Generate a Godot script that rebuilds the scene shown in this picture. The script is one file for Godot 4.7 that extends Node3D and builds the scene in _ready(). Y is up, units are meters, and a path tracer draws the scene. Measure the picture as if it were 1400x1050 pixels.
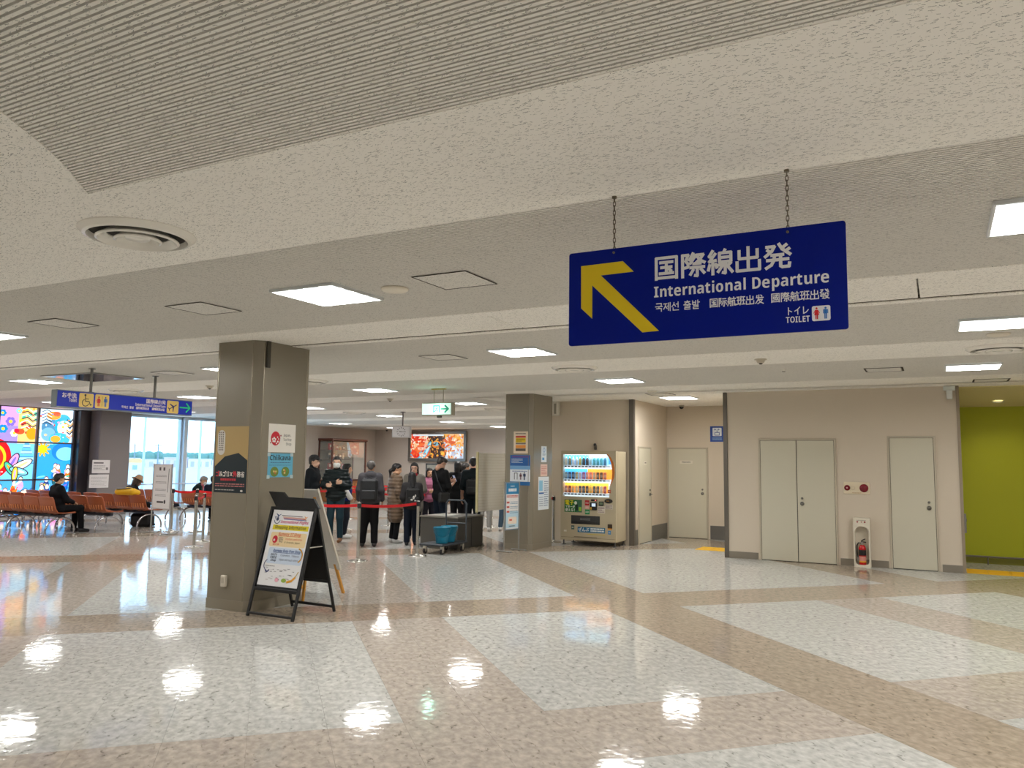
extends Node3D

const FLOOR_FRONT := 6.5
const CEIL := 2.95
const LEFT := -21.5
const BACK := -27.7
const RIGHT := 9.0

var rng := RandomNumberGenerator.new()
var mats := {}
var taken := {}
var tex := {}
var fonts := {}


func _ready() -> void:
	# ---- camera, sky, exposure
	var cam := Camera3D.new()
	cam.name = "camera"
	cam.fov = 51.634
	cam.near = 0.05
	cam.far = 3000.0
	cam.transform = Transform3D(Basis(Vector3.UP, deg_to_rad(28.13)) * Basis(Vector3.RIGHT, deg_to_rad(5.59)) * Basis(Vector3.BACK, deg_to_rad(0.73)), Vector3(0, 1.65, 0))
	add_child(cam)
	cam.current = true
	var env := Environment.new()
	env.background_mode = Environment.BG_SKY
	var sky := Sky.new()
	var ps := ProceduralSkyMaterial.new()
	ps.sky_top_color = Color(0.56, 0.79, 1.0)
	ps.sky_horizon_color = Color(0.77, 0.91, 1.0)
	ps.sky_curve = 0.12
	ps.sky_energy_multiplier = 1.7
	ps.ground_bottom_color = Color(0.45, 0.46, 0.47)
	ps.ground_horizon_color = Color(0.78, 0.82, 0.84)
	ps.sun_angle_max = 1.0
	sky.sky_material = ps
	env.sky = sky
	env.tonemap_mode = Environment.TONE_MAPPER_LINEAR
	env.tonemap_exposure = 1.33
	env.sdfgi_enabled = true
	env.ssao_enabled = true
	env.ssil_enabled = true
	var we := WorldEnvironment.new()
	we.name = "environment"
	we.environment = env
	add_child(we)
	rng.seed = 7
	make_textures()
	# ---- the lamps of the room come with their fittings; then structure, then things
	ceiling_lights()
	build_floor()
	build_ceiling()
	build_walls()
	build_doors()
	build_windows()
	build_outside()
	build_columns()
	build_ceiling_things()
	build_main_sign()
	build_hanging_sign()
	build_vending_machine()
	build_fire_things()
	build_column_notices()
	build_boards()
	build_queue()
	build_benches()
	build_back_area()
	build_people()


# ------------------------------------------------------------------ helpers
func numbered(called: String) -> String:
	if not taken.has(called):
		taken[called] = 0
		return called
	taken[called] += 1
	return "%s_%03d" % [called, taken[called]]


func lin(c: Color) -> Color:
	return c.srgb_to_linear()


func rgb(r: int, g: int, b: int) -> Color:
	return Color(r / 255.0, g / 255.0, b / 255.0)


func pm(c: Color, rough := 0.6, metal := 0.0, extra := {}) -> StandardMaterial3D:
	var key := "%s %s %s %s" % [c, rough, metal, extra]
	if mats.has(key):
		return mats[key]
	var m := StandardMaterial3D.new()
	m.albedo_color = c
	m.roughness = rough
	m.metallic = metal
	for k in extra:
		m.set(k, extra[k])
	mats[key] = m
	return m


func glow(c: Color, energy: float, base := Color(0.8, 0.8, 0.8)) -> StandardMaterial3D:
	return pm(base, 0.5, 0.0, {"emission_enabled": true, "emission": c, "emission_energy_multiplier": energy})


func sm() -> SurfaceTool:
	var s := SurfaceTool.new()
	s.begin(Mesh.PRIMITIVE_TRIANGLES)
	s.set_smooth_group(-1)
	return s


func face(s: SurfaceTool, pts: Array, out: Vector3) -> void:
	var n: Vector3 = (pts[1] - pts[0]).cross(pts[2] - pts[0])
	var flip := n.dot(out) > 0.0
	for i in range(1, pts.size() - 1):
		s.add_vertex(pts[0])
		s.add_vertex(pts[i + 1] if flip else pts[i])
		s.add_vertex(pts[i] if flip else pts[i + 1])


# a box with chamfered edges; r = 0 gives a plain one
func box(s: SurfaceTool, c: Vector3, size: Vector3, r := 0.0, b := Basis.IDENTITY) -> void:
	var h := size * 0.5
	var q := Vector3.ONE * minf(r, minf(h.x, minf(h.y, h.z)) * 0.9)
	for ax in 3:
		var u := (ax + 1) % 3
		var v := (ax + 2) % 3
		for sg in [-1.0, 1.0]:
			var pts := []
			for k in [[-1, -1], [1, -1], [1, 1], [-1, 1]]:
				var p := Vector3.ZERO
				p[ax] = sg * h[ax]
				p[u] = k[0] * (h[u] - q[u])
				p[v] = k[1] * (h[v] - q[v])
				pts.append(c + b * p)
			var o := Vector3.ZERO
			o[ax] = sg
			face(s, pts, b * o)
	if r <= 0.0:
		return
	for ax in 3:
		var u := (ax + 1) % 3
		var v := (ax + 2) % 3
		for su in [-1.0, 1.0]:
			for sv in [-1.0, 1.0]:
				var pts := []
				for k in [[-1, 0], [1, 0], [1, 1], [-1, 1]]:
					var p := Vector3.ZERO
					p[ax] = k[0] * (h[ax] - q[ax])
					p[u] = su * (h[u] if k[1] == 0 else h[u] - q[u])
					p[v] = sv * (h[v] - q[v] if k[1] == 0 else h[v])
					pts.append(c + b * p)
				var o := Vector3.ZERO
				o[u] = su
				o[v] = sv
				face(s, pts, b * o)
	for sx in [-1.0, 1.0]:
		for sy in [-1.0, 1.0]:
			for sz in [-1.0, 1.0]:
				var g := Vector3(sx, sy, sz)
				var i := (h - q) * g
				face(s, [c + b * Vector3(sx * h.x, i.y, i.z), c + b * Vector3(i.x, sy * h.y, i.z), c + b * Vector3(i.x, i.y, sz * h.z)], b * g)


func frame_of(a: Vector3, d: Vector3) -> Array:
	var up := Vector3.UP if absf(d.y) < 0.95 else Vector3.RIGHT
	var u := d.cross(up).normalized()
	return [u, u.cross(d).normalized()]


func cyl(s: SurfaceTool, a: Vector3, b: Vector3, ra: float, rb := -1.0, n := 12, caps := true) -> void:
	if rb < 0.0:
		rb = ra
	var d := (b - a).normalized()
	var f := frame_of(a, d)
	for i in n:
		var t0 := TAU * i / n
		var t1 := TAU * (i + 1) / n
		var e0: Vector3 = f[0] * cos(t0) + f[1] * sin(t0)
		var e1: Vector3 = f[0] * cos(t1) + f[1] * sin(t1)
		s.set_smooth_group(1)
		face(s, [a + e0 * ra, a + e1 * ra, b + e1 * rb, b + e0 * rb] if rb > 0.0 and ra > 0.0 else ([a + e0 * ra, a + e1 * ra, b] if rb <= 0.0 else [a, b + e1 * rb, b + e0 * rb]), e0 + e1)
		s.set_smooth_group(-1)
		if caps:
			if ra > 0.0:
				face(s, [a, a + e0 * ra, a + e1 * ra], -d)
			if rb > 0.0:
				face(s, [b, b + e0 * rb, b + e1 * rb], d)


# prof: points (radius, height) round the local y axis
func lathe(s: SurfaceTool, prof: Array, xf := Transform3D.IDENTITY, n := 24, smooth := true) -> void:
	for k in range(prof.size() - 1):
		var p: Vector2 = prof[k]
		var q: Vector2 = prof[k + 1]
		var o := Vector2(q.y - p.y, p.x - q.x)
		for i in n:
			var c0 := Vector3(cos(TAU * i / n), 0, sin(TAU * i / n))
			var c1 := Vector3(cos(TAU * (i + 1) / n), 0, sin(TAU * (i + 1) / n))
			var out := (c0 + c1).normalized() * o.x + Vector3.UP * o.y
			var pts := []
			for t in [[c0, p], [c1, p], [c1, q], [c0, q]]:
				var w: Vector3 = xf * (t[0] * t[1].x + Vector3.UP * t[1].y)
				if pts.is_empty() or (not w.is_equal_approx(pts[-1]) and not w.is_equal_approx(pts[0])):
					pts.append(w)
			s.set_smooth_group(2 + k if not smooth else 1)
			if pts.size() >= 3:
				face(s, pts, xf.basis * out)
	s.set_smooth_group(-1)


func tube(s: SurfaceTool, pts: Array, r: float, n := 8) -> void:
	for i in range(pts.size() - 1):
		cyl(s, pts[i], pts[i + 1], r, r, n, i == 0 or i == pts.size() - 2)
	for i in range(1, pts.size() - 1):
		ball(s, pts[i], Vector3.ONE * r * 1.02, n, 4)


func ball(s: SurfaceTool, c: Vector3, r: Vector3, n := 12, rings := 8, b := Basis.IDENTITY) -> void:
	var prof := []
	for i in rings + 1:
		var t := PI * i / rings - PI / 2
		prof.append(Vector2(cos(t) if i > 0 and i < rings else 0.0, sin(t)))
	lathe(s, prof, Transform3D(b * Basis.from_scale(r), c), n)


# a flat outline (x, y) pulled from z0 to z1
func prism(s: SurfaceTool, poly: Array, z0: float, z1: float, xf := Transform3D.IDENTITY, smooth := false) -> void:
	var pp := PackedVector2Array(poly)
	if Geometry2D.is_polygon_clockwise(pp):
		pp.reverse()
	var ix := Geometry2D.triangulate_polygon(pp)
	for k in range(0, ix.size(), 3):
		for z in [z0, z1]:
			var t := []
			for j in 3:
				t.append(xf * Vector3(pp[ix[k + j]].x, pp[ix[k + j]].y, z))
			face(s, t, xf.basis * Vector3(0, 0, 1 if z == maxf(z0, z1) else -1))
	for i in pp.size():
		var a := pp[i]
		var b := pp[(i + 1) % pp.size()]
		s.set_smooth_group(3 if smooth else -1)
		face(s, [xf * Vector3(a.x, a.y, z0), xf * Vector3(b.x, b.y, z0), xf * Vector3(b.x, b.y, z1), xf * Vector3(a.x, a.y, z1)], xf.basis * Vector3(b.y - a.y, a.x - b.x, 0))
	s.set_smooth_group(-1)


func rounded(w: float, h: float, r: float, c := Vector2.ZERO, n := 4) -> Array:
	var out := []
	for k in 4:
		var o := Vector2([1, -1, -1, 1][k] * (w / 2 - r), [1, 1, -1, -1][k] * (h / 2 - r))
		for i in n + 1:
			var t := PI / 2 * (k + float(i) / n)
			out.append(c + o + Vector2(cos(t), sin(t)) * r)
	return out


func obj(called: String, s: SurfaceTool, m: Material, parent: Node = null) -> MeshInstance3D:
	s.generate_normals()
	return place_mesh(called, s.commit(), m, parent)


func place_mesh(called: String, mesh: Mesh, m: Material, parent: Node = null) -> MeshInstance3D:
	var o := MeshInstance3D.new()
	o.mesh = mesh
	o.material_override = m
	if parent == null:
		o.name = numbered(called)
		add_child(o)
	else:
		o.name = called
		parent.add_child(o, true)
	return o


func thing(called: String, label: String, category: String, at := Vector3.ZERO, turn := 0.0, group := "") -> Node3D:
	var o := Node3D.new()
	o.name = numbered(called)
	add_child(o)
	o.position = at
	o.rotation.y = deg_to_rad(turn)
	return tag(o, label, category, group)


func tag(o: Node3D, label: String, category: String, group := "") -> Node3D:
	if label != "":
		o.set_meta("label", label)
	if category != "":
		o.set_meta("category", category)
	if group != "":
		o.set_meta("group", group)
	return o


func struct(o: Node3D, label := "") -> Node3D:
	o.set_meta("kind", "structure")
	if label != "":
		o.set_meta("label", label)
	return o


func copy_of(o: Node3D, called: String, at: Vector3, turn: float, label: String, group := "") -> Node3D:
	var c: Node3D = o.duplicate()
	c.name = numbered(called)
	add_child(c)
	c.position = at
	c.rotation.y = deg_to_rad(turn)
	c.set_meta("label", label)
	if group != "":
		c.set_meta("group", group)
	return c


# ------------------------------------------------------------------ flat print: vertex-coloured shapes a fraction of a millimetre proud
class Ink:
	var s: SurfaceTool
	var z := 0.0006
	var off := 0.0
	var turn := 0
	var host

	func _init(h) -> void:
		host = h
		s = SurfaceTool.new()
		s.begin(Mesh.PRIMITIVE_TRIANGLES)

	func lift() -> void:
		z += 0.001

	# neighbouring strokes lie a few hundredths of a millimetre apart so that none coincide
	func step() -> void:
		turn = (turn + 5) % 16
		off = turn * 0.00005

	func tri(a: Vector2, b: Vector2, c: Vector2, col: Color) -> void:
		var flip := (b - a).cross(c - a) > 0.0
		for p in ([a, c, b] if flip else [a, b, c]):
			s.set_color(col)
			s.set_normal(Vector3(0, 0, 1))
			s.add_vertex(Vector3(p.x, p.y, z + off))

	func poly(pts: Array, c: Color) -> void:
		step()
		var col := c.srgb_to_linear()
		var pp := PackedVector2Array(pts)
		var ix := Geometry2D.triangulate_polygon(pp)
		for k in range(0, ix.size(), 3):
			tri(pp[ix[k]], pp[ix[k + 1]], pp[ix[k + 2]], col)

	func rect(x: float, y: float, w: float, h: float, c: Color) -> void:
		poly([Vector2(x, y), Vector2(x + w, y), Vector2(x + w, y + h), Vector2(x, y + h)], c)

	func rrect(x: float, y: float, w: float, h: float, r: float, c: Color) -> void:
		poly(host.rounded(w, h, r, Vector2(x + w / 2, y + h / 2)), c)

	func disc(cx: float, cy: float, rx: float, ry: float, c: Color, n := 20) -> void:
		var pts := []
		for i in n:
			pts.append(Vector2(cx + cos(TAU * i / n) * rx, cy + sin(TAU * i / n) * ry))
		poly(pts, c)

	func line(pts: Array, w: float, c: Color) -> void:
		var col := c.srgb_to_linear()
		for i in range(pts.size() - 1):
			step()
			var a: Vector2 = pts[i]
			var b: Vector2 = pts[i + 1]
			var d := (b - a).normalized() * w * 0.5
			var n := Vector2(-d.y, d.x)
			var ext := d * 0.55
			var q := [a - ext + n, b + ext + n, b + ext - n, a - ext - n]
			tri(q[0], q[1], q[2], col)
			tri(q[0], q[2], q[3], col)

	func arc(cx: float, cy: float, r: float, t0: float, t1: float, w: float, c: Color, n := 12) -> void:
		var pts := []
		for i in n + 1:
			var t := deg_to_rad(lerpf(t0, t1, float(i) / n))
			pts.append(Vector2(cx + cos(t) * r, cy + sin(t) * r))
		line(pts, w, c)

	# latin lettering: baseline-left at (x, y), capital height h, fitted to width w when given
	func text(t: String, x: float, y: float, h: float, c: Color, w := 0.0, bold := true, slant := 0.0) -> void:
		var col := c.srgb_to_linear()
		var tm := TextMesh.new()
		tm.font = host.font(bold)
		tm.text = t
		tm.font_size = 64
		tm.pixel_size = 0.01
		tm.depth = 0.0
		tm.curve_step = 2.0
		tm.horizontal_alignment = HORIZONTAL_ALIGNMENT_LEFT
		tm.vertical_alignment = VERTICAL_ALIGNMENT_BOTTOM
		var a := tm.surface_get_arrays(0)
		var vs: PackedVector3Array = a[0]
		var ix: PackedInt32Array = a[12]
		var x0 := 1e9
		var x1 := -1e9
		for v in vs:
			x0 = minf(x0, v.x)
			x1 = maxf(x1, v.x)
		var ky := h / 0.46
		var kx := ky if w <= 0.0 else w / maxf(x1 - x0, 1e-4)
		for k in range(0, ix.size(), 3):
			var p := []
			for j in 3:
				var v := vs[ix[k + j]]
				var yy := (v.y - 0.16) * ky
				p.append(Vector2(x + (v.x - x0) * kx + yy * slant, y + yy))
			tri(p[0], p[1], p[2], col)

	# characters drawn by their strokes, each in a cell of cw x h, top-left at (x, y + h)
	func strokes(t: String, x: float, y: float, cw: float, h: float, c: Color, weight := 0.11, gap := 0.06) -> void:
		for i in t.length():
			var ch := t[i]
			if host.GLYPHS.has(ch):
				for st in host.GLYPHS[ch]:
					var pts := []
					for j in range(0, st.size(), 2):
						pts.append(Vector2(x + i * cw * (1 + gap) + st[j] * 0.01 * cw, y + h - st[j + 1] * 0.01 * h))
					line(pts, weight * minf(cw, h), c)

	# rows of unreadably small print
	func small_print(x: float, y: float, w: float, h: float, rows: int, c: Color, fill := 0.45) -> void:
		for k in rows:
			var px := x
			var yy := y + h - (k + 0.75) * h / rows
			var end: float = x + w * (1.0 if k % 3 != 2 else host.rng.randf_range(0.5, 0.9))
			while px < end:
				var l: float = minf(host.rng.randf_range(0.04, 0.14) * w, end - px)
				rect(px, yy, l, fill * h / rows, c)
				px += l + 0.02 * w

	func done(called: String, parent: Node3D, rough := 0.5) -> MeshInstance3D:
		return host.place_mesh(called, s.commit(), host.pm(Color.WHITE, rough, 0.0, {"vertex_color_use_as_albedo": true}), parent)


func font(bold: bool) -> Font:
	if not fonts.has(bold):
		var f := SystemFont.new()
		f.font_names = PackedStringArray(["Droid Sans"])
		f.font_weight = 700 if bold else 400
		fonts[bold] = f
	return fonts[bold]


# a sheet of paper or card facing local +z, its lower left corner at the origin of its Ink
func sheet(called: String, label: String, category: String, at: Vector3, turn: float, w: float, h: float, c: Color, thick := 0.002, group := "", rough := 0.5) -> Array:
	var t := thing(called, label, category, at, turn, group)
	var s := sm()
	box(s, Vector3(w / 2, h / 2, thick / 2), Vector3(w, h, thick))
	obj("sheet", s, pm(c, rough), t)
	var ink := Ink.new(self)
	ink.z = thick + 0.0006
	return [t, ink]


const GLYPHS := {
	"国": [[8, 8, 8, 97], [8, 8, 92, 8, 92, 97], [8, 91, 92, 91], [24, 27, 76, 27], [28, 48, 72, 48], [22, 73, 78, 73], [50, 27, 50, 73], [60, 56, 70, 65]],
	"際": [[9, 6, 9, 98], [9, 8, 32, 8, 22, 32, 32, 46, 30, 58, 18, 60], [52, 2, 36, 30], [48, 12, 62, 12, 40, 44], [46, 18, 56, 26], [66, 11, 92, 11, 80, 28, 64, 42], [68, 16, 80, 34, 98, 44], [52, 46, 82, 46], [40, 61, 96, 61], [68, 61, 68, 96, 58, 94], [52, 70, 40, 90], [82, 69, 96, 87]],
	"線": [[22, 2, 8, 24, 22, 31], [32, 14, 8, 46, 34, 42], [22, 46, 22, 98], [10, 58, 4, 80], [32, 56, 38, 72], [70, 1, 64, 13], [48, 14, 48, 50], [48, 14, 92, 14, 92, 50], [48, 32, 92, 32], [48, 50, 92, 50], [70, 50, 70, 96, 60, 93], [42, 62, 62, 62, 42, 90], [92, 56, 78, 68], [74, 62, 98, 94]],
	"出": [[50, 2, 50, 94], [16, 14, 16, 46, 84, 46, 84, 14], [8, 58, 8, 94, 92, 94, 92, 58]],
	"発": [[10, 12, 40, 12, 30, 30, 5, 50], [14, 24, 24, 33], [56, 3, 68, 24, 97, 48], [84, 8, 68, 20], [94, 24, 78, 35], [28, 46, 72, 46], [12, 65, 90, 65], [40, 46, 38, 66, 28, 84, 8, 96], [62, 46, 62, 90, 68, 94, 92, 94, 94, 80]],
	"국": [[16, 8, 82, 8, 80, 34], [4, 42, 96, 42], [50, 42, 50, 62], [16, 64, 82, 64, 82, 98]],
	"제": [[6, 16, 50, 16], [30, 16, 26, 46, 6, 76], [30, 46, 52, 72], [50, 44, 66, 44], [68, 8, 68, 92], [90, 4, 90, 98]],
	"선": [[34, 8, 30, 30, 6, 56], [34, 28, 56, 54], [60, 28, 84, 28], [86, 4, 86, 66], [22, 66, 22, 94, 92, 94]],
	"출": [[50, 0, 50, 10], [16, 13, 84, 13], [50, 13, 20, 34], [50, 17, 80, 34], [4, 45, 96, 45], [50, 45, 50, 57], [18, 60, 82, 60, 82, 77, 18, 77, 18, 95, 86, 95]],
	"발": [[12, 6, 12, 48, 50, 48, 50, 6], [12, 26, 50, 26], [76, 2, 76, 52], [76, 26, 98, 26], [20, 60, 78, 60, 78, 77, 20, 77, 20, 96, 84, 96]],
	"际": [[9, 6, 9, 98], [9, 8, 32, 8, 22, 32, 32, 46, 30, 58, 18, 60], [48, 14, 90, 14], [40, 38, 98, 38], [68, 38, 68, 96, 58, 92], [50, 54, 40, 80], [84, 52, 96, 78]],
	"航": [[26, 2, 18, 14], [12, 14, 12, 60, 4, 96], [12, 14, 42, 14, 42, 96, 34, 94], [2, 52, 52, 52], [26, 24, 28, 36], [26, 62, 28, 76], [74, 2, 76, 14], [54, 20, 98, 20], [62, 96, 62, 38, 84, 38, 84, 92, 98, 92, 98, 78]],
	"班": [[4, 10, 36, 10], [6, 46, 34, 46], [2, 88, 38, 82], [20, 10, 20, 86], [42, 24, 44, 44], [52, 4, 52, 60, 40, 96], [62, 10, 98, 10], [64, 46, 96, 46], [58, 88, 100, 88], [80, 10, 80, 88]],
	"发": [[24, 8, 18, 34, 96, 34], [46, 4, 40, 48, 8, 94], [66, 6, 80, 22], [38, 54, 84, 54, 66, 80, 30, 98], [42, 58, 62, 82, 96, 98]],
	"國": [[8, 8, 8, 97], [8, 8, 92, 8, 92, 97], [8, 91, 92, 91], [20, 28, 80, 28], [26, 42, 50, 42, 50, 58, 26, 58, 26, 42], [20, 74, 54, 70], [58, 18, 64, 50, 82, 78], [80, 44, 58, 76], [70, 17, 78, 24]],
	"發": [[10, 6, 36, 6, 26, 22, 4, 36], [14, 16, 22, 22], [58, 2, 68, 16, 96, 36], [84, 4, 68, 14], [92, 16, 76, 25], [10, 42, 42, 42, 42, 57, 12, 57, 10, 73, 44, 73, 40, 96, 26, 92], [60, 40, 58, 54, 50, 62], [60, 42, 82, 42, 82, 56, 94, 56], [54, 70, 88, 70, 74, 88, 50, 98], [60, 74, 74, 88, 98, 98]],
	"ト": [[36, 4, 36, 96], [36, 38, 80, 60]],
	"イ": [[82, 6, 50, 36, 12, 54], [54, 34, 54, 96]],
	"レ": [[24, 6, 24, 90, 60, 74, 88, 44]],
	"お": [[8, 28, 58, 28], [32, 6, 32, 86, 22, 90, 10, 80, 16, 66, 50, 52, 76, 56, 86, 70, 78, 86, 54, 92], [70, 18, 90, 34]],
	"手": [[80, 8, 20, 16], [12, 36, 88, 36], [4, 58, 96, 58], [50, 14, 50, 94, 36, 90]],
	"洗": [[8, 8, 22, 20], [4, 34, 18, 46], [6, 96, 24, 64], [44, 10, 34, 34], [40, 24, 90, 24], [62, 4, 62, 50], [30, 50, 98, 50], [52, 50, 50, 72, 32, 96], [72, 50, 72, 92, 96, 92, 98, 78]],
	"電": [[14, 6, 86, 6], [6, 34, 6, 20, 94, 20, 94, 34], [50, 6, 50, 46], [20, 32, 38, 32], [62, 32, 80, 32], [18, 52, 82, 52, 82, 84, 18, 84, 18, 52], [18, 68, 82, 68], [50, 52, 50, 95, 96, 95, 96, 86]],
	"子": [[16, 10, 80, 10, 52, 36, 52, 94, 36, 92], [4, 52, 96, 52]],
	"マ": [[10, 18, 88, 18, 50, 66], [34, 50, 66, 86]],
	"ネ": [[48, 2, 54, 14], [16, 24, 80, 24, 12, 70], [48, 52, 48, 98], [60, 52, 88, 72]],
	"ー": [[8, 50, 92, 50]],
	"が": [[6, 32, 62, 30, 64, 60, 54, 92, 42, 86], [34, 8, 26, 60, 8, 90], [74, 28, 88, 58], [80, 4, 86, 14], [92, 2, 98, 12]],
	"使": [[26, 4, 6, 50], [18, 30, 18, 98], [34, 16, 98, 16], [42, 30, 90, 30, 90, 56, 42, 56, 42, 30], [66, 4, 66, 60, 52, 84, 32, 98], [42, 66, 60, 84, 98, 98]],
	"え": [[36, 6, 60, 14], [22, 34, 72, 34, 12, 92], [42, 62, 56, 64, 62, 90, 92, 90]],
	"る": [[22, 10, 72, 10, 18, 60, 46, 44, 76, 50, 84, 72, 66, 94, 40, 92, 38, 78, 56, 76, 62, 90]],
	"ぜ": [[6, 42, 92, 36], [66, 10, 66, 60, 58, 64], [26, 16, 26, 78, 36, 90, 78, 90], [82, 4, 88, 14], [94, 2, 100, 12]],
	"ん": [[46, 6, 10, 92, 32, 54, 46, 56, 54, 90, 72, 90, 92, 58]],
	"ぶ": [[36, 8, 54, 16, 44, 34, 56, 58, 44, 86, 28, 76], [14, 56, 8, 84], [72, 46, 88, 78], [80, 12, 86, 22], [92, 8, 98, 18]],
	"ゴ": [[12, 26, 78, 26, 78, 86], [10, 86, 78, 86], [82, 4, 88, 14], [94, 2, 100, 12]],
	"ル": [[28, 14, 28, 54, 8, 88], [58, 10, 58, 88, 96, 54]],
	"外": [[26, 2, 6, 40], [24, 20, 50, 20, 40, 60, 8, 96], [20, 44, 38, 58], [70, 2, 70, 98], [72, 40, 98, 58]],
	"務": [[8, 10, 44, 10, 26, 30], [16, 24, 34, 36], [4, 44, 46, 44, 38, 56], [26, 44, 26, 96, 16, 92], [24, 56, 4, 82], [62, 4, 50, 30], [58, 16, 94, 16], [86, 16, 70, 44, 50, 56], [60, 24, 74, 42, 98, 56], [50, 68, 90, 68, 86, 96, 74, 94], [72, 58, 66, 80, 48, 98]],
	"省": [[50, 2, 50, 26], [24, 10, 10, 30], [76, 10, 92, 26], [70, 20, 40, 40, 6, 52], [28, 48, 80, 48, 80, 97, 28, 97, 28, 48], [28, 64, 80, 64], [28, 80, 80, 80]],
	"免": [[40, 2, 12, 34], [34, 14, 66, 14, 54, 30], [18, 32, 84, 32, 84, 58, 18, 58, 18, 32], [50, 32, 48, 58], [44, 58, 36, 80, 6, 96], [58, 58, 58, 92, 94, 92, 96, 76]],
	"税": [[36, 6, 8, 16], [4, 34, 44, 34], [24, 14, 24, 98], [24, 38, 6, 74], [28, 42, 42, 60], [60, 4, 68, 16], [88, 4, 80, 16], [56, 24, 92, 24, 92, 50, 56, 50, 56, 24], [66, 50, 62, 78, 46, 96], [80, 50, 80, 92, 98, 92, 98, 78]],
	"店": [[50, 2, 50, 14], [10, 16, 96, 16], [14, 16, 14, 60, 4, 96], [54, 26, 54, 58], [54, 40, 90, 40], [30, 60, 86, 60, 86, 95, 30, 95, 30, 60]],
}


# ------------------------------------------------------------------ textures
func make_textures() -> void:
	# acoustic board: pale with short dark fissures
	var n := 1024
	var im := Image.create_empty(n, n, false, Image.FORMAT_RGB8)
	im.fill(Color.WHITE)
	for k in 5200:
		var x := rng.randf() * n
		var y := rng.randf() * n
		var len := int(rng.randf_range(4, 18)) if k % 3 else 2
		var a := rng.randfn(0.0, 0.35)
		var v := rng.randf_range(0.12, 0.6)
		for i in len:
			im.set_pixel(posmod(int(x), n), posmod(int(y), n), Color(v, v, v * 0.96))
			if i % 4 == 1 and v < 0.45:
				im.set_pixel(posmod(int(x), n), posmod(int(y) + 1, n), Color(v, v, v) * 1.3)
			a += rng.randfn(0.0, 0.25)
			a *= 0.85
			x += cos(a)
			y += sin(a)
	im.generate_mipmaps()
	tex.board = ImageTexture.create_from_image(im)
	# vinyl marble: clouds and short dark wisps
	n = 640
	var f := FastNoiseLite.new()
	f.seed = 3
	f.noise_type = FastNoiseLite.TYPE_SIMPLEX_SMOOTH
	f.frequency = 0.022
	f.fractal_octaves = 5
	f.fractal_gain = 0.52
	var cloud := f.get_seamless_image(int(n / 1.5), n)
	cloud.resize(n, n, Image.INTERPOLATE_CUBIC)
	f.seed = 11
	f.frequency = 0.0095
	f.fractal_type = FastNoiseLite.FRACTAL_RIDGED
	f.fractal_octaves = 4
	f.fractal_gain = 0.5
	f.domain_warp_enabled = true
	f.domain_warp_amplitude = 34.0
	f.domain_warp_frequency = 0.018
	var wisp := f.get_seamless_image(int(n / 2.2), n)
	wisp.resize(n, n, Image.INTERPOLATE_CUBIC)
	f.seed = 23
	f.frequency = 0.02
	f.fractal_type = FastNoiseLite.FRACTAL_FBM
	var gate := f.get_seamless_image(n, n)
	cloud.convert(Image.FORMAT_L8)
	wisp.convert(Image.FORMAT_L8)
	gate.convert(Image.FORMAT_L8)
	var cd := cloud.get_data()
	var wd := wisp.get_data()
	var gd := gate.get_data()
	var out := PackedByteArray()
	out.resize(n * n * 3)
	for i in n * n:
		var c := 0.90 + 0.10 * (cd[i] / 255.0 - 0.5) * 2.0
		var w := clampf((wd[i] / 255.0 - 0.72) / 0.2, 0.0, 1.0) * clampf((gd[i] / 255.0 - 0.40) * 3.5, 0.0, 1.0)
		c = clampf(c * (1.0 - 0.32 * w), 0.0, 1.0)
		out[i * 3] = int(c * 255)
		out[i * 3 + 1] = int(c * 254)
		out[i * 3 + 2] = int(c * (252 - 6 * w))
	im = Image.create_from_data(n, n, false, Image.FORMAT_RGB8, out)
	tex.marble = ImageTexture.create_from_image(im)
	# slow waviness of the polish
	f = FastNoiseLite.new()
	f.seed = 5
	f.frequency = 0.03
	f.fractal_octaves = 2
	im = f.get_seamless_image(256, 256)
	im.convert(Image.FORMAT_RGB8)
	im.bump_map_to_normal_map(1.0)
	tex.wave = ImageTexture.create_from_image(im)
	# fine grain of vinyl wallpaper
	f.frequency = 0.25
	im = f.get_seamless_image(256, 256)
	im.convert(Image.FORMAT_RGB8)
	im.bump_map_to_normal_map(2.0)
	tex.grain = ImageTexture.create_from_image(im)


func board_mat(c: Color) -> StandardMaterial3D:
	return pm(c, 0.95, 0.0, {"albedo_texture": tex.board, "uv1_triplanar": true, "uv1_world_triplanar": true, "uv1_scale": Vector3.ONE / 1.15})


func wall_mat(c: Color) -> StandardMaterial3D:
	return pm(c, 0.75, 0.0, {"normal_enabled": true, "normal_texture": tex.grain, "normal_scale": 0.25, "uv1_triplanar": true, "uv1_world_triplanar": true, "uv1_scale": Vector3.ONE * 2.5})


func nth(k: int) -> String:
	return ["first", "second", "third", "fourth", "fifth", "sixth", "seventh", "eighth", "ninth", "tenth", "eleventh", "twelfth"][k]


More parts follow.
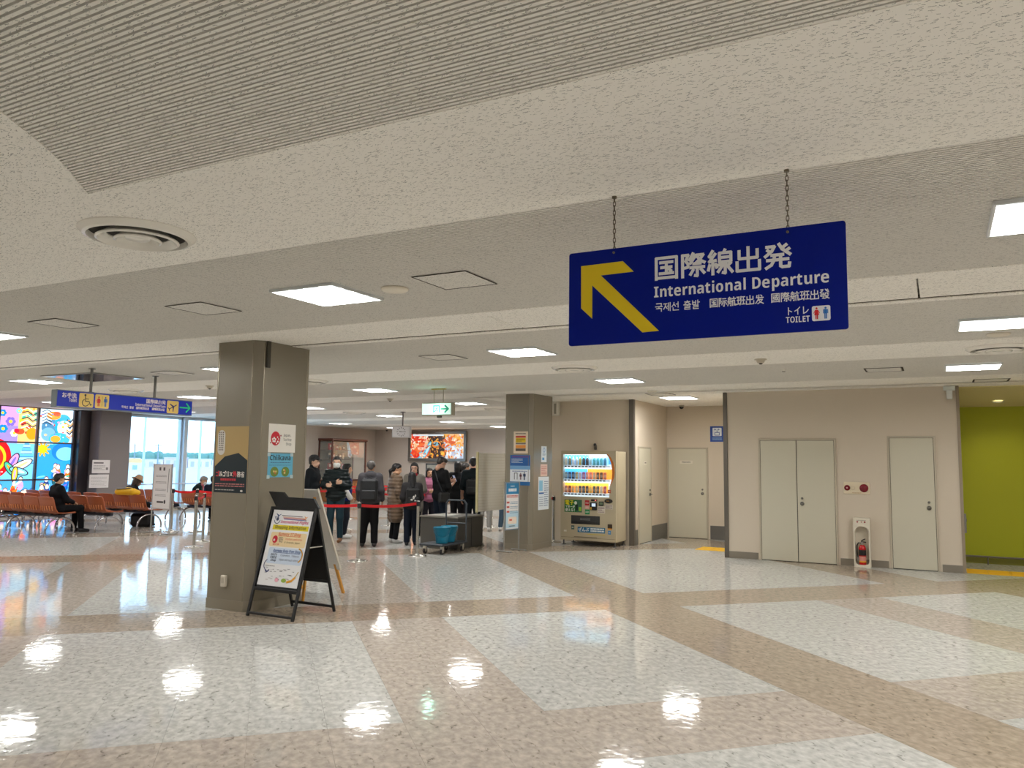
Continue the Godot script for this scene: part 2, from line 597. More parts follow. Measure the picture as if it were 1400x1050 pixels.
# ------------------------------------------------------------------ square ceiling lights
func ceiling_lights() -> void:
	var dif := glow(Color(0.93, 0.98, 1.0), LAMP_GLOW)
	var white := pm(Color(0.86, 0.87, 0.87), 0.4)
	var proto: Node3D
	var xs := [5.35, 0.60, -4.2, -9.0, -13.75, -18.5]
	for row in 9:
		var z := 2.25 - 3.5 * row
		for k in xs.size():
			var back := maxf(0.0, -4.75 - z)
			var x: float = xs[k] - 0.022 * back
			if k == 3 and row == 3:
				x = -9.05
			if row == 1 and k > 1 and k < 4:
				continue
			if z < -14.0 and x > 0.0:
				continue
			if z < -16.5 and x > -8.0:
				continue
			if row > 0 and z > -5.0 and x < -10.0:
				pass
			var label := "square ceiling light, %s row from the front, %s" % [nth(row), ["beyond the right edge", "rightmost column in view", "column behind the big sign", "column behind near pillar", "column over the benches", "column nearest the windows"][k]]
			var at := Vector3(x, CEIL, z)
			if proto == null:
				proto = thing("ceiling_light", label, "ceiling light", at, 0, "square ceiling lights")
				var s := sm()
				for q in [[0, 0.306, 0.63, 0.018], [0, -0.306, 0.63, 0.018], [0.306, 0, 0.018, 0.594], [-0.306, 0, 0.018, 0.594]]:
					box(s, Vector3(q[0], -0.011, q[1]), Vector3(q[2], 0.022, q[3]), 0.003)
				obj("frame", s, white, proto)
				s = sm()
				box(s, Vector3(0, -0.004, 0), Vector3(0.594, 0.006, 0.594))
				obj("diffuser", s, dif, proto)
				for i in 3:
					s = sm()
					box(s, Vector3(0, -0.013, -0.15 + 0.15 * i), Vector3(0.594, 0.012, 0.006))
					obj("louver", s, white, proto)
				for i in 3:
					s = sm()
					box(s, Vector3(-0.15 + 0.15 * i, -0.012, 0), Vector3(0.004, 0.01, 0.594))
					obj("louver", s, white, proto)
			else:
				copy_of(proto, "ceiling_light", at, 0, label, "square ceiling lights")
			var l := AreaLight3D.new()
			l.name = numbered("ceiling_light_lamp")
			l.area_size = Vector2(0.58, 0.58)
			l.light_color = LAMP_COLOR
			l.light_energy = LAMP_ENERGY
			l.shadow_enabled = true
			l.area_range = 40.0
			l.position = at + Vector3(0, -0.008, 0)
			l.rotation.x = -PI / 2
			add_child(l)


# ------------------------------------------------------------------ floor
const TILE := 0.47

func floor_tone(i: int, j: int) -> int:
	# 0 pale, 1 pinkish beige, 2 brown
	var period := i
	if i >= 21:
		period = posmod(i - 21, 9)
	elif i < -2:
		period = posmod(i + 9, 9)
	var cross := false
	if i >= 9 and i < 21:
		cross = i >= 19
	elif i >= 0 and i < 9:
		cross = i >= 7
	elif i >= -2 and i < 0:
		cross = true
	else:
		cross = period >= 7
	var jj := posmod(j, 12)
	var along := 0
	if jj == 0 or jj == 1:
		along = 1
	elif jj == 6 or jj == 7:
		along = 2
	if j < 0:
		along = 1 if j in [-7, -8] else 0
	if i >= 9 and j >= 8:
		along = 2 if j >= 16 and j < 18 else 0
	if along == 2:
		return 2
	if cross:
		return 2 if i >= 0 else 1
	return along


func tile_shape(st: SurfaceTool, o: Vector3, b: Basis, uv0: Vector2, flip: bool) -> void:
	var h := TILE / 2 - 0.0006
	var c := [Vector3(-h, 0, -h), Vector3(h, 0, -h), Vector3(h, 0, h), Vector3(-h, 0, h)]
	for k in [0, 1, 2, 0, 2, 3]:
		var p: Vector3 = c[k]
		var uv := Vector2(p.x, p.z) / 0.95
		if flip:
			uv = -uv
		st.set_uv(uv0 + uv)
		st.set_normal(Vector3.UP)
		st.set_tangent(Plane(b * Vector3.RIGHT, 1.0))
		st.add_vertex(o + b * p)
	for k in 4:
		var a: Vector3 = o + b * c[k]
		var d: Vector3 = o + b * c[(k + 1) % 4]
		var out := (a + d) / 2 - o
		var q := [a, d, d + Vector3.DOWN * 0.004, a + Vector3.DOWN * 0.004]
		st.set_normal(out.normalized())
		var n: Vector3 = (q[1] - q[0]).cross(q[2] - q[0])
		for t in ([0, 2, 1, 0, 3, 2] if n.dot(out) > 0 else [0, 1, 2, 0, 2, 3]):
			st.set_uv(uv0)
			st.add_vertex(q[t])


func build_floor() -> void:
	var s := sm()
	box(s, Vector3((LEFT + RIGHT) / 2, -0.104, (FLOOR_FRONT + BACK) / 2), Vector3(RIGHT - LEFT + 0.6, 0.2, FLOOR_FRONT - BACK + 0.6))
	var fl := obj("floor", s, pm(rgb(120, 112, 100), 0.5))
	struct(fl)
	var tones := []
	for c in [rgb(217, 218, 215), rgb(206, 196, 186), rgb(189, 175, 158)]:
		tones.append(pm(c, FLOOR_ROUGH, 0.0, {"albedo_texture": tex.marble, "metallic_specular": 0.24, "normal_enabled": true, "normal_texture": tex.wave, "normal_scale": FLOOR_WAVE}))
	var r := sqrt(0.5)
	var basis := Basis(Vector3(-r, 0, -r), Vector3.UP, Vector3(r, 0, -r))
	if basis.determinant() < 0:
		basis = Basis(Vector3(-r, 0, -r), Vector3.UP, Vector3(-r, 0, r))
	var cam: Camera3D = get_node("camera")
	var inv := cam.transform.affine_inverse()
	var shown := []
	var rest := []
	for i in range(-48, 52):
		for j in range(-60, 60):
			var u := 5.17 + (i + 0.5) * TILE
			var v := 0.88 + (j + 0.5) * TILE
			var p := Vector3(-r * u + r * v, 0, -r * u - r * v)
			if p.x < LEFT - 0.3 or p.x > RIGHT + 0.3 or p.z > FLOOR_FRONT + 0.3 or p.z < BACK - 0.3:
				continue
			if p.z < -18.2 and p.x > -7.0:
				continue
			var q := inv * p
			var vis := false
			if q.z < -0.5:
				var px := Vector2(700 + 1085 * q.x / -q.z, 525 - 1085 * q.y / -q.z)
				vis = px.x > -60 and px.x < 1460 and px.y < 1110
			if vis:
				shown.append([p.length_squared(), p, floor_tone(i, j)])
			else:
				rest.append([0, p, floor_tone(i, j)])
	shown.sort_custom(func(a, b): return a[0] < b[0])
	var shapes := {}
	for k in shown.size():
		if k >= 300:
			rest.append(shown[k])
			continue
		var key := [shown[k][2], rng.randi() % 6]
		if not shapes.has(key):
			var st := SurfaceTool.new()
			st.begin(Mesh.PRIMITIVE_TRIANGLES)
			tile_shape(st, Vector3.ZERO, Basis.IDENTITY, Vector2(rng.randf(), rng.randf()), key[1] % 2 == 0)
			shapes[key] = st.commit()
		var o := place_mesh("floor_tile", shapes[key], tones[key[0]], fl)
		o.transform = Transform3D(basis, shown[k][1])
	var am := ArrayMesh.new()
	for tone in 3:
		var st := SurfaceTool.new()
		st.begin(Mesh.PRIMITIVE_TRIANGLES)
		for q in rest:
			if q[2] == tone:
				tile_shape(st, q[1], basis, Vector2(rng.randf(), rng.randf()), rng.randf() < 0.5)
		st.set_material(tones[tone])
		st.commit(am)
	var o := MeshInstance3D.new()
	o.name = "floor_tiles"
	o.mesh = am
	o.set_meta("kind", "stuff")
	fl.add_child(o, true)
	# yellow tactile paving
	var yel := pm(rgb(226, 178, 20), 0.6)
	for strip in [[Vector3(-3.9, 0, -15.75), 2, 2, "square of yellow tactile paving in front of the alcove door"], [Vector3(0.5, 0, -14.86), 14, 2, "long yellow tactile paving strip in front of the green wall"]]:
		var t := thing("tactile_paving", strip[3], "tactile paving", strip[0])
		for a in strip[1]:
			for b in strip[2]:
				s = sm()
				var c := Vector3(a * 0.3 - (0.0 if strip[1] > 2 else 0.15), 0.003, 0.15 - b * 0.3)
				box(s, c, Vector3(0.298, 0.006, 0.298), 0.002)
				for e in 4:
					box(s, c + Vector3(0, 0.005, -0.1 + e * 0.066), Vector3(0.27, 0.006, 0.03), 0.003)
				obj("paving_block", s, yel, t)


# ------------------------------------------------------------------ ceiling
func ribs(x_of: Callable, x1: float, z0: float, z1: float, parent: Node, m: Material, m2: Material) -> void:
	var s := sm()
	var g := sm()
	var pitch := 0.024
	var n := int((z0 - z1) / pitch)
	pitch = (z0 - z1) / n
	var low := CEIL + 0.003
	var top := CEIL + 0.016
	for k in n:
		var za := z0 - k * pitch
		var zb := za - pitch * 0.40
		var zc := za - pitch
		var xa: float = x_of.call(za - pitch / 2)
		face(g, [Vector3(xa, top, za), Vector3(x1, top, za), Vector3(x1, top, zb), Vector3(xa, top, zb)], Vector3.DOWN)
		face(s, [Vector3(xa, low, zb), Vector3(x1, low, zb), Vector3(x1, low, zc), Vector3(xa, low, zc)], Vector3.DOWN)
		face(g, [Vector3(xa, low, zb), Vector3(x1, low, zb), Vector3(x1, top, zb), Vector3(xa, top, zb)], Vector3.BACK)
		face(g, [Vector3(xa, low, za), Vector3(x1, low, za), Vector3(x1, top, za), Vector3(xa, top, za)], Vector3.FORWARD)
	obj("ribbed_panel", s, m, parent)
	obj("grooves", g, m2, parent)


func build_ceiling() -> void:
	var s := sm()
	box(s, Vector3((LEFT + RIGHT) / 2, CEIL + 0.2, (FLOOR_FRONT + BACK) / 2), Vector3(RIGHT - LEFT + 0.6, 0.2, FLOOR_FRONT - BACK + 0.6))
	var ce := obj("ceiling", s, pm(CEIL_COLOR, 0.9))
	struct(ce)
	var bm := board_mat(CEIL_COLOR)
	var rm := board_mat(RIB_COLOR)
	var edges := [[FLOOR_FRONT + 0.2, 4.62], [2.27, 1.12], [-0.05 + 0.0, -0.05], [-2.39, -3.575], [-5.93, -6.98], [-9.30, -10.57], [-12.95, -14.08], [-16.4, -17.6], [-19.9, -21.1], [-23.4, -24.6], [-26.9, BACK - 0.2]]
	edges[2] = [1.12, -0.05]
	edges.remove_at(1)
	edges[0] = [FLOOR_FRONT + 0.2, 3.45]
	var end_x := -8.33
	for e in edges:
		var x1 := RIGHT + 0.2
		if e[0] < -16.0:
			x1 = end_x
		if absf(e[0] + 5.93) < 0.01:
			# strip with loose panels between two lips
			s = sm()
			box(s, Vector3((LEFT + x1) / 2, CEIL + 0.05, -6.015), Vector3(x1 - LEFT, 0.1, 0.17))
			box(s, Vector3((LEFT + x1) / 2, CEIL + 0.05, -6.925), Vector3(x1 - LEFT, 0.1, 0.11))
			box(s, Vector3((LEFT + x1) / 2, CEIL + 0.09, -6.485), Vector3(x1 - LEFT, 0.02, 0.78))
			obj("soffit", s, bm, ce)
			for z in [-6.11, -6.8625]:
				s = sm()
				box(s, Vector3((LEFT + x1) / 2, CEIL + 0.022, z), Vector3(x1 - LEFT, 0.03, 0.014))  # dark strip laid in the open joint; its colour paints the shade there
				obj("painted_gap_shade", s, pm(rgb(96, 88, 74), 0.9), ce)
			var x := -0.08 - 1.735 * 12
			while x < x1 - 1.0:
				s = sm()
				box(s, Vector3(x + 0.8675, CEIL + 0.045, -6.487), Vector3(1.722, 0.07, 0.735), 0.004)
				obj("ceiling_panel", s, bm, ce)
				x += 1.735
			continue
		s = sm()
		box(s, Vector3((LEFT + x1) / 2, CEIL + 0.05, (e[0] + e[1]) / 2), Vector3(x1 - LEFT, 0.1, e[0] - e[1]))
		obj("soffit", s, bm, ce)
	# flat ceiling over the right of the rear part
	s = sm()
	box(s, Vector3((end_x + RIGHT) / 2, CEIL + 0.05, (-14.08 + BACK) / 2), Vector3(RIGHT - end_x, 0.1, 13.8))
	obj("soffit", s, bm, ce)
	# the nearest ribbed field ends in a curve on the left
	var cut := [[-2.39, -3.69], [-2.156, -3.473], [-2.01, -3.351], [-1.919, -3.281], [-1.77, -3.183], [-1.635, -3.094], [-1.45, -3.02], [-1.22, -2.99], [-0.99, -3.02], [-0.8, -3.094], [-0.52, -3.281], [-0.28, -3.473], [-0.05, -3.69]]
	var poly := []
	for c in cut:
		poly.append(Vector2(c[1], c[0]))
	poly.append(Vector2(LEFT, -0.05))
	poly.append(Vector2(LEFT, -2.39))
	s = sm()
	prism(s, poly, 0.0, 0.1, Transform3D(Basis(Vector3.RIGHT, Vector3(0, 0, 1), Vector3.UP), Vector3(0, CEIL, 0)))
	obj("soffit", s, bm, ce)
	var end_of := func(z: float) -> float:
		for k in range(cut.size() - 1):
			if z <= cut[k + 1][0] and z >= cut[k][0]:
				return lerpf(cut[k][1], cut[k + 1][1], (z - cut[k][0]) / (cut[k + 1][0] - cut[k][0])) - 0.004
		return -3.69
	var left_of := func(_z: float) -> float: return LEFT
	for f in [[3.45, 1.12, 0, RIGHT], [-0.05, -2.39, 1, RIGHT], [-3.575, -5.93, 0, RIGHT], [-6.98, -9.30, 0, RIGHT], [-10.57, -12.95, 0, RIGHT], [-14.08, -16.4, 0, end_x], [-17.6, -19.9, 0, end_x], [-21.1, -23.4, 0, end_x], [-24.6, -26.9, 0, end_x]]:
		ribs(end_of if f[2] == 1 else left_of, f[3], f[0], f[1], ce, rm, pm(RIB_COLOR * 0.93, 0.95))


# ------------------------------------------------------------------ walls
func wall(called: String, pieces: Array, m: Material, label := "") -> MeshInstance3D:
	var s := sm()
	for p in pieces:
		var a := Vector3(p[0], p[1], p[2])
		var b := Vector3(p[3], p[4], p[5])
		box(s, (a + b) / 2, (b - a).abs())
	var o := obj(called, s, m)
	struct(o, label)
	return o


func build_walls() -> void:
	var wm := wall_mat(WALL_COLOR)
	var lm := wall_mat(rgb(196, 186, 176))
	var top := CEIL + 0.1
	wall("wall_left", [[LEFT - 0.2, 0, FLOOR_FRONT, LEFT, top, -9.84], [LEFT - 0.2, 0, -22.2, LEFT, top, BACK], [LEFT - 0.2, 2.93, -9.84, LEFT, top, -22.2], [LEFT - 0.2, -0.1, -9.84, LEFT, 0.06, -22.2]], lm)
	wall("wall_back", [[LEFT - 0.2, 0, BACK - 0.2, -7.3, top, BACK]], lm)
	wall("wall_partition", [[-7.5, 0, -15.5, -5.45, top, -15.7], [-7.5, 0, -15.7, -7.3, top, BACK]], wm)
	wall("wall_alcove", [[-5.65, 0, -15.7, -5.45, top, -17.95], [-5.45, 0, -17.75, -3.36, top, -17.95]], wm)
	wall("wall_doors", [[-3.36, 0, -14.52, 0.335, top, -14.72], [-3.36, 0, -14.72, -3.16, top, -17.75], [0.135, 0, -14.72, 0.335, top, -16.2]], wm)
	var green := wall("wall_green", [[0.335, 0, -16.2, RIGHT, 2.76, -16.4]], pm(rgb(168, 174, 12), 0.55))
	var gs := sm()
	prism(gs, [Vector2(-14.72, 2.935), Vector2(-14.72, top), Vector2(-16.4, top), Vector2(-16.4, 2.69), Vector2(-16.2, 2.715)], 0.335, RIGHT, Transform3D(Basis(Vector3.BACK, Vector3.UP, Vector3.RIGHT), Vector3.ZERO))
	struct(obj("trim_green", gs, wall_mat(rgb(214, 204, 150))), "sloping lowered ceiling before the green wall")
	wall("wall_right", [[RIGHT, 0, FLOOR_FRONT, RIGHT + 0.2, top, -16.4]], wm)
	wall("wall_front", [[LEFT - 0.2, 0, FLOOR_FRONT, RIGHT + 0.2, top, FLOOR_FRONT + 0.2]], wm)
	var steel := pm(rgb(150, 143, 132), 0.35, 0.7)
	var dark := pm(rgb(104, 98, 90), 0.4, 0.3)
	# metal corner posts and skirtings
	wall("trim_1", [[-5.53, 0, -15.43, -5.43, CEIL, -15.53]], dark, "dark metal corner post beside the vending machine")
	wall("trim_2", [[-3.40, 0, -14.49, -3.33, CEIL, -14.6]], dark, "dark metal post at the left end of the door wall")
	wall("trim_3", [[0.30, 0, -14.5, 0.345, CEIL, -14.6]], pm(rgb(150, 136, 116), 0.5), "metal edge at the right end of the door wall")
	wall("baseboard_doors", [[-3.33, 0, -14.505, -2.82, 0.115, -14.52], [-1.48, 0, -14.505, -0.75, 0.115, -14.52], [0.02, 0, -14.505, 0.3, 0.115, -14.52]], steel)
	wall("baseboard_alcove", [[-5.44, 0, -15.54, -5.45, 0.3, -15.72], [-5.44, 0, -16.62, -5.45, 0.32, -17.75], [-4.47, 0, -17.735, -3.36, 0.3, -17.75]], pm(rgb(112, 110, 106), 0.35, 0.4))
	wall("baseboard_green", [[0.335, 0, -16.17, RIGHT, 0.1, -16.2]], pm(rgb(120, 118, 30), 0.4))
	# handrail low on the green wall, folded shutter post at its left edge
	var t := thing("bumper_rail", "low dark bumper rail along the foot of the green wall", "rail", Vector3(0.36, 0, -16.05))
	var s := sm()
	cyl(s, Vector3(0, 0.13, 0), Vector3(RIGHT - 0.4, 0.13, 0), 0.016, 0.016, 8)
	obj("bar", s, dark, t)
	for k in 9:
		s = sm()
		cyl(s, Vector3(0.35 + k * 0.9, 0, 0), Vector3(0.35 + k * 0.9, 0.13, 0), 0.012, 0.012, 8)
		obj("post", s, dark, t)
	t = thing("shutter_switch", "grey metal switch box on the end of the door wall beside the green wall", "switch box", Vector3(0.345, 0.62, -14.6))
	s = sm()
	box(s, Vector3(0.015, 0.15, 0), Vector3(0.03, 0.3, 0.08), 0.006)
	obj("case", s, pm(rgb(140, 138, 130), 0.4, 0.4), t)
	s = sm()
	box(s, Vector3(0.032, 0.2, 0), Vector3(0.006, 0.05, 0.04), 0.002)
	obj("button", s, dark, t)
	t = thing("sensor_bracket", "white sensor bracket at the top right corner of the door wall", "sensor", Vector3(0.21, 2.74, -14.5))
	s = sm()
	box(s, Vector3(0, 0.1, 0.03), Vector3(0.085, 0.21, 0.05), 0.006)
	obj("post", s, pm(rgb(226, 228, 224), 0.4), t)
	s = sm()
	box(s, Vector3(0, 0.17, 0.05), Vector3(0.17, 0.07, 0.07), 0.01)
	obj("head", s, pm(rgb(214, 220, 214), 0.4), t)
	t = thing("downlight", "small lit downlight in the lowered ceiling before the green wall", "downlight", Vector3(0.95, 2.768, -15.75))
	s = sm()
	lathe(s, [Vector2(0.09, 0.006), Vector2(0.09, -0.006), Vector2(0.07, -0.006), Vector2(0.07, 0.006)])
	obj("ring", s, pm(rgb(220, 220, 205), 0.4), t)
	s = sm()
	lathe(s, [Vector2(0.0, 0.002), Vector2(0.07, 0.002)])
	obj("diffuser", s, glow(Color(1, 0.97, 0.85), 1.6), t)
	for x in [0.95, 3.2, 5.6]:
		var l := SpotLight3D.new()
		l.name = numbered("downlight_lamp")
		l.spot_angle = 65
		l.spot_range = 12
		l.spot_attenuation = 2.0
		l.light_size = 0.06
		l.light_color = Color(1.0, 0.95, 0.84)
		l.light_energy = 0.6
		l.shadow_enabled = true
		l.position = Vector3(x, 2.80, -15.4)
		l.rotation.x = -PI / 2
		add_child(l)


func door(called: String, label: String, at: Vector3, turn: float, w: float, h: float, leaves: int, knob_x: float, lever := false) -> Node3D:
	var t := thing(called, label, "", at, turn)
	struct(t)
	var leaf := pm(rgb(205, 200, 180), 0.5)
	var fr := pm(rgb(190, 180, 160), 0.5)
	var s := sm()
	var g := 0.03
	box(s, Vector3(-w / 2 - g / 2, h / 2, 0.008), Vector3(g, h, 0.03), 0.003)
	box(s, Vector3(w / 2 + g / 2, h / 2, 0.008), Vector3(g, h, 0.03), 0.003)
	box(s, Vector3(0, h + g / 2, 0.008), Vector3(w + 2 * g, g, 0.03), 0.003)
	obj("frame", s, fr, t)
	s = sm()
	box(s, Vector3(0, h / 2, 0.0015), Vector3(w, h, 0.003))
	obj("gap", s, pm(rgb(48, 44, 38), 0.8), t)
	for k in leaves:
		s = sm()
		var lw := w / leaves
		box(s, Vector3(-w / 2 + lw * (k + 0.5), h / 2 + 0.003, 0.009), Vector3(lw - 0.012, h - 0.014, 0.016), 0.002)
		obj("door_panel", s, leaf, t)
	var chrome := pm(rgb(120, 118, 112), 0.3, 0.9)
	for q in [[0.995, 0.034], [1.085, 0.02]]:
		s = sm()
		var ph: float = q[0] * 1.0
		lathe(s, [Vector2(0, 0.02), Vector2(q[1] * 0.8, 0.02), Vector2(q[1], 0.012), Vector2(q[1], 0)], Transform3D(Basis(Vector3.RIGHT, PI / 2), Vector3(knob_x, ph, 0.017)), 16)
		obj("lock" if q[1] < 0.03 else "knob", s, chrome, t)
	if lever:
		s = sm()
		tube(s, [Vector3(knob_x, 0.995, 0.03), Vector3(knob_x, 0.995, 0.07), Vector3(knob_x - 0.11, 0.995, 0.07)], 0.011)
		obj("lever", s, chrome, t)
	return t


func build_doors() -> void:
	var a := door("door_1", "narrow grey door with a lever handle in the side wall of the alcove", Vector3(-5.45, 0, -16.16), 90, 0.76, 1.97, 1, 0.3, true)
	door_plate(a, 0.0, 1.66, 0.16)
	var b := door("door_2", "single grey door with a name plate at the back of the alcove", Vector3(-4.975, 0, -17.75), 0, 0.88, 1.99, 1, 0.34)
	door_plate(b, -0.02, 1.69, 0.3)
	door("door_3", "pair of wide pale grey flush doors left of the fire extinguisher", Vector3(-2.15, 0, -14.52), 0, 1.22, 2.08, 2, 0.08)
	door("door_4", "single pale grey flush door right of the fire extinguisher", Vector3(-0.367, 0, -14.52), 0, 0.645, 2.12, 1, 0.23)


func door_plate(t: Node3D, x: float, y: float, w: float) -> void:
	var s := sm()
	box(s, Vector3(x, y, 0.02), Vector3(w, 0.075, 0.006), 0.002)
	var p := obj("name_plate", s, pm(rgb(222, 216, 200), 0.5), t)
	var ink := Ink.new(self)
	ink.z = 0.0236
	if w > 0.2:
		ink.text("PRIVATE", x - w * 0.32, y - 0.016, 0.03, rgb(60, 58, 54), w * 0.64)
	else:
		ink.small_print(x - w * 0.32, y - 0.02, w * 0.64, 0.036, 1, rgb(90, 86, 80), 0.7)
	ink.done("lettering", p)


# ------------------------------------------------------------------ windows, picture wall and what lies outside
func build_windows() -> void:
	var alu := pm(rgb(196, 206, 214), 0.35, 0.3)
	var glass := pm(Color(0.85, 0.95, 0.97, 0.06), 0.02, 0.0, {"transparency": BaseMaterial3D.TRANSPARENCY_ALPHA})
	for k in 3:
		var z0 := -15.5 - 2.2 * k
		var t := thing("window_%d" % (k + 1), ["tall clear window beside the grey pillar with papers", "tall clear window behind the rear seated travellers", "tall clear window hidden behind the near pillar"][k], "", Vector3(LEFT, 0, z0))
		struct(t)
		var s := sm()
		box(s, Vector3(-0.05, 1.5, -0.09), Vector3(0.16, 2.9, 0.07), 0.005)
		box(s, Vector3(-0.05, 1.5, -2.11), Vector3(0.16, 2.9, 0.07), 0.005)
		box(s, Vector3(-0.05, 2.9, -1.1), Vector3(0.16, 0.07, 2.1), 0.005)
		box(s, Vector3(-0.05, 0.1, -1.1), Vector3(0.16, 0.09, 2.1), 0.005)
		obj("window_frame", s, alu, t)
		s = sm()
		box(s, Vector3(-0.08, 1.5, -1.1), Vector3(0.01, 2.75, 1.96))
		obj("pane", s, glass, t)
	var s2 := sm()
	for k in 4:
		box(s2, Vector3(LEFT + 0.02, 1.5, -15.5 - 2.2 * k), Vector3(0.24, 2.94, 0.14), 0.01)
	var tr := obj("trim_4", s2, alu)
	struct(tr, "pale aluminium mullions between the windows")
	var rail := thing("guard_rail", "thin pale guard rail across the tall windows", "rail", Vector3(LEFT + 0.2, 0.82, -15.4))
	s2 = sm()
	cyl(s2, Vector3.ZERO, Vector3(0, 0, -6.8), 0.022, 0.022, 10)
	obj("bar", s2, pm(rgb(206, 206, 214), 0.3, 0.4), rail)
	for k in 4:
		s2 = sm()
		cyl(s2, Vector3(0, 0, -0.05 - 2.2 * k), Vector3(-0.2, 0, -0.05 - 2.2 * k), 0.014, 0.014, 8)
		obj("bracket", s2, pm(rgb(206, 206, 214), 0.3, 0.4), rail)
	build_picture_wall()


func build_picture_wall() -> void:
	# a lit picture wall in square panes: invented flowers, fans, hills, wings and rounded figures
	var n := Vector2i(832, 624)
	var im := Image.create_empty(n.x, n.y, false, Image.FORMAT_RGB8)
	im.fill(rgb(60, 150, 225))
	var r2 := RandomNumberGenerator.new()
	r2.seed = 41
	var pal := [rgb(250, 150, 30), rgb(240, 60, 40), rgb(250, 214, 50), rgb(120, 200, 240), rgb(20, 130, 214), rgb(236, 150, 210), rgb(250, 244, 232), rgb(60, 180, 150), rgb(120, 100, 220), rgb(250, 190, 140)]
	var ink2 := rgb(36, 30, 44)
	# two repeats of one picture, 416 pixels (two panes) wide
	for half in 2:
		var ox := 416 * half
		im.fill_rect(Rect2i(ox, 0, 150, 208), rgb(206, 150, 236))
		im.fill_rect(Rect2i(ox, 110, 110, 98), rgb(150, 130, 236))
		im.fill_rect(Rect2i(ox + 110, 0, 110, 208), rgb(232, 190, 120))
		im.fill_rect(Rect2i(ox + 220, 0, 196, 208), rgb(196, 226, 244))
		im.fill_rect(Rect2i(ox, 208, 208, 208), rgb(110, 190, 232))
		im.fill_rect(Rect2i(ox + 208, 208, 208, 208), rgb(40, 150, 222))
		im.fill_rect(Rect2i(ox, 416, 416, 208), rgb(70, 160, 226))
		# flowers in the violet corner, leaves and scrolls beside it
		for q in [[26, 40, 20, 4], [70, 86, 26, 8], [110, 24, 16, 3], [34, 128, 24, 4], [92, 150, 20, 6], [128, 80, 14, 2]]:
			for k in 6:
				var a := TAU * k / 6
				blob(im, ox + q[0] + cos(a) * q[2] * 0.6, q[1] + sin(a) * q[2] * 0.6, q[2] * 0.42, q[2] * 0.42, pal[q[3]])
			blob(im, ox + q[0], q[1], q[2] * 0.36, q[2] * 0.36, pal[2])
		for k in 30:
			blob(im, ox + 120 + r2.randf() * 90, r2.randf() * 150, r2.randf_range(5, 13), r2.randf_range(4, 11), pal[[0, 6, 9, 2, 1, 7][k % 6]])
		for k in 7:
			var y := 18 + k * 17
			ribbon(im, [Vector2(ox + 128, y), Vector2(ox + 156, y - 12), Vector2(ox + 186, y + 10), Vector2(ox + 214, y - 8)], 2.5, ink2 if k % 2 else rgb(250, 246, 230))
		blob(im, ox + 186, 150, 30, 34, rgb(248, 150, 24))
		blob(im, ox + 120, 140, 26, 16, rgb(232, 80, 40))
		blob(im, ox + 104, 136, 14, 12, rgb(226, 30, 60))
		# crest of red and yellow bands at the left edge
		for k in [[84, rgb(206, 12, 24)], [58, rgb(250, 200, 30)], [44, rgb(232, 40, 24)], [24, rgb(90, 90, 98)]]:
			blob(im, ox + 2, 290, k[0], k[0] * 1.3, k[1])
		for k in 5:
			blob(im, ox + 20 + 12 * (k % 3), 366 + 12 * int(k / 3), 4, 4, rgb(250, 240, 250))
		# stacked pale blue blocks
		for k in 7:
			im.fill_rect(Rect2i(ox + 150 - 6 * k, 196 + 18 * k, 26 + 12 * k, 14), [rgb(90, 180, 230), rgb(160, 220, 244)][k % 2])
			im.fill_rect(Rect2i(ox + 150 - 6 * k, 209 + 18 * k, 26 + 12 * k, 3), rgb(30, 90, 160))
		# broad wings in several colours
		for q in [[96, 312, 46, 18, 1.1, 5], [140, 330, 58, 18, 0.5, 6], [84, 350, 40, 15, 2.2, 7], [130, 362, 44, 15, -0.3, 3], [110, 380, 36, 12, 1.5, 2]]:
			tilted(im, ox + q[0], q[1], q[2] + 5, q[3] + 5, q[4], ink2)
			tilted(im, ox + q[0], q[1], q[2], q[3], q[4], pal[q[5]])
			tilted(im, ox + q[0], q[1], q[2] * 0.7, q[3] * 0.35, q[4], pal[(q[5] + 3) % 10])
		# waves and hills in blues, striped curls, a golden burst
		for k in [[290, 110, 54, 48, rgb(70, 130, 170)], [276, 150, 40, 40, rgb(110, 170, 205)], [356, 90, 50, 60, rgb(40, 160, 220)], [360, 110, 36, 44, rgb(190, 222, 242)], [340, 176, 60, 36, rgb(60, 176, 230)], [300, 40, 40, 24, rgb(250, 150, 40)], [318, 30, 22, 14, rgb(240, 70, 20)], [318, 176, 28, 20, rgb(250, 160, 50)], [372, 250, 70, 54, rgb(20, 118, 210)], [382, 262, 54, 40, rgb(120, 204, 244)], [250, 236, 26, 26, rgb(250, 196, 24)]]:
			blob(im, ox + k[0], k[1], k[2], k[3], k[4])
		for k in 9:
			ribbon(im, [Vector2(ox + 236, 20 + 9 * k), Vector2(ox + 262, 8 + 9 * k), Vector2(ox + 290, 22 + 9 * k)], 1.8, [ink2, rgb(250, 244, 230)][k % 2])
			ribbon(im, [Vector2(ox + 380, 60 + 12 * k), Vector2(ox + 398, 74 + 12 * k), Vector2(ox + 415, 52 + 12 * k)], 3, [ink2, rgb(246, 240, 226), rgb(240, 150, 40)][k % 3])
		for k in 10:
			var a := TAU * k / 10
			tilted(im, ox + 250 + cos(a) * 34, 236 + sin(a) * 34, 10, 4, -a, rgb(250, 170, 30))
		for k in 26:
			blob(im, ox + 222 + r2.randf() * 190, r2.randf() * 200, r2.randf_range(3, 9), r2.randf_range(3, 8), pal[k % 10])
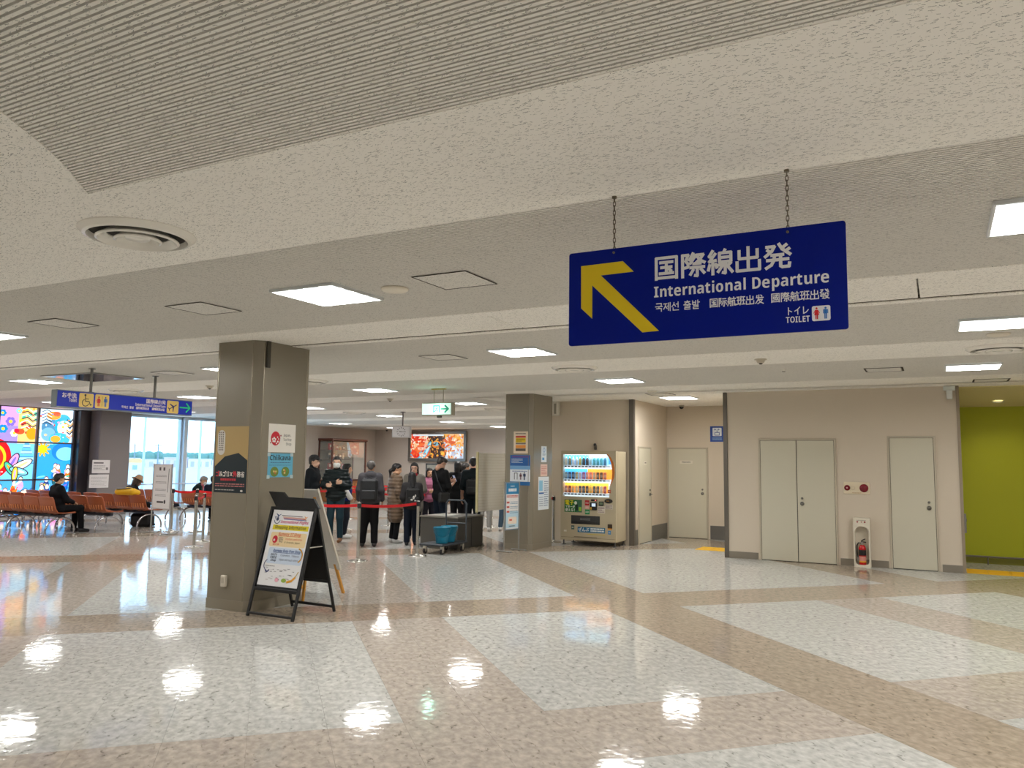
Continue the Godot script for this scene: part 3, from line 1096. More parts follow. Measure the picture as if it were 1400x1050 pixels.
		# a crowd of rounded figures
		for k in 46:
			var x := ox + 8 + r2.randf() * 400
			var y := 300 + 320.0 * (k / 46.0) + r2.randf() * 20
			if x < ox + 190 and y < 410:
				continue
			blob(im, x, y + 32, 17, 28, [rgb(20, 110, 196), rgb(250, 110, 30), rgb(26, 84, 96), rgb(240, 140, 200), rgb(120, 200, 236), rgb(170, 110, 70), rgb(40, 60, 120), rgb(190, 160, 226)][k % 8])
			tilted(im, x, y + 30, 20, 4, r2.randf_range(-0.6, 0.6), pal[(k * 3) % 10])
			blob(im, x, y - 6, 12, 13, [rgb(40, 34, 40), rgb(30, 90, 150), rgb(120, 60, 40)][k % 3])
			blob(im, x, y, 10, 14, [rgb(250, 232, 212), rgb(242, 208, 184), rgb(252, 244, 236)][k % 3])
		for k in 22:
			tilted(im, ox + r2.randf() * 416, 380 + r2.randf() * 240, 22, 4, r2.randf() * 3, [rgb(110, 210, 245), rgb(246, 248, 252), rgb(14, 90, 180)][k % 3])
	var tx := ImageTexture.create_from_image(im)
	var pmat := pm(Color(0.5, 0.5, 0.5), 0.12, 0.0, {"albedo_texture": tx, "emission_enabled": true, "emission": Color.BLACK, "emission_texture": tx, "emission_operator": BaseMaterial3D.EMISSION_OP_ADD, "emission_energy_multiplier": MURAL})
	var t := thing("picture_wall", "backlit picture wall of square glass panes in vivid colours behind the benches", "mural", Vector3(LEFT - 0.1, 0, -9.84))
	var fr := pm(rgb(92, 84, 88), 0.4, 0.5)
	var s := sm()
	for k in 5:
		box(s, Vector3(0.05, 1.5, -1.04 * k - (0.02 if k < 4 else 0.0)), Vector3(0.12, 2.9, 0.05), 0.004)
	for y in [0.06, 1.0, 2.0, 2.95]:
		box(s, Vector3(0.05, y, -2.08), Vector3(0.12, 0.04, 4.16), 0.004)
	obj("frame", s, fr, t)
	for i in 4:
		for j in 3:
			var st := SurfaceTool.new()
			st.begin(Mesh.PRIMITIVE_TRIANGLES)
			var z0 := -1.04 * i - 0.045
			var z1 := -1.04 * (i + 1) + 0.02
			var y0: float = [0.08, 1.02, 2.02][j]
			var y1: float = [0.98, 1.98, 2.93][j]
			var c := [Vector3(0.04, y0, z0), Vector3(0.04, y0, z1), Vector3(0.04, y1, z1), Vector3(0.04, y1, z0)]
			for k in [0, 2, 1, 0, 3, 2]:
				st.set_normal(Vector3.RIGHT)
				st.set_uv(Vector2(-c[k].z / 4.16, 1.0 - c[k].y / 2.95))
				st.add_vertex(c[k])
			var d := [Vector3(0.02, y0, z0), Vector3(0.02, y0, z1), Vector3(0.02, y1, z1), Vector3(0.02, y1, z0)]
			for k in [0, 1, 2, 0, 2, 3]:
				st.set_normal(Vector3.LEFT)
				st.set_uv(Vector2(-d[k].z / 4.16, 1.0 - d[k].y / 2.95))
				st.add_vertex(d[k])
			for e in 4:
				var q := [c[e], c[(e + 1) % 4], d[(e + 1) % 4], d[e]]
				var nn: Vector3 = (q[1] - q[0]).cross(q[2] - q[0])
				var out: Vector3 = q[0] + q[1] - c[0] - c[2]
				st.set_normal(out.normalized())
				for k in ([0, 2, 1, 0, 3, 2] if nn.dot(out) > 0 else [0, 1, 2, 0, 2, 3]):
					st.set_uv(Vector2(-q[k].z / 4.16, 1.0 - q[k].y / 2.95))
					st.add_vertex(q[k])
			place_mesh("pane", st.commit(), pmat, t)
	s = sm()
	box(s, Vector3(LEFT + 0.05, 1.47, -14.2), Vector3(0.3, 2.94, 0.32), 0.01)
	struct(obj("trim_5", s, pm(rgb(70, 64, 66), 0.25, 0.5)), "dark metal post between the picture wall and the grey pillar")


func blob(im: Image, cx: float, cy: float, rx: float, ry: float, c: Color) -> void:
	var w := im.get_width()
	var h := im.get_height()
	for y in range(maxi(0, int(cy - ry)), mini(h, int(cy + ry) + 1)):
		var t := 1.0 - pow((y - cy) / ry, 2)
		if t > 0:
			var d := rx * sqrt(t)
			var x0 := clampi(int(cx - d), 0, w)
			var x1 := clampi(int(cx + d), 0, w)
			if x1 > x0:
				im.fill_rect(Rect2i(x0, y, x1 - x0, 1), c)


func tilted(im: Image, cx: float, cy: float, a: float, b: float, ang: float, c: Color) -> void:
	for k in 22:
		var t := -1.0 + 2.0 * (k + 0.5) / 22
		var r := b * sqrt(1.0 - t * t) + 1.0
		blob(im, cx + cos(ang) * a * t, cy - sin(ang) * a * t, r, r, c)


func ribbon(im: Image, pts: Array, r: float, c: Color) -> void:
	for k in range(pts.size() - 1):
		for i in 30:
			var p: Vector2 = pts[k].lerp(pts[k + 1], i / 30.0)
			blob(im, p.x, p.y, r, r, c)


func build_outside() -> void:
	var base := -1.4
	var s := sm()
	box(s, Vector3(-320, base - 0.2, -150), Vector3(594, 0.4, 900))
	struct(obj("ground_outside", s, pm(rgb(222, 212, 200), 0.9)), "pale concrete apron outside the windows")
	s = sm()
	var r2 := RandomNumberGenerator.new()
	r2.seed = 9
	for k in 190:
		var u := k / 190.0
		var p := Vector3(-345 + 90 * u, 0, -205 - 95 * u) * r2.randf_range(0.95, 1.06)
		ball(s, p + Vector3(0, 1.4, 0), Vector3(2.2, r2.randf_range(1.9, 3.0), 2.2), 8, 6)
		ball(s, p + Vector3(0, -0.4, 0), Vector3(2.4, 1.6, 2.4), 6, 4)
	var o := obj("tree_line", s, pm(rgb(96, 136, 118), 0.9))
	tag(o, "low dark green line of trees on the horizon outside the windows", "trees")
	o.set_meta("kind", "stuff")
	var t := thing("house", "small pale house with an orange roof seen through the first window", "house", Vector3(-160.5, base, -119.5), 50)
	s = sm()
	box(s, Vector3(0, 0.85, 0), Vector3(3.6, 1.7, 3))
	obj("walls", s, pm(rgb(236, 226, 220), 0.8), t)
	s = sm()
	prism(s, [Vector2(-2, 1.7), Vector2(2, 1.7), Vector2(1.0, 2.7), Vector2(-1.0, 2.7)], -1.6, 1.6)
	obj("roof", s, pm(rgb(244, 180, 120), 0.8), t)
	s = sm()
	box(s, Vector3(0, 0.7, 1.51), Vector3(1.0, 1.0, 0.04))
	obj("window", s, pm(rgb(150, 170, 180), 0.3), t)
	for k in 9:
		var u := k / 8.0
		t = thing("hangar", "low pinkish airfield shed, %s from the left through the windows" % nth(k), "shed", Vector3(-212 + 34 * u, base, -139 - 39 * u), 48)
		s = sm()
		var hh: float = [2.3, 2.9, 2.6][k % 3]
		box(s, Vector3(0, hh / 2, 0), Vector3(6.3, hh, 4))
		obj("walls", s, pm([rgb(232, 200, 196), rgb(222, 184, 182), rgb(238, 220, 214)][k % 3], 0.8), t)
		s = sm()
		box(s, Vector3(0, hh + 0.1, 0), Vector3(6.5, 0.2, 4.4))
		obj("roof", s, pm(rgb(206, 190, 188), 0.8), t)
		s = sm()
		for i in 3:
			box(s, Vector3(-2 + 2 * i, hh * 0.45, 2.02), Vector3(1.0, hh * 0.6, 0.06))
		obj("doors", s, pm(rgb(186, 170, 172), 0.6), t)
	for k in 2:
		var at := [Vector3(-176.6, base, -131.1), Vector3(-173.4, base, -135.4)][k] as Vector3
		t = thing("utility_pole", "dark utility pole outside, %s of the two" % ["left", "right"][k], "pole", at, 50)
		s = sm()
		cyl(s, Vector3.ZERO, Vector3(0, 6.4, 0), 0.2, 0.13, 8)
		obj("pole", s, pm(rgb(130, 140, 140), 0.8), t)
		s = sm()
		box(s, Vector3(0, 5.9, 0), Vector3(2.0, 0.14, 0.14))
		obj("crossarm", s, pm(rgb(130, 140, 140), 0.8), t)
	for k in 2:
		t = thing("lamp_mast", "thin pale lamp mast outside the %s window" % ["first", "second"][k], "mast", [Vector3(-47.8, base, -36.2), Vector3(-45.6, base, -39.0)][k])
		s = sm()
		cyl(s, Vector3.ZERO, Vector3(0, 9, 0), 0.09, 0.06, 8)
		obj("mast", s, pm(rgb(196, 212, 222), 0.6), t)
		s = sm()
		box(s, Vector3(0, 9.1, 0), Vector3(1.2, 0.2, 0.5), 0.05)
		obj("lamp_head", s, pm(rgb(176, 190, 200), 0.6), t)


# ------------------------------------------------------------------ columns
func column(called: String, x0: float, x1: float, z0: float, z1: float, ch: Vector2, label: String) -> Node3D:
	var t := thing(called, label, "", Vector3.ZERO)
	struct(t)
	var m := pm(COLUMN_COLOR, 0.38, 0.15)
	var poly := [Vector2(x0, z0), Vector2(x0, z1), Vector2(x1, z1), Vector2(x1, z0 - ch.y), Vector2(x1 - ch.x, z0)]
	var lift := Transform3D(Basis(Vector3.RIGHT, Vector3(0, 0, 1), Vector3.UP), Vector3.ZERO)
	var s := sm()
	prism(s, poly, 0.11, CEIL + 0.02, lift)
	obj("shaft", s, m, t)
	s = sm()
	var grow := []
	for p in poly:
		grow.append(p + (p - Vector2((x0 + x1) / 2, (z0 + z1) / 2)).sign() * 0.006)
	prism(s, grow, 0.0, 0.11, lift)
	obj("skirting", s, pm(COLUMN_COLOR * 1.05, 0.35, 0.2), t)
	s = sm()
	var lines := pm(Color(COLUMN_COLOR.r * 1.25, COLUMN_COLOR.g * 1.25, COLUMN_COLOR.b * 1.25), 0.25, 0.5)
	for x in [x0 + 0.02, x1 - ch.x - 0.008]:
		box(s, Vector3(x, 1.52, z0), Vector3(0.012, 2.82, 0.008), 0.002)
	for z in [z0 - ch.y - 0.008, z1 + 0.02]:
		box(s, Vector3(x1, 1.52, z), Vector3(0.008, 2.82, 0.012), 0.002)
	obj("cover_strip", s, lines, t)
	return t


func build_columns() -> void:
	var c := column("column_1", -7.21, -6.58, -6.36, -7.16, Vector2(0.08, 0.08), "near grey metal-clad pillar with posters")
	var s := sm()
	box(s, Vector3(-6.565, 2.81, -6.49), Vector3(0.03, 0.3, 0.05), 0.004)
	obj("cable_cover", s, pm(rgb(62, 58, 50), 0.5), c)
	column("column_2", -7.33, -6.75, -13.47, -14.35, Vector2(0.07, 0.05), "grey metal-clad pillar left of the vending machine")
	s = sm()
	box(s, Vector3(-21.2, 1.48, -14.87), Vector3(0.6, 2.96, 0.98), 0.02)
	struct(obj("column_3", s, pm(rgb(120, 112, 110), 0.5)), "grey pillar between the picture wall and the windows")
	var t := thing("wall_socket", "small white socket box low on the near pillar", "socket", Vector3(-6.935, 0.31, -6.36))
	s = sm()
	box(s, Vector3(0, 0, 0.02), Vector3(0.075, 0.125, 0.04), 0.008)
	obj("case", s, pm(rgb(214, 206, 190), 0.5), t)
	s = sm()
	box(s, Vector3(0, 0.01, 0.041), Vector3(0.04, 0.06, 0.004), 0.002)
	obj("lid", s, pm(rgb(190, 182, 166), 0.5), t)


# ------------------------------------------------------------------ fittings on the ceiling
func build_ceiling_things() -> void:
	var cream := pm(rgb(244, 240, 230), 0.22, 0.0)
	var dark := pm(rgb(46, 42, 36), 0.8)
	var spots := [[-4.07, -2.96, "round air diffuser nearest the camera at upper left"], [0.63, -10.0, "round air diffuser at the right edge between two lights"], [-4.35, -9.95, "round air diffuser behind the big blue sign"], [-13.9, -10.05, "round air diffuser above the long blue hanging sign"], [-9.2, -10.02, "round air diffuser just right of the near pillar"], [-9.55, -17.1, "round air diffuser beside the second pillar"], [-14.1, -17.2, "round air diffuser above the queue left of the clock"]]
	var proto: Node3D
	for q in spots:
		var at := Vector3(q[0], CEIL, q[1])
		if proto != null:
			copy_of(proto, "air_diffuser", at, 0, q[2], "round air diffusers")
			continue
		proto = thing("air_diffuser", q[2], "air diffuser", at, 0, "round air diffusers")
		var s := sm()
		lathe(s, [Vector2(0.318, 0.0), Vector2(0.318, -0.006), Vector2(0.29, -0.03), Vector2(0.272, -0.036), Vector2(0.262, -0.004)], Transform3D.IDENTITY, 40, false)
		obj("flange", s, cream, proto)
		s = sm()
		lathe(s, [Vector2(0.0, -0.003), Vector2(0.27, -0.003)], Transform3D.IDENTITY, 24)
		obj("throat", s, dark, proto)
		for r in [[0.226, 0.172], [0.13, 0.088]]:
			s = sm()
			lathe(s, [Vector2(r[0], -0.046), Vector2(r[0] - 0.012, -0.052), Vector2(r[1], -0.012), Vector2(r[1], -0.006), Vector2(r[0], -0.04), Vector2(r[0], -0.046)], Transform3D.IDENTITY, 36, false)
			obj("cone", s, cream, proto)
		s = sm()
		lathe(s, [Vector2(0.07, -0.026), Vector2(0.066, -0.038), Vector2(0.03, -0.032), Vector2(0.0, -0.03)], Transform3D.IDENTITY, 24)
		obj("centre_disc", s, cream, proto)
	var panels := [[-3.03, -4.775, "access hatch in the ribbed ceiling right of the nearest light", 0], [-5.62, -4.77, "access hatch in the ribbed ceiling left of the nearest light", 0], [-7.56, -4.74, "access hatch in the ribbed ceiling at far left", 0], [-5.45, -8.35, "access hatch in the second ribbed strip before the exit sign", 0], [-10.4, -8.3, "access hatch in the second ribbed strip left of the near pillar", 0], [-0.59, -11.75, "access hatch with bracketed corners left of the rightmost lights", 1], [0.75, -13.75, "access hatch with bracketed corners above the green entrance", 1], [-4.55, -14.45, "access hatch with bracketed corners above the alcove", 1]]
	var gap := pm(rgb(70, 62, 50), 0.9)
	var cm := board_mat(RIB_COLOR * 0.95)
	for q in panels:
		var t := thing("access_hatch", q[2], "hatch", Vector3(q[0], CEIL + 0.004, q[1]), 0, "ceiling access hatches")
		var s := sm()
		box(s, Vector3(0, -0.004, 0), Vector3(0.436, 0.006, 0.436), 0.001)
		obj("lid", s, cm, t)
		s = sm()
		for e in [[0, 0.222], [0, -0.222]]:
			box(s, Vector3(0, -0.007, e[1]), Vector3(0.45, 0.004, 0.007))
		for e in [0.222, -0.222]:
			if q[3] == 1:
				box(s, Vector3(e, -0.003, 0), Vector3(0.03, 0.008, 0.436))
			else:
				box(s, Vector3(e, -0.007, 0), Vector3(0.007, 0.004, 0.436))
		obj("seam", s, gap, t)
	for q in [[-3.6, -4.82, 0.1, "round cream speaker cover between the nearest light and the hatch"], [0.57, -8.98, 0.1, "round cream speaker cover near the right edge"], [-4.49, -13.75, 0.085, "round cream detector above the alcove light"]]:
		var t := thing("speaker_cover", q[3], "speaker", Vector3(q[0], CEIL, q[1]))
		var s := sm()
		lathe(s, [Vector2(q[2], 0.004), Vector2(q[2], -0.012), Vector2(q[2] * 0.9, -0.02), Vector2(0, -0.022)], Transform3D.IDENTITY, 28)
		obj("cover", s, pm(rgb(240, 232, 214), 0.5), t)
		s = sm()
		lathe(s, [Vector2(q[2] * 1.06, 0.002), Vector2(q[2] * 1.06, -0.004), Vector2(q[2], -0.004)], Transform3D.IDENTITY, 28)
		obj("rim", s, pm(rgb(214, 204, 184), 0.5), t)
	for q in [[-1.88, -10.02, "small emergency lamp between the big blue sign and the wall"], [-11.58, -10.05, "small emergency lamp just left of the near pillar"], [-10.2, -13.6, "small emergency lamp left of the green exit sign"]]:
		var t := thing("emergency_lamp", q[2], "lamp", Vector3(q[0], CEIL, q[1]), 0, "emergency lamps")
		var s := sm()
		lathe(s, [Vector2(0.075, 0.004), Vector2(0.075, -0.01), Vector2(0.05, -0.018), Vector2(0.05, -0.03), Vector2(0.036, -0.05), Vector2(0, -0.056)], Transform3D.IDENTITY, 20)
		obj("lamp_body", s, pm(rgb(200, 190, 170), 0.4), t)
		s = sm()
		ball(s, Vector3(0, -0.054, 0), Vector3(0.024, 0.014, 0.024), 12, 6)
		obj("lens", s, pm(rgb(60, 58, 54), 0.2), t)
	var t2 := thing("sprinkler", "small sprinkler head above the door wall", "sprinkler", Vector3(-1.8, CEIL + 0.004, -11.2))
	var s2 := sm()
	lathe(s2, [Vector2(0.04, 0.0), Vector2(0.03, -0.01), Vector2(0.012, -0.014), Vector2(0.012, -0.04)], Transform3D.IDENTITY, 14)
	obj("escutcheon", s2, cream, t2)
	s2 = sm()
	lathe(s2, [Vector2(0.0, -0.038), Vector2(0.022, -0.038), Vector2(0.022, -0.042), Vector2(0.0, -0.044)], Transform3D.IDENTITY, 14)
	obj("deflector", s2, dark, t2)
	for q in [[-5.0, -17.4, "black dome camera in the alcove ceiling"], [-20.6, -27.3, "black dome camera in the far rear corner"]]:
		t2 = thing("dome_camera", q[2], "camera", Vector3(q[0], CEIL, q[1]))
		s2 = sm()
		lathe(s2, [Vector2(0.06, 0.0), Vector2(0.06, -0.02), Vector2(0.05, -0.03)], Transform3D.IDENTITY, 18)
		obj("base", s2, pm(rgb(180, 172, 156), 0.4), t2)
		s2 = sm()
		ball(s2, Vector3(0, -0.035, 0), Vector3(0.05, 0.05, 0.05), 14, 8)
		obj("dome", s2, pm(rgb(20, 20, 22), 0.1), t2)
	# a dull mirror-smooth ceiling panel that catches the colours of the picture wall
	t2 = thing("ceiling_screen", "smooth unlit translucent ceiling panel before the long hanging sign", "ceiling panel", Vector3(-12.2, CEIL + 0.004, -8.2))
	s2 = sm()
	box(s2, Vector3(0, -0.012, 0), Vector3(1.3, 0.014, 0.9), 0.003)
	obj("panel", s2, pm(rgb(150, 146, 148), 0.06, 0.55), t2)
	s2 = sm()
	for e in [[0, 0.455, 1.34, 0.02], [0, -0.455, 1.34, 0.02], [0.66, 0, 0.02, 0.9], [-0.66, 0, 0.02, 0.9]]:
		box(s2, Vector3(e[0], -0.012, e[1]), Vector3(e[2], 0.018, e[3]), 0.003)
	obj("frame", s2, pm(rgb(176, 172, 168), 0.4, 0.3), t2)


# ------------------------------------------------------------------ the two blue hanging signs
func figure_ink(ink: Ink, cx: float, cy: float, h: float, c: Color, dress: bool) -> void:
	ink.disc(cx, cy + h * 0.42, h * 0.085, h * 0.085, c, 14)
	if dress:
		ink.poly([Vector2(cx - h * 0.09, cy + h * 0.3), Vector2(cx + h * 0.09, cy + h * 0.3), Vector2(cx + h * 0.19, cy - h * 0.14), Vector2(cx - h * 0.19, cy - h * 0.14)], c)
		ink.line([Vector2(cx - h * 0.09, cy + h * 0.28), Vector2(cx - h * 0.22, cy + h * 0.02)], h * 0.055, c)
		ink.line([Vector2(cx + h * 0.09, cy + h * 0.28), Vector2(cx + h * 0.22, cy + h * 0.02)], h * 0.055, c)
	else:
		ink.rect(cx - h * 0.12, cy - h * 0.05, h * 0.24, h * 0.36, c)
		ink.line([Vector2(cx - h * 0.165, cy + h * 0.27), Vector2(cx - h * 0.165, cy - h * 0.02)], h * 0.06, c)
		ink.line([Vector2(cx + h * 0.165, cy + h * 0.27), Vector2(cx + h * 0.165, cy - h * 0.02)], h * 0.06, c)
	ink.rect(cx - h * 0.1, cy - h * 0.48, h * 0.085, h * 0.45, c)
	ink.rect(cx + h * 0.015, cy - h * 0.48, h * 0.085, h * 0.45, c)


func build_main_sign() -> void:
	var t := thing("departure_sign", "big blue hanging sign with a yellow arrow and international departure lettering", "sign", Vector3(-1.588, 2.222, -3.56))
	var s := sm()
	prism(s, rounded(1.28, 0.466, 0.012, Vector2(0.64, 0.233)), -0.012, 0.0)
	obj("panel", s, pm(rgb(0, 24, 130), 0.5, 0.0, {"metallic_specular": 0.25}), t)
	var yellow := rgb(226, 196, 4)
	var white := rgb(232, 232, 236)
	var ink := Ink.new(self)
	var arrow := []
	for p in [[-1.523, 2.618], [-1.305, 2.62], [-1.25, 2.563], [-1.418, 2.561], [-1.127, 2.268], [-1.208, 2.266], [-1.463, 2.515], [-1.463, 2.35], [-1.522, 2.406]]:
		arrow.append(Vector2(p[0] + 1.588, p[1] - 2.222))
	ink.poly(arrow, yellow)
	ink.done("arrow", t)
	ink = Ink.new(self)
	ink.strokes("国際線出発", 0.440, 0.286, 0.1165, 0.114, white, 0.125, 0.075)
	ink.done("lettering", t)
	ink = Ink.new(self)
	ink.text("International Departure", 0.438, 0.206, 0.051, white, 0.771)
	ink.done("lettering", t)
	ink = Ink.new(self)
	for q in [["국제선", 0.443, 0.037, 0.12], ["출발", 0.578, 0.037, 0.12], ["国际航班出发", 0.699, 0.038, 0.12], ["國際航班出發", 0.969, 0.038, 0.11]]:
		ink.strokes(q[0], q[1], 0.136, q[2], 0.042, white, q[3], 0.06)
		ink.done("lettering", t)
		ink = Ink.new(self)
	ink.strokes("トイレ", 1.03, 0.075, 0.031, 0.035, white, 0.12, 0.06)
	ink.done("lettering", t)
	ink = Ink.new(self)
	ink.text("TOILET", 1.03, 0.042, 0.026, white, 0.098, true)
	ink.done("lettering", t)
	ink = Ink.new(self)
	ink.rrect(1.137, 0.042, 0.074, 0.065, 0.008, white)
	var pic := ink.done("pictogram", t)
	ink = Ink.new(self)
	ink.lift()
	figure_ink(ink, 1.156, 0.0745, 0.052, rgb(206, 20, 32), true)
	ink.done("figure", pic)
	ink = Ink.new(self)
	ink.lift()
	figure_ink(ink, 1.192, 0.0745, 0.052, rgb(20, 110, 190), false)
	ink.done("figure", pic)
	var metal := pm(rgb(120, 112, 96), 0.4, 0.8)
	for x in [0.237, 1.045]:
		s = sm()
		cyl(s, Vector3(x, 0.445, -0.02), Vector3(x, 0.445, 0.006), 0.006, 0.006, 10)
		var links := 12
		for k in links:
			var cy := 0.452 + (0.272 / links) * (k + 0.5)
			var pts := []
			for i in 11:
				var a := TAU * i / 10
				var q := Vector2(cos(a) * 0.006, sin(a) * 0.0155)
				pts.append(Vector3(x + (q.x if k % 2 == 0 else 0.0), cy + q.y, -0.006 + (q.x if k % 2 == 1 else 0.0)))
			for i in 10:
				cyl(s, pts[i], pts[i + 1], 0.0021, 0.0021, 5, false)
		cyl(s, Vector3(x, 0.718, -0.006), Vector3(x, 0.728, -0.006), 0.012, 0.012, 10)
		obj("chain", s, metal, t)


func plane_ink(ink: Ink, cx: float, cy: float, r: float, c: Color) -> void:
	# small aeroplane climbing to the right
	var rot := func(p: Vector2) -> Vector2: return Vector2(cx, cy) + p.rotated(deg_to_rad(28)) * r
	for q in [[[-0.95, -0.07], [0.9, -0.09], [1.05, 0.02], [0.9, 0.09], [-0.95, 0.07]], [[-0.05, 0.05], [0.35, 0.05], [-0.25, 0.85], [-0.42, 0.85]], [[-0.05, -0.05], [0.35, -0.05], [-0.25, -0.85], [-0.42, -0.85]], [[-0.95, 0.0], [-0.7, 0.0], [-0.95, 0.36], [-1.08, 0.36]], [[-0.95, 0.0], [-0.7, 0.0], [-0.95, -0.36], [-1.08, -0.36]]]:
		var pts := []
		for p in q:
			pts.append(rot.call(Vector2(p[0], p[1])))
		ink.poly(pts, c)


func build_hanging_sign() -> void:
	var t := thing("hanging_sign", "long blue hanging direction sign with toilet and aeroplane pictograms above the benches", "sign", Vector3(-11.0, 2.342, -6.865), 90)
	var s := sm()
	box(s, Vector3(1.17, 0.126, -0.065), Vector3(2.34, 0.252, 0.128), 0.006)
	obj("case", s, pm(rgb(126, 134, 138), 0.4, 0.5), t)
	s = sm()
	box(s, Vector3(1.17, 0.128, 0.002), Vector3(2.318, 0.224, 0.008), 0.002)
	obj("panel", s, glow(rgb(0, 30, 140), 0.35, rgb(0, 30, 140)), t)
	var white := rgb(244, 230, 220)
	var pale := rgb(248, 214, 120)
	var ink := Ink.new(self)
	ink.z = 0.007
	ink.strokes("お手洗", 0.075, 0.142, 0.07, 0.075, white, 0.15, 0.06)
	ink.text("Toilet", 0.185, 0.088, 0.05, white, 0.115)
	ink.strokes("国際線出発", 1.45, 0.155, 0.066, 0.066, white, 0.14, 0.1)
	ink.text("International Departure", 1.26, 0.102, 0.043, white, 0.55)
	ink.strokes("국제선", 1.02, 0.05, 0.036, 0.04, white, 0.14, 0.1)
	ink.strokes("출발", 1.16, 0.05, 0.036, 0.04, white, 0.14, 0.1)
	ink.strokes("国际航班出发", 1.275, 0.05, 0.037, 0.04, white, 0.14, 0.06)
	ink.strokes("國際航班出發", 1.56, 0.05, 0.037, 0.04, white, 0.14, 0.06)
	ink.done("lettering", t)
	for q in [[0.335, 0.225], [0.585, 0.225], [1.835, 0.225]]:
		ink = Ink.new(self)
		ink.z = 0.007
		ink.rrect(q[0], 0.022, q[1], 0.206, 0.02, pale)
		ink.lift()
		var cx: float = q[0] + q[1] / 2
		var dark := rgb(50, 40, 50)
		if q[0] < 0.4:
			ink.disc(cx - 0.02, 0.2, 0.016, 0.016, dark, 12)
			ink.line([Vector2(cx - 0.02, 0.18), Vector2(cx - 0.012, 0.11), Vector2(cx + 0.045, 0.11), Vector2(cx + 0.066, 0.058), Vector2(cx + 0.085, 0.066)], 0.012, dark)
			ink.line([Vector2(cx - 0.018, 0.15), Vector2(cx + 0.035, 0.145)], 0.01, dark)
			ink.arc(cx - 0.012, 0.09, 0.05, 110, 345, 0.011, dark, 16)
		elif q[0] < 1.0:
			figure_ink(ink, cx - 0.055, 0.122, 0.15, rgb(226, 60, 50), true)
			figure_ink(ink, cx + 0.055, 0.122, 0.15, rgb(50, 110, 190), false)
			ink.rect(cx - 0.002, 0.05, 0.004, 0.15, dark)
		else:
			plane_ink(ink, cx, 0.125, 0.085, rgb(50, 40, 110))
		ink.done("pictogram", t)
	ink = Ink.new(self)
	ink.z = 0.007
	ink.line([Vector2(2.09, 0.13), Vector2(2.285, 0.13)], 0.022, rgb(40, 226, 130))
	ink.line([Vector2(2.215, 0.2), Vector2(2.285, 0.13), Vector2(2.215, 0.06)], 0.022, rgb(40, 226, 130))
	ink.done("arrow", t)
	for x in [0.55, 1.645]:
		s = sm()
		cyl(s, Vector3(x, 0.25, -0.06), Vector3(x, 0.606, -0.06), 0.02, 0.02, 12)
		cyl(s, Vector3(x, 0.25, -0.06), Vector3(x, 0.258, -0.06), 0.05, 0.05, 14)
		cyl(s, Vector3(x, 0.598, -0.06), Vector3(x, 0.607, -0.06), 0.05, 0.05, 14)
		obj("post", s, pm(rgb(130, 128, 124), 0.35, 0.8), t)


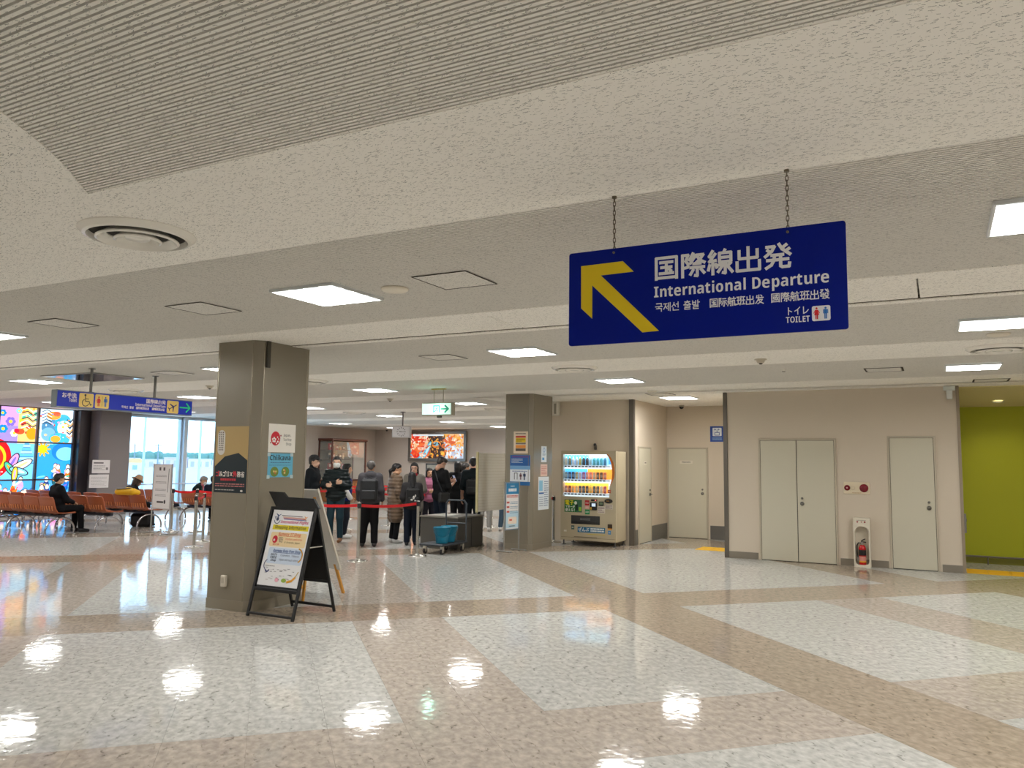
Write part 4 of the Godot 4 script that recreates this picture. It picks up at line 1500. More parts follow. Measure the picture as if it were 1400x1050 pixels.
# ------------------------------------------------------------------ drinks machine
func build_vending_machine() -> void:
	var t := thing("vending_machine", "beige drinks vending machine with three lit rows beside the second pillar", "vending machine", Vector3(-6.195, 0, -14.87))
	var body := pm(rgb(190, 178, 150), 0.4)
	var s := sm()
	box(s, Vector3(0, 0.985, -0.355), Vector3(1.19, 1.79, 0.51), 0.012)
	obj("cabinet", s, body, t)
	# front door: a frame round the show window whose right edge is a bow
	s = sm()
	var bow := [[0.40, 1.815], [0.455, 1.74], [0.492, 1.65], [0.512, 1.55], [0.52, 1.45], [0.512, 1.35], [0.49, 1.26], [0.46, 1.18], [0.455, 1.0], [0.455, 0.968]]
	var poly := [Vector2(0.595, 0.1), Vector2(0.595, 1.888), Vector2(-0.595, 1.888), Vector2(-0.595, 0.1)]
	var hole := [Vector2(-0.552, 0.968), Vector2(-0.552, 1.815)]
	for b in bow:
		hole.append(Vector2(b[0], b[1]))
	prism(s, [Vector2(-0.595, 0.1), Vector2(-0.552, 0.1), Vector2(-0.552, 1.888), Vector2(-0.595, 1.888)], -0.1, 0.0)
	prism(s, [Vector2(-0.552, 0.1), Vector2(0.595, 0.1), Vector2(0.595, 0.968), Vector2(-0.552, 0.968)], -0.1, 0.0)
	prism(s, [Vector2(-0.552, 1.815), Vector2(0.595, 1.815), Vector2(0.595, 1.888), Vector2(-0.552, 1.888)], -0.1, 0.0)
	var right := [Vector2(0.595, 0.968), Vector2(0.595, 1.815)]
	for b in bow:
		right.append(Vector2(b[0], b[1]))
	prism(s, right, -0.1, 0.0)
	var door_o := obj("front_door", s, body, t)
	# orange bow along the window
	s = sm()
	var band := []
	for b in bow.slice(0, 8):
		band.append(Vector2(b[0], b[1]))
	for k in range(7, -1, -1):
		band.append(Vector2(bow[k][0] + [0.02, 0.04, 0.048, 0.05, 0.05, 0.045, 0.03, 0.01][k], bow[k][1] + 0.01))
	prism(s, band, 0.0005, 0.006)
	obj("orange_trim", s, pm(rgb(206, 116, 40), 0.4), door_o)
	s = sm()
	box(s, Vector3(-0.02, 1.39, -0.098), Vector3(1.08, 0.86, 0.004))
	obj("back_light", s, glow(Color(0.86, 0.95, 1.0), 0.85), t)
	# coloured cards behind each row
	var cards := [[-0.545, 1.6, 0.52, 0.205, rgb(70, 180, 236)], [-0.02, 1.6, 0.43, 0.205, rgb(150, 210, 236)], [0.40, 1.62, 0.08, 0.15, rgb(50, 150, 220)], [-0.545, 1.32, 0.5, 0.205, rgb(66, 170, 226)], [-0.045, 1.32, 0.55, 0.205, rgb(250, 160, 40)], [-0.545, 1.045, 0.95, 0.2, rgb(250, 178, 50)]]
	for c in cards:
		s = sm()
		box(s, Vector3(c[0] + c[2] / 2, c[1] + c[3] / 2, -0.093), Vector3(c[2], c[3], 0.005))
		obj("display_card", s, glow(c[4], 0.85, c[4]), t)
	var black := pm(rgb(28, 26, 28), 0.4)
	var white := pm(rgb(226, 232, 236), 0.4)
	for r in 3:
		var y: float = [1.6, 1.322, 1.045][r]
		s = sm()
		box(s, Vector3(-0.05, y - 0.028, -0.055), Vector3(0.99, 0.05, 0.075), 0.004)
		obj("shelf", s, glow(Color(0.86, 0.93, 1.0), 0.25, rgb(220, 230, 236)), t)
		for k in 12:
			s = sm()
			box(s, Vector3(-0.50 + k * 0.0765, y - 0.03, -0.016), Vector3(0.048, 0.024, 0.01), 0.003)
			obj("button", s, pm(rgb(30, 80, 190), 0.3) if (r == 0 and k == 7) or (r == 1 and k == 4) else black, t)
	for r in 3:
		var vl := AreaLight3D.new()
		vl.name = "vending_row_lamp_%d" % r
		vl.area_size = Vector2(0.95, 0.03)
		vl.light_color = Color(0.92, 0.97, 1.0)
		vl.light_energy = 0.10
		vl.area_range = 3.0
		vl.shadow_enabled = true
		vl.position = Vector3(-6.245, [1.80, 1.55, 1.27][r], -14.87 - 0.02)
		vl.rotation.x = deg_to_rad(-42)
		add_child(vl)
	s = sm()
	prism(s, hole, -0.012, -0.008)
	obj("pane", s, pm(Color(0.9, 0.96, 1.0, 0.05), 0.02, 0.0, {"transparency": BaseMaterial3D.TRANSPARENCY_ALPHA}), t)
	# lower fittings
	var ink := Ink.new(self)
	ink.rect(-0.51, 0.653, 0.27, 0.25, rgb(30, 112, 52))
	ink.rect(-0.24, 0.653, 0.112, 0.25, rgb(60, 110, 84))
	ink.lift()
	ink.strokes("電子", -0.495, 0.80, 0.092, 0.092, rgb(240, 226, 40), 0.14, 0.06)
	ink.strokes("マネーが", -0.49, 0.735, 0.05, 0.055, rgb(245, 245, 240), 0.15, 0.06)
	ink.strokes("使える", -0.49, 0.668, 0.056, 0.06, rgb(245, 245, 240), 0.14, 0.06)
	ink.text("!", -0.30, 0.67, 0.055, rgb(245, 245, 240))
	ink.rrect(-0.265, 0.69, 0.05, 0.12, 0.01, rgb(20, 36, 36))
	ink.disc(-0.265, 0.84, 0.03, 0.034, rgb(230, 236, 226))
	ink.rrect(-0.195, 0.68, 0.055, 0.08, 0.008, rgb(150, 200, 60))
	ink.done("poster", t)
	for q in [["sticker", -0.062, 0.80, 0.092, 0.1, rgb(190, 30, 40)], ["sticker", -0.058, 0.73, 0.085, 0.065, rgb(222, 170, 160)], ["sticker", -0.06, 0.623, 0.1, 0.095, rgb(24, 140, 80)], ["notice", 0.212, 0.655, 0.155, 0.135, rgb(226, 218, 206)], ["notice", 0.37, 0.74, 0.16, 0.09, rgb(206, 198, 186)], ["sticker", 0.43, 0.25, 0.06, 0.07, rgb(60, 140, 200)], ["sticker", -0.52, 0.26, 0.06, 0.035, rgb(224, 220, 206)], ["sticker", 0.42, 1.055, 0.07, 0.065, rgb(196, 90, 60)], ["sticker", -0.358, 0.31, 0.066, 0.08, rgb(50, 90, 84)]]:
		s = sm()
		box(s, Vector3(q[1] + q[3] / 2, q[2] + q[4] / 2, 0.002), Vector3(q[3], q[4], 0.004), 0.001)
		var st := obj(q[0], s, pm(q[5], 0.4), t)
		ink = Ink.new(self)
		ink.z = 0.0046
		if q[0] == "notice":
			ink.small_print(q[1] + 0.01, q[2] + 0.01, q[3] - 0.02, q[4] - 0.02, 5, rgb(110, 60, 70))
		else:
			ink.small_print(q[1] + 0.012, q[2] + q[4] * 0.3, q[3] - 0.024, q[4] * 0.4, 2, rgb(240, 236, 230))
		ink.done("print", st)
	s = sm()
	box(s, Vector3(0.13, 0.789, 0.02), Vector3(0.142, 0.152, 0.04), 0.008)
	var reader := obj("card_reader", s, pm(rgb(24, 26, 30), 0.35), t)
	s = sm()
	box(s, Vector3(0.14, 0.815, 0.0415), Vector3(0.08, 0.06, 0.004), 0.001)
	obj("screen", s, glow(Color(0.75, 0.85, 0.95), 0.6), reader)
	s = sm()
	box(s, Vector3(0.085, 0.745, 0.0415), Vector3(0.03, 0.05, 0.004), 0.001)
	obj("mark", s, pm(rgb(230, 180, 40), 0.4), reader)
	s = sm()
	box(s, Vector3(0.29, 0.843, 0.008), Vector3(0.1, 0.084, 0.016), 0.004)
	var lcd := obj("price_display", s, pm(rgb(40, 44, 40), 0.35), t)
	s = sm()
	box(s, Vector3(0.29, 0.848, 0.017), Vector3(0.07, 0.044, 0.003))
	obj("screen", s, pm(rgb(120, 140, 110), 0.2), lcd)
	s = sm()
	box(s, Vector3(0.135, 0.905, 0.006), Vector3(0.13, 0.035, 0.012), 0.003)
	obj("coin_display", s, pm(rgb(20, 16, 16), 0.3), t)
	s = sm()
	box(s, Vector3(0.17, 0.905, 0.0125), Vector3(0.03, 0.014, 0.002))
	obj("digit_light", s, glow(Color(1, 0.12, 0.08), 1.2), t)
	s = sm()
	ball(s, Vector3(0.44, 0.897, 0.0), Vector3(0.088, 0.046, 0.022), 20, 8)
	var slot := obj("coin_slot", s, pm(rgb(44, 38, 34), 0.35), t)
	s = sm()
	box(s, Vector3(0.43, 0.9, 0.022), Vector3(0.06, 0.012, 0.012), 0.003)
	obj("lever", s, pm(rgb(190, 140, 60), 0.3, 0.7), slot)
	s = sm()
	box(s, Vector3(-0.051, 0.508, 0.004), Vector3(0.62, 0.17, 0.012), 0.006)
	var bin := obj("delivery_flap", s, pm(rgb(58, 60, 62), 0.25), t)
	s = sm()
	box(s, Vector3(-0.051, 0.455, 0.012), Vector3(0.56, 0.03, 0.008), 0.003)
	obj("handle", s, pm(rgb(36, 36, 38), 0.3), bin)
	ink = Ink.new(self)
	ink.z = 0.011
	ink.small_print(-0.16, 0.5, 0.22, 0.05, 2, rgb(120, 122, 122))
	ink.done("print", bin)
	s = sm()
	box(s, Vector3(0.472, 0.40, 0.008), Vector3(0.095, 0.096, 0.016), 0.02)
	obj("change_cup", s, pm(rgb(60, 44, 30), 0.4), t)
	s = sm()
	box(s, Vector3(0.472, 0.358, 0.012), Vector3(0.095, 0.022, 0.012), 0.003)
	obj("cup_lip", s, pm(rgb(230, 150, 40), 0.4), t)
	ink = Ink.new(self)
	ink.rrect(-0.22, 0.262, 0.59, 0.108, 0.01, rgb(20, 104, 146))
	ink.rect(-0.02, 0.224, 0.39, 0.012, rgb(206, 190, 60))
	ink.lift()
	ink.strokes("ぜんぶ", -0.205, 0.278, 0.075, 0.078, rgb(236, 240, 240), 0.14, 0.06)
	ink.small_print(0.06, 0.272, 0.29, 0.085, 2, rgb(225, 235, 236), 0.7)
	ink.done("banner", t)
	s = sm()
	box(s, Vector3(0, 0.155, 0.001), Vector3(1.17, 0.006, 0.004))
	box(s, Vector3(-0.05, 0.17, 0.003), Vector3(0.5, 0.012, 0.006), 0.002)
	obj("kick_seam", s, pm(rgb(120, 110, 90), 0.5), t)
	for p in [[-0.55, -0.06], [0.55, -0.06], [-0.55, -0.55], [0.55, -0.55]]:
		s = sm()
		cyl(s, Vector3(p[0], 0.0, p[1]), Vector3(p[0], 0.014, p[1]), 0.045, 0.045, 12)
		cyl(s, Vector3(p[0], 0.014, p[1]), Vector3(p[0], 0.1, p[1]), 0.016, 0.016, 10)
		obj("foot", s, pm(rgb(110, 110, 112), 0.35, 0.8), t)
	# the samples on show
	var lathe_can := [Vector2(0, 0.0), Vector2(0.028, 0.0), Vector2(0.031, 0.006), Vector2(0.031, 0.125), Vector2(0.025, 0.138), Vector2(0.025, 0.142), Vector2(0, 0.142)]
	var lathe_pet := [Vector2(0, 0), Vector2(0.03, 0.0), Vector2(0.032, 0.01), Vector2(0.03, 0.06), Vector2(0.032, 0.115), Vector2(0.013, 0.15), Vector2(0.013, 0.168), Vector2(0, 0.168)]
	var cols := [[rgb(226, 214, 190), rgb(150, 130, 90), rgb(240, 240, 244), rgb(236, 238, 240), rgb(220, 190, 90), rgb(40, 40, 46), rgb(60, 60, 70), rgb(200, 228, 236), rgb(90, 200, 214), rgb(70, 190, 206), rgb(96, 206, 220), rgb(60, 150, 200)], [rgb(120, 150, 160), rgb(30, 60, 110), rgb(20, 50, 90), rgb(200, 160, 90), rgb(230, 210, 220), rgb(190, 90, 150), rgb(240, 160, 150), rgb(236, 130, 120), rgb(220, 190, 150), rgb(110, 60, 30), rgb(90, 50, 30), rgb(226, 120, 90)], [rgb(190, 110, 90), rgb(140, 50, 40), rgb(236, 170, 80), rgb(230, 190, 120), rgb(60, 50, 50), rgb(44, 40, 44), rgb(70, 50, 44), rgb(240, 190, 50), rgb(50, 44, 44), rgb(80, 60, 50), rgb(226, 214, 190), rgb(190, 40, 60)]]
	for r in 3:
		for k in 12:
			s = sm()
			lathe(s, lathe_pet if r == 0 or (r == 2 and k == 7) else lathe_can, Transform3D.IDENTITY, 12)
			var col: Color = cols[r][k]
			var o := thing("drink_sample", "small drink sample, %s from the left on the %s vending machine row" % [nth(k), ["top", "middle", "bottom"][r]], "drink", Vector3(-6.195 - 0.50 + k * 0.0765, [1.597, 1.319, 1.042][r], -14.87 - 0.06), 0, "drinks in the vending machine")
			obj("container", s, pm(col, 0.3), o)
			s = sm()
			if r == 0:
				lathe(s, [Vector2(0.0135, 0.15), Vector2(0.0135, 0.168), Vector2(0, 0.168)], Transform3D.IDENTITY, 10)
				obj("cap", s, pm(rgb(236, 236, 236), 0.4), o)
			else:
				lathe(s, [Vector2(0.0316, 0.04), Vector2(0.0316, 0.095)], Transform3D.IDENTITY, 12)
				obj("wrap", s, pm(col.lerp(Color.WHITE, 0.45), 0.4), o)


# ------------------------------------------------------------------ fire point
func build_fire_things() -> void:
	var cream := pm(rgb(222, 208, 180), 0.45)
	var t := thing("fire_alarm_plate", "cream fire alarm plate with two dark red lamps above the extinguisher", "fire alarm", Vector3(-1.405, 1.186, -14.52))
	var s := sm()
	box(s, Vector3(0.203, 0.098, 0.008), Vector3(0.406, 0.196, 0.016), 0.004)
	obj("plate", s, cream, t)
	var red := pm(rgb(120, 8, 30), 0.25)
	for q in [[0.057, 0.047, "call_button"], [0.315, 0.068, "lamp_lens"]]:
		s = sm()
		lathe(s, [Vector2(q[1], 0.0), Vector2(q[1], 0.012), Vector2(q[1] * 0.9, 0.02), Vector2(q[1] * 0.55, 0.034), Vector2(0, 0.04)], Transform3D(Basis(Vector3.RIGHT, PI / 2), Vector3(q[0], 0.1, 0.014)), 28)
		obj(q[2], s, red, t)
	s = sm()
	lathe(s, [Vector2(0, 0.0), Vector2(0.014, 0.0), Vector2(0.014, -0.002)].slice(0, 2), Transform3D(Basis(Vector3.RIGHT, PI / 2), Vector3(0.057, 0.1, 0.0555)), 14)
	obj("button_dot", s, pm(rgb(220, 160, 160), 0.4), t)
	s = sm()
	lathe(s, [Vector2(0.036, 0.0), Vector2(0.036, 0.004), Vector2(0.028, 0.004)], Transform3D(Basis(Vector3.RIGHT, PI / 2), Vector3(0.145, 0.1, 0.014)), 24)
	obj("speaker_ring", s, pm(rgb(206, 190, 160), 0.5), t)
	var ink := Ink.new(self)
	ink.z = 0.0166
	ink.small_print(0.13, 0.012, 0.14, 0.018, 1, rgb(170, 130, 80))
	ink.done("print", t)
	# the arched niche box
	t = thing("extinguisher_box", "white arched extinguisher cabinet standing against the wall between the doors", "cabinet", Vector3(-1.136, 0, -14.52))
	var white := pm(rgb(226, 218, 200), 0.45)
	s = sm()
	var outer := [Vector2(-0.126, 0.0), Vector2(0.126, 0.0), Vector2(0.126, 0.8), Vector2(-0.126, 0.8)]
	var lft := []
	var rgt := []
	for k in 13:
		var a := PI / 2 + PI / 2 * k / 12.0
		lft.append(Vector2(cos(a) * 0.105, 0.56 + sin(a) * 0.105))
	for k in 7:
		var a := PI + PI / 2 * k / 6.0
		lft.append(Vector2(-0.045 + cos(a) * 0.06, 0.1 + sin(a) * 0.06))
	lft.append(Vector2(0, 0.04))
	var half := lft.duplicate()
	half.append_array([Vector2(0, 0), Vector2(-0.126, 0), Vector2(-0.126, 0.8), Vector2(0, 0.8)])
	for p in half:
		rgt.append(Vector2(-p.x, p.y))
	prism(s, half, 0.004, 0.15)
	prism(s, rgt, 0.004, 0.15)
	obj("shell", s, white, t)
	s = sm()
	box(s, Vector3(0, 0.4, 0.004), Vector3(0.25, 0.798, 0.008))
	obj("back_panel", s, white, t)
	ink = Ink.new(self)
	ink.z = 0.151
	for q in [[-0.06, 0.013], [0.0, 0.009], [0.052, 0.014]]:
		ink.disc(q[0], 0.735, q[1], q[1], rgb(150, 30, 40), 14)
	ink.small_print(-0.07, 0.755, 0.14, 0.014, 1, rgb(120, 100, 90))
	ink.done("print", t)
	t = thing("fire_extinguisher", "red fire extinguisher with black hose inside the white arched cabinet", "extinguisher", Vector3(-1.136, 0.041, -14.43))
	s = sm()
	lathe(s, [Vector2(0, 0), Vector2(0.05, 0.0), Vector2(0.055, 0.008), Vector2(0.055, 0.26), Vector2(0.05, 0.29), Vector2(0.03, 0.315), Vector2(0.02, 0.32), Vector2(0, 0.32)], Transform3D.IDENTITY, 28)
	var cylr := obj("cylinder", s, pm(rgb(196, 14, 22), 0.25), t)
	s = sm()
	lathe(s, [Vector2(0.0556, 0.15), Vector2(0.0556, 0.24)], Transform3D.IDENTITY, 28)
	obj("label_band", s, pm(rgb(30, 26, 28), 0.4), cylr)
	s = sm()
	lathe(s, [Vector2(0.0556, 0.06), Vector2(0.0556, 0.135)], Transform3D.IDENTITY, 28)
	obj("label_band", s, pm(rgb(222, 150, 140), 0.4), cylr)
	s = sm()
	lathe(s, [Vector2(0.056, 0.04), Vector2(0.056, 0.062)], Transform3D.IDENTITY, 28)
	obj("label_band", s, pm(rgb(240, 180, 40), 0.4), cylr)
	s = sm()
	cyl(s, Vector3(0, 0.315, 0), Vector3(0, 0.37, 0), 0.022, 0.022, 14)
	obj("valve", s, pm(rgb(170, 168, 164), 0.3, 0.8), t)
	s = sm()
	tube(s, [Vector3(-0.01, 0.37, 0), Vector3(0.0, 0.395, 0.01), Vector3(0.05, 0.42, 0.02)], 0.009, 8)
	tube(s, [Vector3(0.0, 0.37, 0), Vector3(0.06, 0.365, 0.02)], 0.008, 8)
	obj("handle", s, pm(rgb(24, 22, 22), 0.4), t)
	s = sm()
	tube(s, [Vector3(-0.02, 0.345, 0), Vector3(-0.055, 0.35, 0.01), Vector3(-0.078, 0.31, 0.015), Vector3(-0.078, 0.2, 0.015), Vector3(-0.07, 0.12, 0.015)], 0.01, 8)
	obj("hose", s, pm(rgb(24, 22, 22), 0.5), t)
	s = sm()
	cyl(s, Vector3(-0.07, 0.12, 0.015), Vector3(-0.066, 0.06, 0.015), 0.011, 0.017, 10)
	obj("nozzle", s, pm(rgb(150, 146, 140), 0.4), t)


# ------------------------------------------------------------------ papers on the pillars and walls
func build_column_notices() -> void:
	var w := rgb(240, 238, 232)
	# near pillar, front: a poster in tan and dark teal, its figure left out
	var q := sheet("poster", "tall tan and dark teal poster with red and white lettering on near pillar", "poster", Vector3(-7.178, 1.268, -6.36), 0, 0.5, 0.735, rgb(190, 162, 106), 0.003)
	var ink: Ink = q[1]
	var teal := rgb(10, 30, 42)
	ink.poly([Vector2(0.0, 0.0), Vector2(0.5, 0.0), Vector2(0.5, 0.36), Vector2(0.36, 0.44), Vector2(0.15, 0.40), Vector2(0.0, 0.29)], teal)
	ink.lift()
	ink.rrect(0.03, 0.415, 0.115, 0.28, 0.055, rgb(226, 222, 214))
	ink.lift()
	for k in 3:
		for i in 9:
			ink.rect(0.05 + k * 0.028, 0.66 - i * 0.024, 0.014, 0.014, rgb(90, 60, 60) if i == 0 else rgb(70, 66, 66))
	var red := rgb(206, 50, 66)
	ink.strokes("ゴ", 0.022, 0.175, 0.052, 0.062, red, 0.22)
	ink.strokes("ルゴ", 0.076, 0.175, 0.05, 0.062, rgb(236, 232, 226), 0.22)
	ink.text("13", 0.186, 0.178, 0.055, rgb(236, 232, 226), 0.045)
	ink.text("x", 0.243, 0.185, 0.055, rgb(236, 232, 226), 0.04)
	ink.strokes("外", 0.29, 0.175, 0.058, 0.062, red, 0.22)
	ink.strokes("務省", 0.352, 0.175, 0.056, 0.062, rgb(236, 232, 226), 0.13)
	ink.small_print(0.1, 0.125, 0.24, 0.03, 1, red, 0.8)
	ink.small_print(0.02, 0.062, 0.45, 0.045, 2, rgb(190, 120, 120), 0.5)
	ink.small_print(0.02, 0.022, 0.3, 0.016, 1, rgb(180, 180, 176), 0.6)
	ink.disc(0.43, 0.024, 0.02, 0.011, rgb(226, 222, 214))
	ink.done("print", q[0])
	# near pillar, right side
	q = sheet("shop_sign", "white tax-free shop sign with a red blossom disc on near pillar", "sign", Vector3(-6.58, 1.722, -6.555), 90, 0.42, 0.32, rgb(236, 232, 224), 0.004)
	ink = q[1]
	ink.disc(0.105, 0.155, 0.072, 0.08, rgb(196, 6, 34), 28)
	ink.lift()
	for k in 5:
		var a := TAU * k / 5 + 0.3
		ink.disc(0.082 + cos(a) * 0.021, 0.14 + sin(a) * 0.021, 0.0125, 0.0125, w, 10)
	for p in [[0.135, 0.17, 0.009], [0.15, 0.15, 0.008], [0.14, 0.12, 0.012], [0.12, 0.1, 0.009]]:
		ink.disc(p[0], p[1], p[2], p[2], w, 10)
	for p in [[0.185, 0.19, 0.01], [0.03, 0.105, 0.009], [0.172, 0.155, 0.006]]:
		ink.disc(p[0], p[1], p[2], p[2], rgb(150, 20, 60), 10)
	ink.text("Japan.", 0.225, 0.182, 0.03, rgb(50, 48, 50), 0.12, false)
	ink.text("Tax-free", 0.225, 0.132, 0.03, rgb(70, 68, 70), 0.13, false)
	ink.text("Shop", 0.27, 0.082, 0.03, rgb(70, 68, 70), 0.085, false)
	ink.done("print", q[0])
	q = sheet("poster", "light blue taped poster with handwritten title below the tax-free sign", "poster", Vector3(-6.58, 1.442, -6.56), 90, 0.39, 0.268, rgb(96, 176, 206), 0.002)
	ink = q[1]
	ink.text("Chiikawa", 0.03, 0.19, 0.058, rgb(24, 24, 34), 0.32)
	ink.small_print(0.04, 0.158, 0.31, 0.014, 1, rgb(60, 90, 130), 0.6)
	ink.small_print(0.02, 0.128, 0.34, 0.022, 2, rgb(70, 120, 160), 0.3)
	for cx in [0.105, 0.275]:
		ink.z = 0.0032
		ink.disc(cx, 0.062, 0.062, 0.056, rgb(104, 130, 50), 24)
		ink.z = 0.0037
		for k in 6:
			ink.disc(cx - 0.03 + rng.randf() * 0.06, 0.04 + rng.randf() * 0.045, 0.014, 0.012, [rgb(214, 190, 120), rgb(190, 110, 50), rgb(90, 150, 60)][k % 3], 12)
	ink.z = 0.0042
	for p in [[-0.012, 0.235], [0.345, 0.235], [-0.012, -0.015], [0.352, -0.015]]:
		ink.rect(p[0], p[1], 0.045, 0.04, rgb(180, 200, 204))
	ink.done("print", q[0])
	# second pillar, front
	q = sheet("notice", "cream notice with red, yellow and orange bands high on the second pillar", "notice", Vector3(-7.148, 1.808, -13.47), 0, 0.305, 0.42, rgb(226, 208, 184), 0.003)
	ink = q[1]
	ink.small_print(0.04, 0.36, 0.225, 0.03, 1, rgb(90, 80, 76), 0.6)
	for k in [[0.30, 0.035, rgb(196, 60, 44)], [0.21, 0.085, rgb(224, 190, 20)], [0.175, 0.03, rgb(120, 110, 104)], [0.10, 0.06, rgb(222, 140, 50)], [0.045, 0.05, rgb(86, 76, 66)]]:
		ink.rect(0.045, k[0], 0.215, k[1], k[2])
	ink.lift()
	ink.small_print(0.055, 0.225, 0.19, 0.06, 3, rgb(80, 60, 20))
	ink.done("print", q[0])
	q = sheet("poster", "blue and white baggage notice below the cream notice on the second pillar", "poster", Vector3(-7.218, 1.205, -13.47), 0, 0.43, 0.572, rgb(226, 230, 236), 0.003)
	ink = q[1]
	ink.rect(0.0, 0.30, 0.43, 0.272, rgb(24, 92, 164))
	ink.rect(0.0, 0.0, 0.43, 0.07, rgb(30, 100, 160))
	ink.rect(0.0, 0.30, 0.43, 0.07, rgb(110, 160, 206))
	ink.lift()
	ink.rect(0.04, 0.53, 0.36, 0.018, rgb(120, 60, 130))
	ink.small_print(0.03, 0.42, 0.24, 0.09, 4, rgb(190, 200, 210), 0.5)
	ink.small_print(0.05, 0.255, 0.32, 0.02, 1, rgb(80, 110, 160), 0.6)
	for x in [0.09, 0.15]:
		ink.rect(x, 0.11, 0.012, 0.12, rgb(60, 62, 66))
	ink.rect(0.09, 0.225, 0.072, 0.012, rgb(60, 62, 66))
	figure_ink(ink, 0.23, 0.17, 0.13, rgb(90, 40, 50), false)
	figure_ink(ink, 0.31, 0.175, 0.15, rgb(20, 50, 90), false)
	ink.done("print", q[0])
	# second pillar, right side
	q = sheet("notice", "small white notice with a round blue mark topmost on the pillar's right side", "notice", Vector3(-6.75, 1.648, -13.862), 90, 0.235, 0.31, rgb(222, 230, 234), 0.002)
	ink = q[1]
	ink.arc(0.12, 0.235, 0.04, 0, 360, 0.012, rgb(50, 130, 190), 20)
	ink.rect(0.04, 0.04, 0.09, 0.05, rgb(50, 140, 200))
	ink.small_print(0.05, 0.12, 0.14, 0.06, 3, rgb(110, 140, 160))
	ink.done("print", q[0])
	q = sheet("notice", "small pinkish paper in the middle of the pillar's right side", "notice", Vector3(-6.75, 1.378, -13.836), 90, 0.298, 0.23, rgb(226, 196, 180), 0.002)
	ink = q[1]
	ink.small_print(0.03, 0.03, 0.24, 0.17, 5, rgb(190, 110, 100), 0.4)
	ink.done("print", q[0])
	q = sheet("notice", "tall white and blue notice lowest on the pillar's right side", "notice", Vector3(-6.75, 0.737, -13.745), 90, 0.465, 0.63, rgb(220, 228, 234), 0.002)
	ink = q[1]
	ink.rect(0.03, 0.36, 0.16, 0.2, rgb(130, 190, 220))
	ink.rect(0.02, 0.3, 0.22, 0.03, rgb(30, 90, 160))
	ink.small_print(0.25, 0.06, 0.19, 0.5, 12, rgb(110, 130, 160), 0.4)
	ink.small_print(0.03, 0.06, 0.19, 0.2, 5, rgb(150, 160, 180), 0.4)
	ink.done("print", q[0])
	# picture wall pillar
	q = sheet("notice", "white notice, upper one on the grey pillar beside the windows", "notice", Vector3(-20.9, 1.18, -14.2), 90, 0.54, 0.37, rgb(216, 210, 208), 0.003)
	ink = q[1]
	ink.rect(0.04, 0.27, 0.3, 0.035, rgb(90, 84, 86))
	ink.small_print(0.04, 0.08, 0.36, 0.15, 4, rgb(120, 112, 112), 0.35)
	ink.rect(0.42, 0.09, 0.07, 0.07, rgb(120, 112, 112))
	ink.done("print", q[0])
	q = sheet("notice", "white notice, lower one on the grey pillar beside the windows", "notice", Vector3(-20.9, 0.77, -14.14), 90, 0.59, 0.37, rgb(212, 206, 204), 0.003)
	ink = q[1]
	ink.small_print(0.05, 0.04, 0.48, 0.28, 7, rgb(160, 150, 150), 0.25)
	ink.done("print", q[0])
	# little white case high beside the second pillar
	var t := thing("wall_speaker", "small white slatted case high on the wall above the vending machine", "speaker", Vector3(-7.2, 2.64, -15.5))
	var s := sm()
	box(s, Vector3(0, 0.15, 0.06), Vector3(0.2, 0.3, 0.12), 0.01)
	obj("case", s, pm(rgb(222, 218, 206), 0.5), t)
	s = sm()
	box(s, Vector3(0.03, 0.15, 0.121), Vector3(0.05, 0.22, 0.004), 0.001)
	obj("grille", s, pm(rgb(150, 146, 130), 0.6), t)
	t = thing("wall_bracket", "tiny dark cable bracket on the wall just above the vending machine", "bracket", Vector3(-6.28, 1.95, -15.5))
	s = sm()
	box(s, Vector3(0, 0.02, 0.02), Vector3(0.05, 0.1, 0.04), 0.006)
	obj("plate", s, pm(rgb(90, 86, 80), 0.4, 0.5), t)
	s = sm()
	ball(s, Vector3(0, 0.075, 0.05), Vector3(0.03, 0.03, 0.03), 12, 8)
	obj("eye", s, pm(rgb(40, 38, 36), 0.3), t)
	# blue pictogram plate in the alcove
	q = sheet("pictogram_plate", "square blue smoking room pictogram plate beside the alcove door", "sign", Vector3(-4.452, 2.148, -17.75), 0, 0.31, 0.345, rgb(16, 66, 160), 0.01)
	ink = q[1]
	ink.rrect(0.055, 0.125, 0.2, 0.185, 0.015, rgb(228, 236, 244))
	ink.small_print(0.05, 0.03, 0.21, 0.07, 2, rgb(150, 190, 230), 0.5)
	ink.lift()
	var blue := rgb(16, 66, 160)
	ink.rect(0.1, 0.14, 0.11, 0.012, blue)
	ink.rect(0.1, 0.14, 0.012, 0.07, blue)
	ink.rect(0.198, 0.14, 0.012, 0.07, blue)
	ink.rect(0.1, 0.2, 0.11, 0.012, blue)
	ink.line([Vector2(0.155, 0.212), Vector2(0.155, 0.25)], 0.014, blue)
	for x in [0.11, 0.185]:
		ink.line([Vector2(x - 0.018, 0.272), Vector2(x + 0.024, 0.272)], 0.01, blue)
		ink.line([Vector2(x, 0.256), Vector2(x, 0.294)], 0.01, blue)
	ink.done("print", q[0])


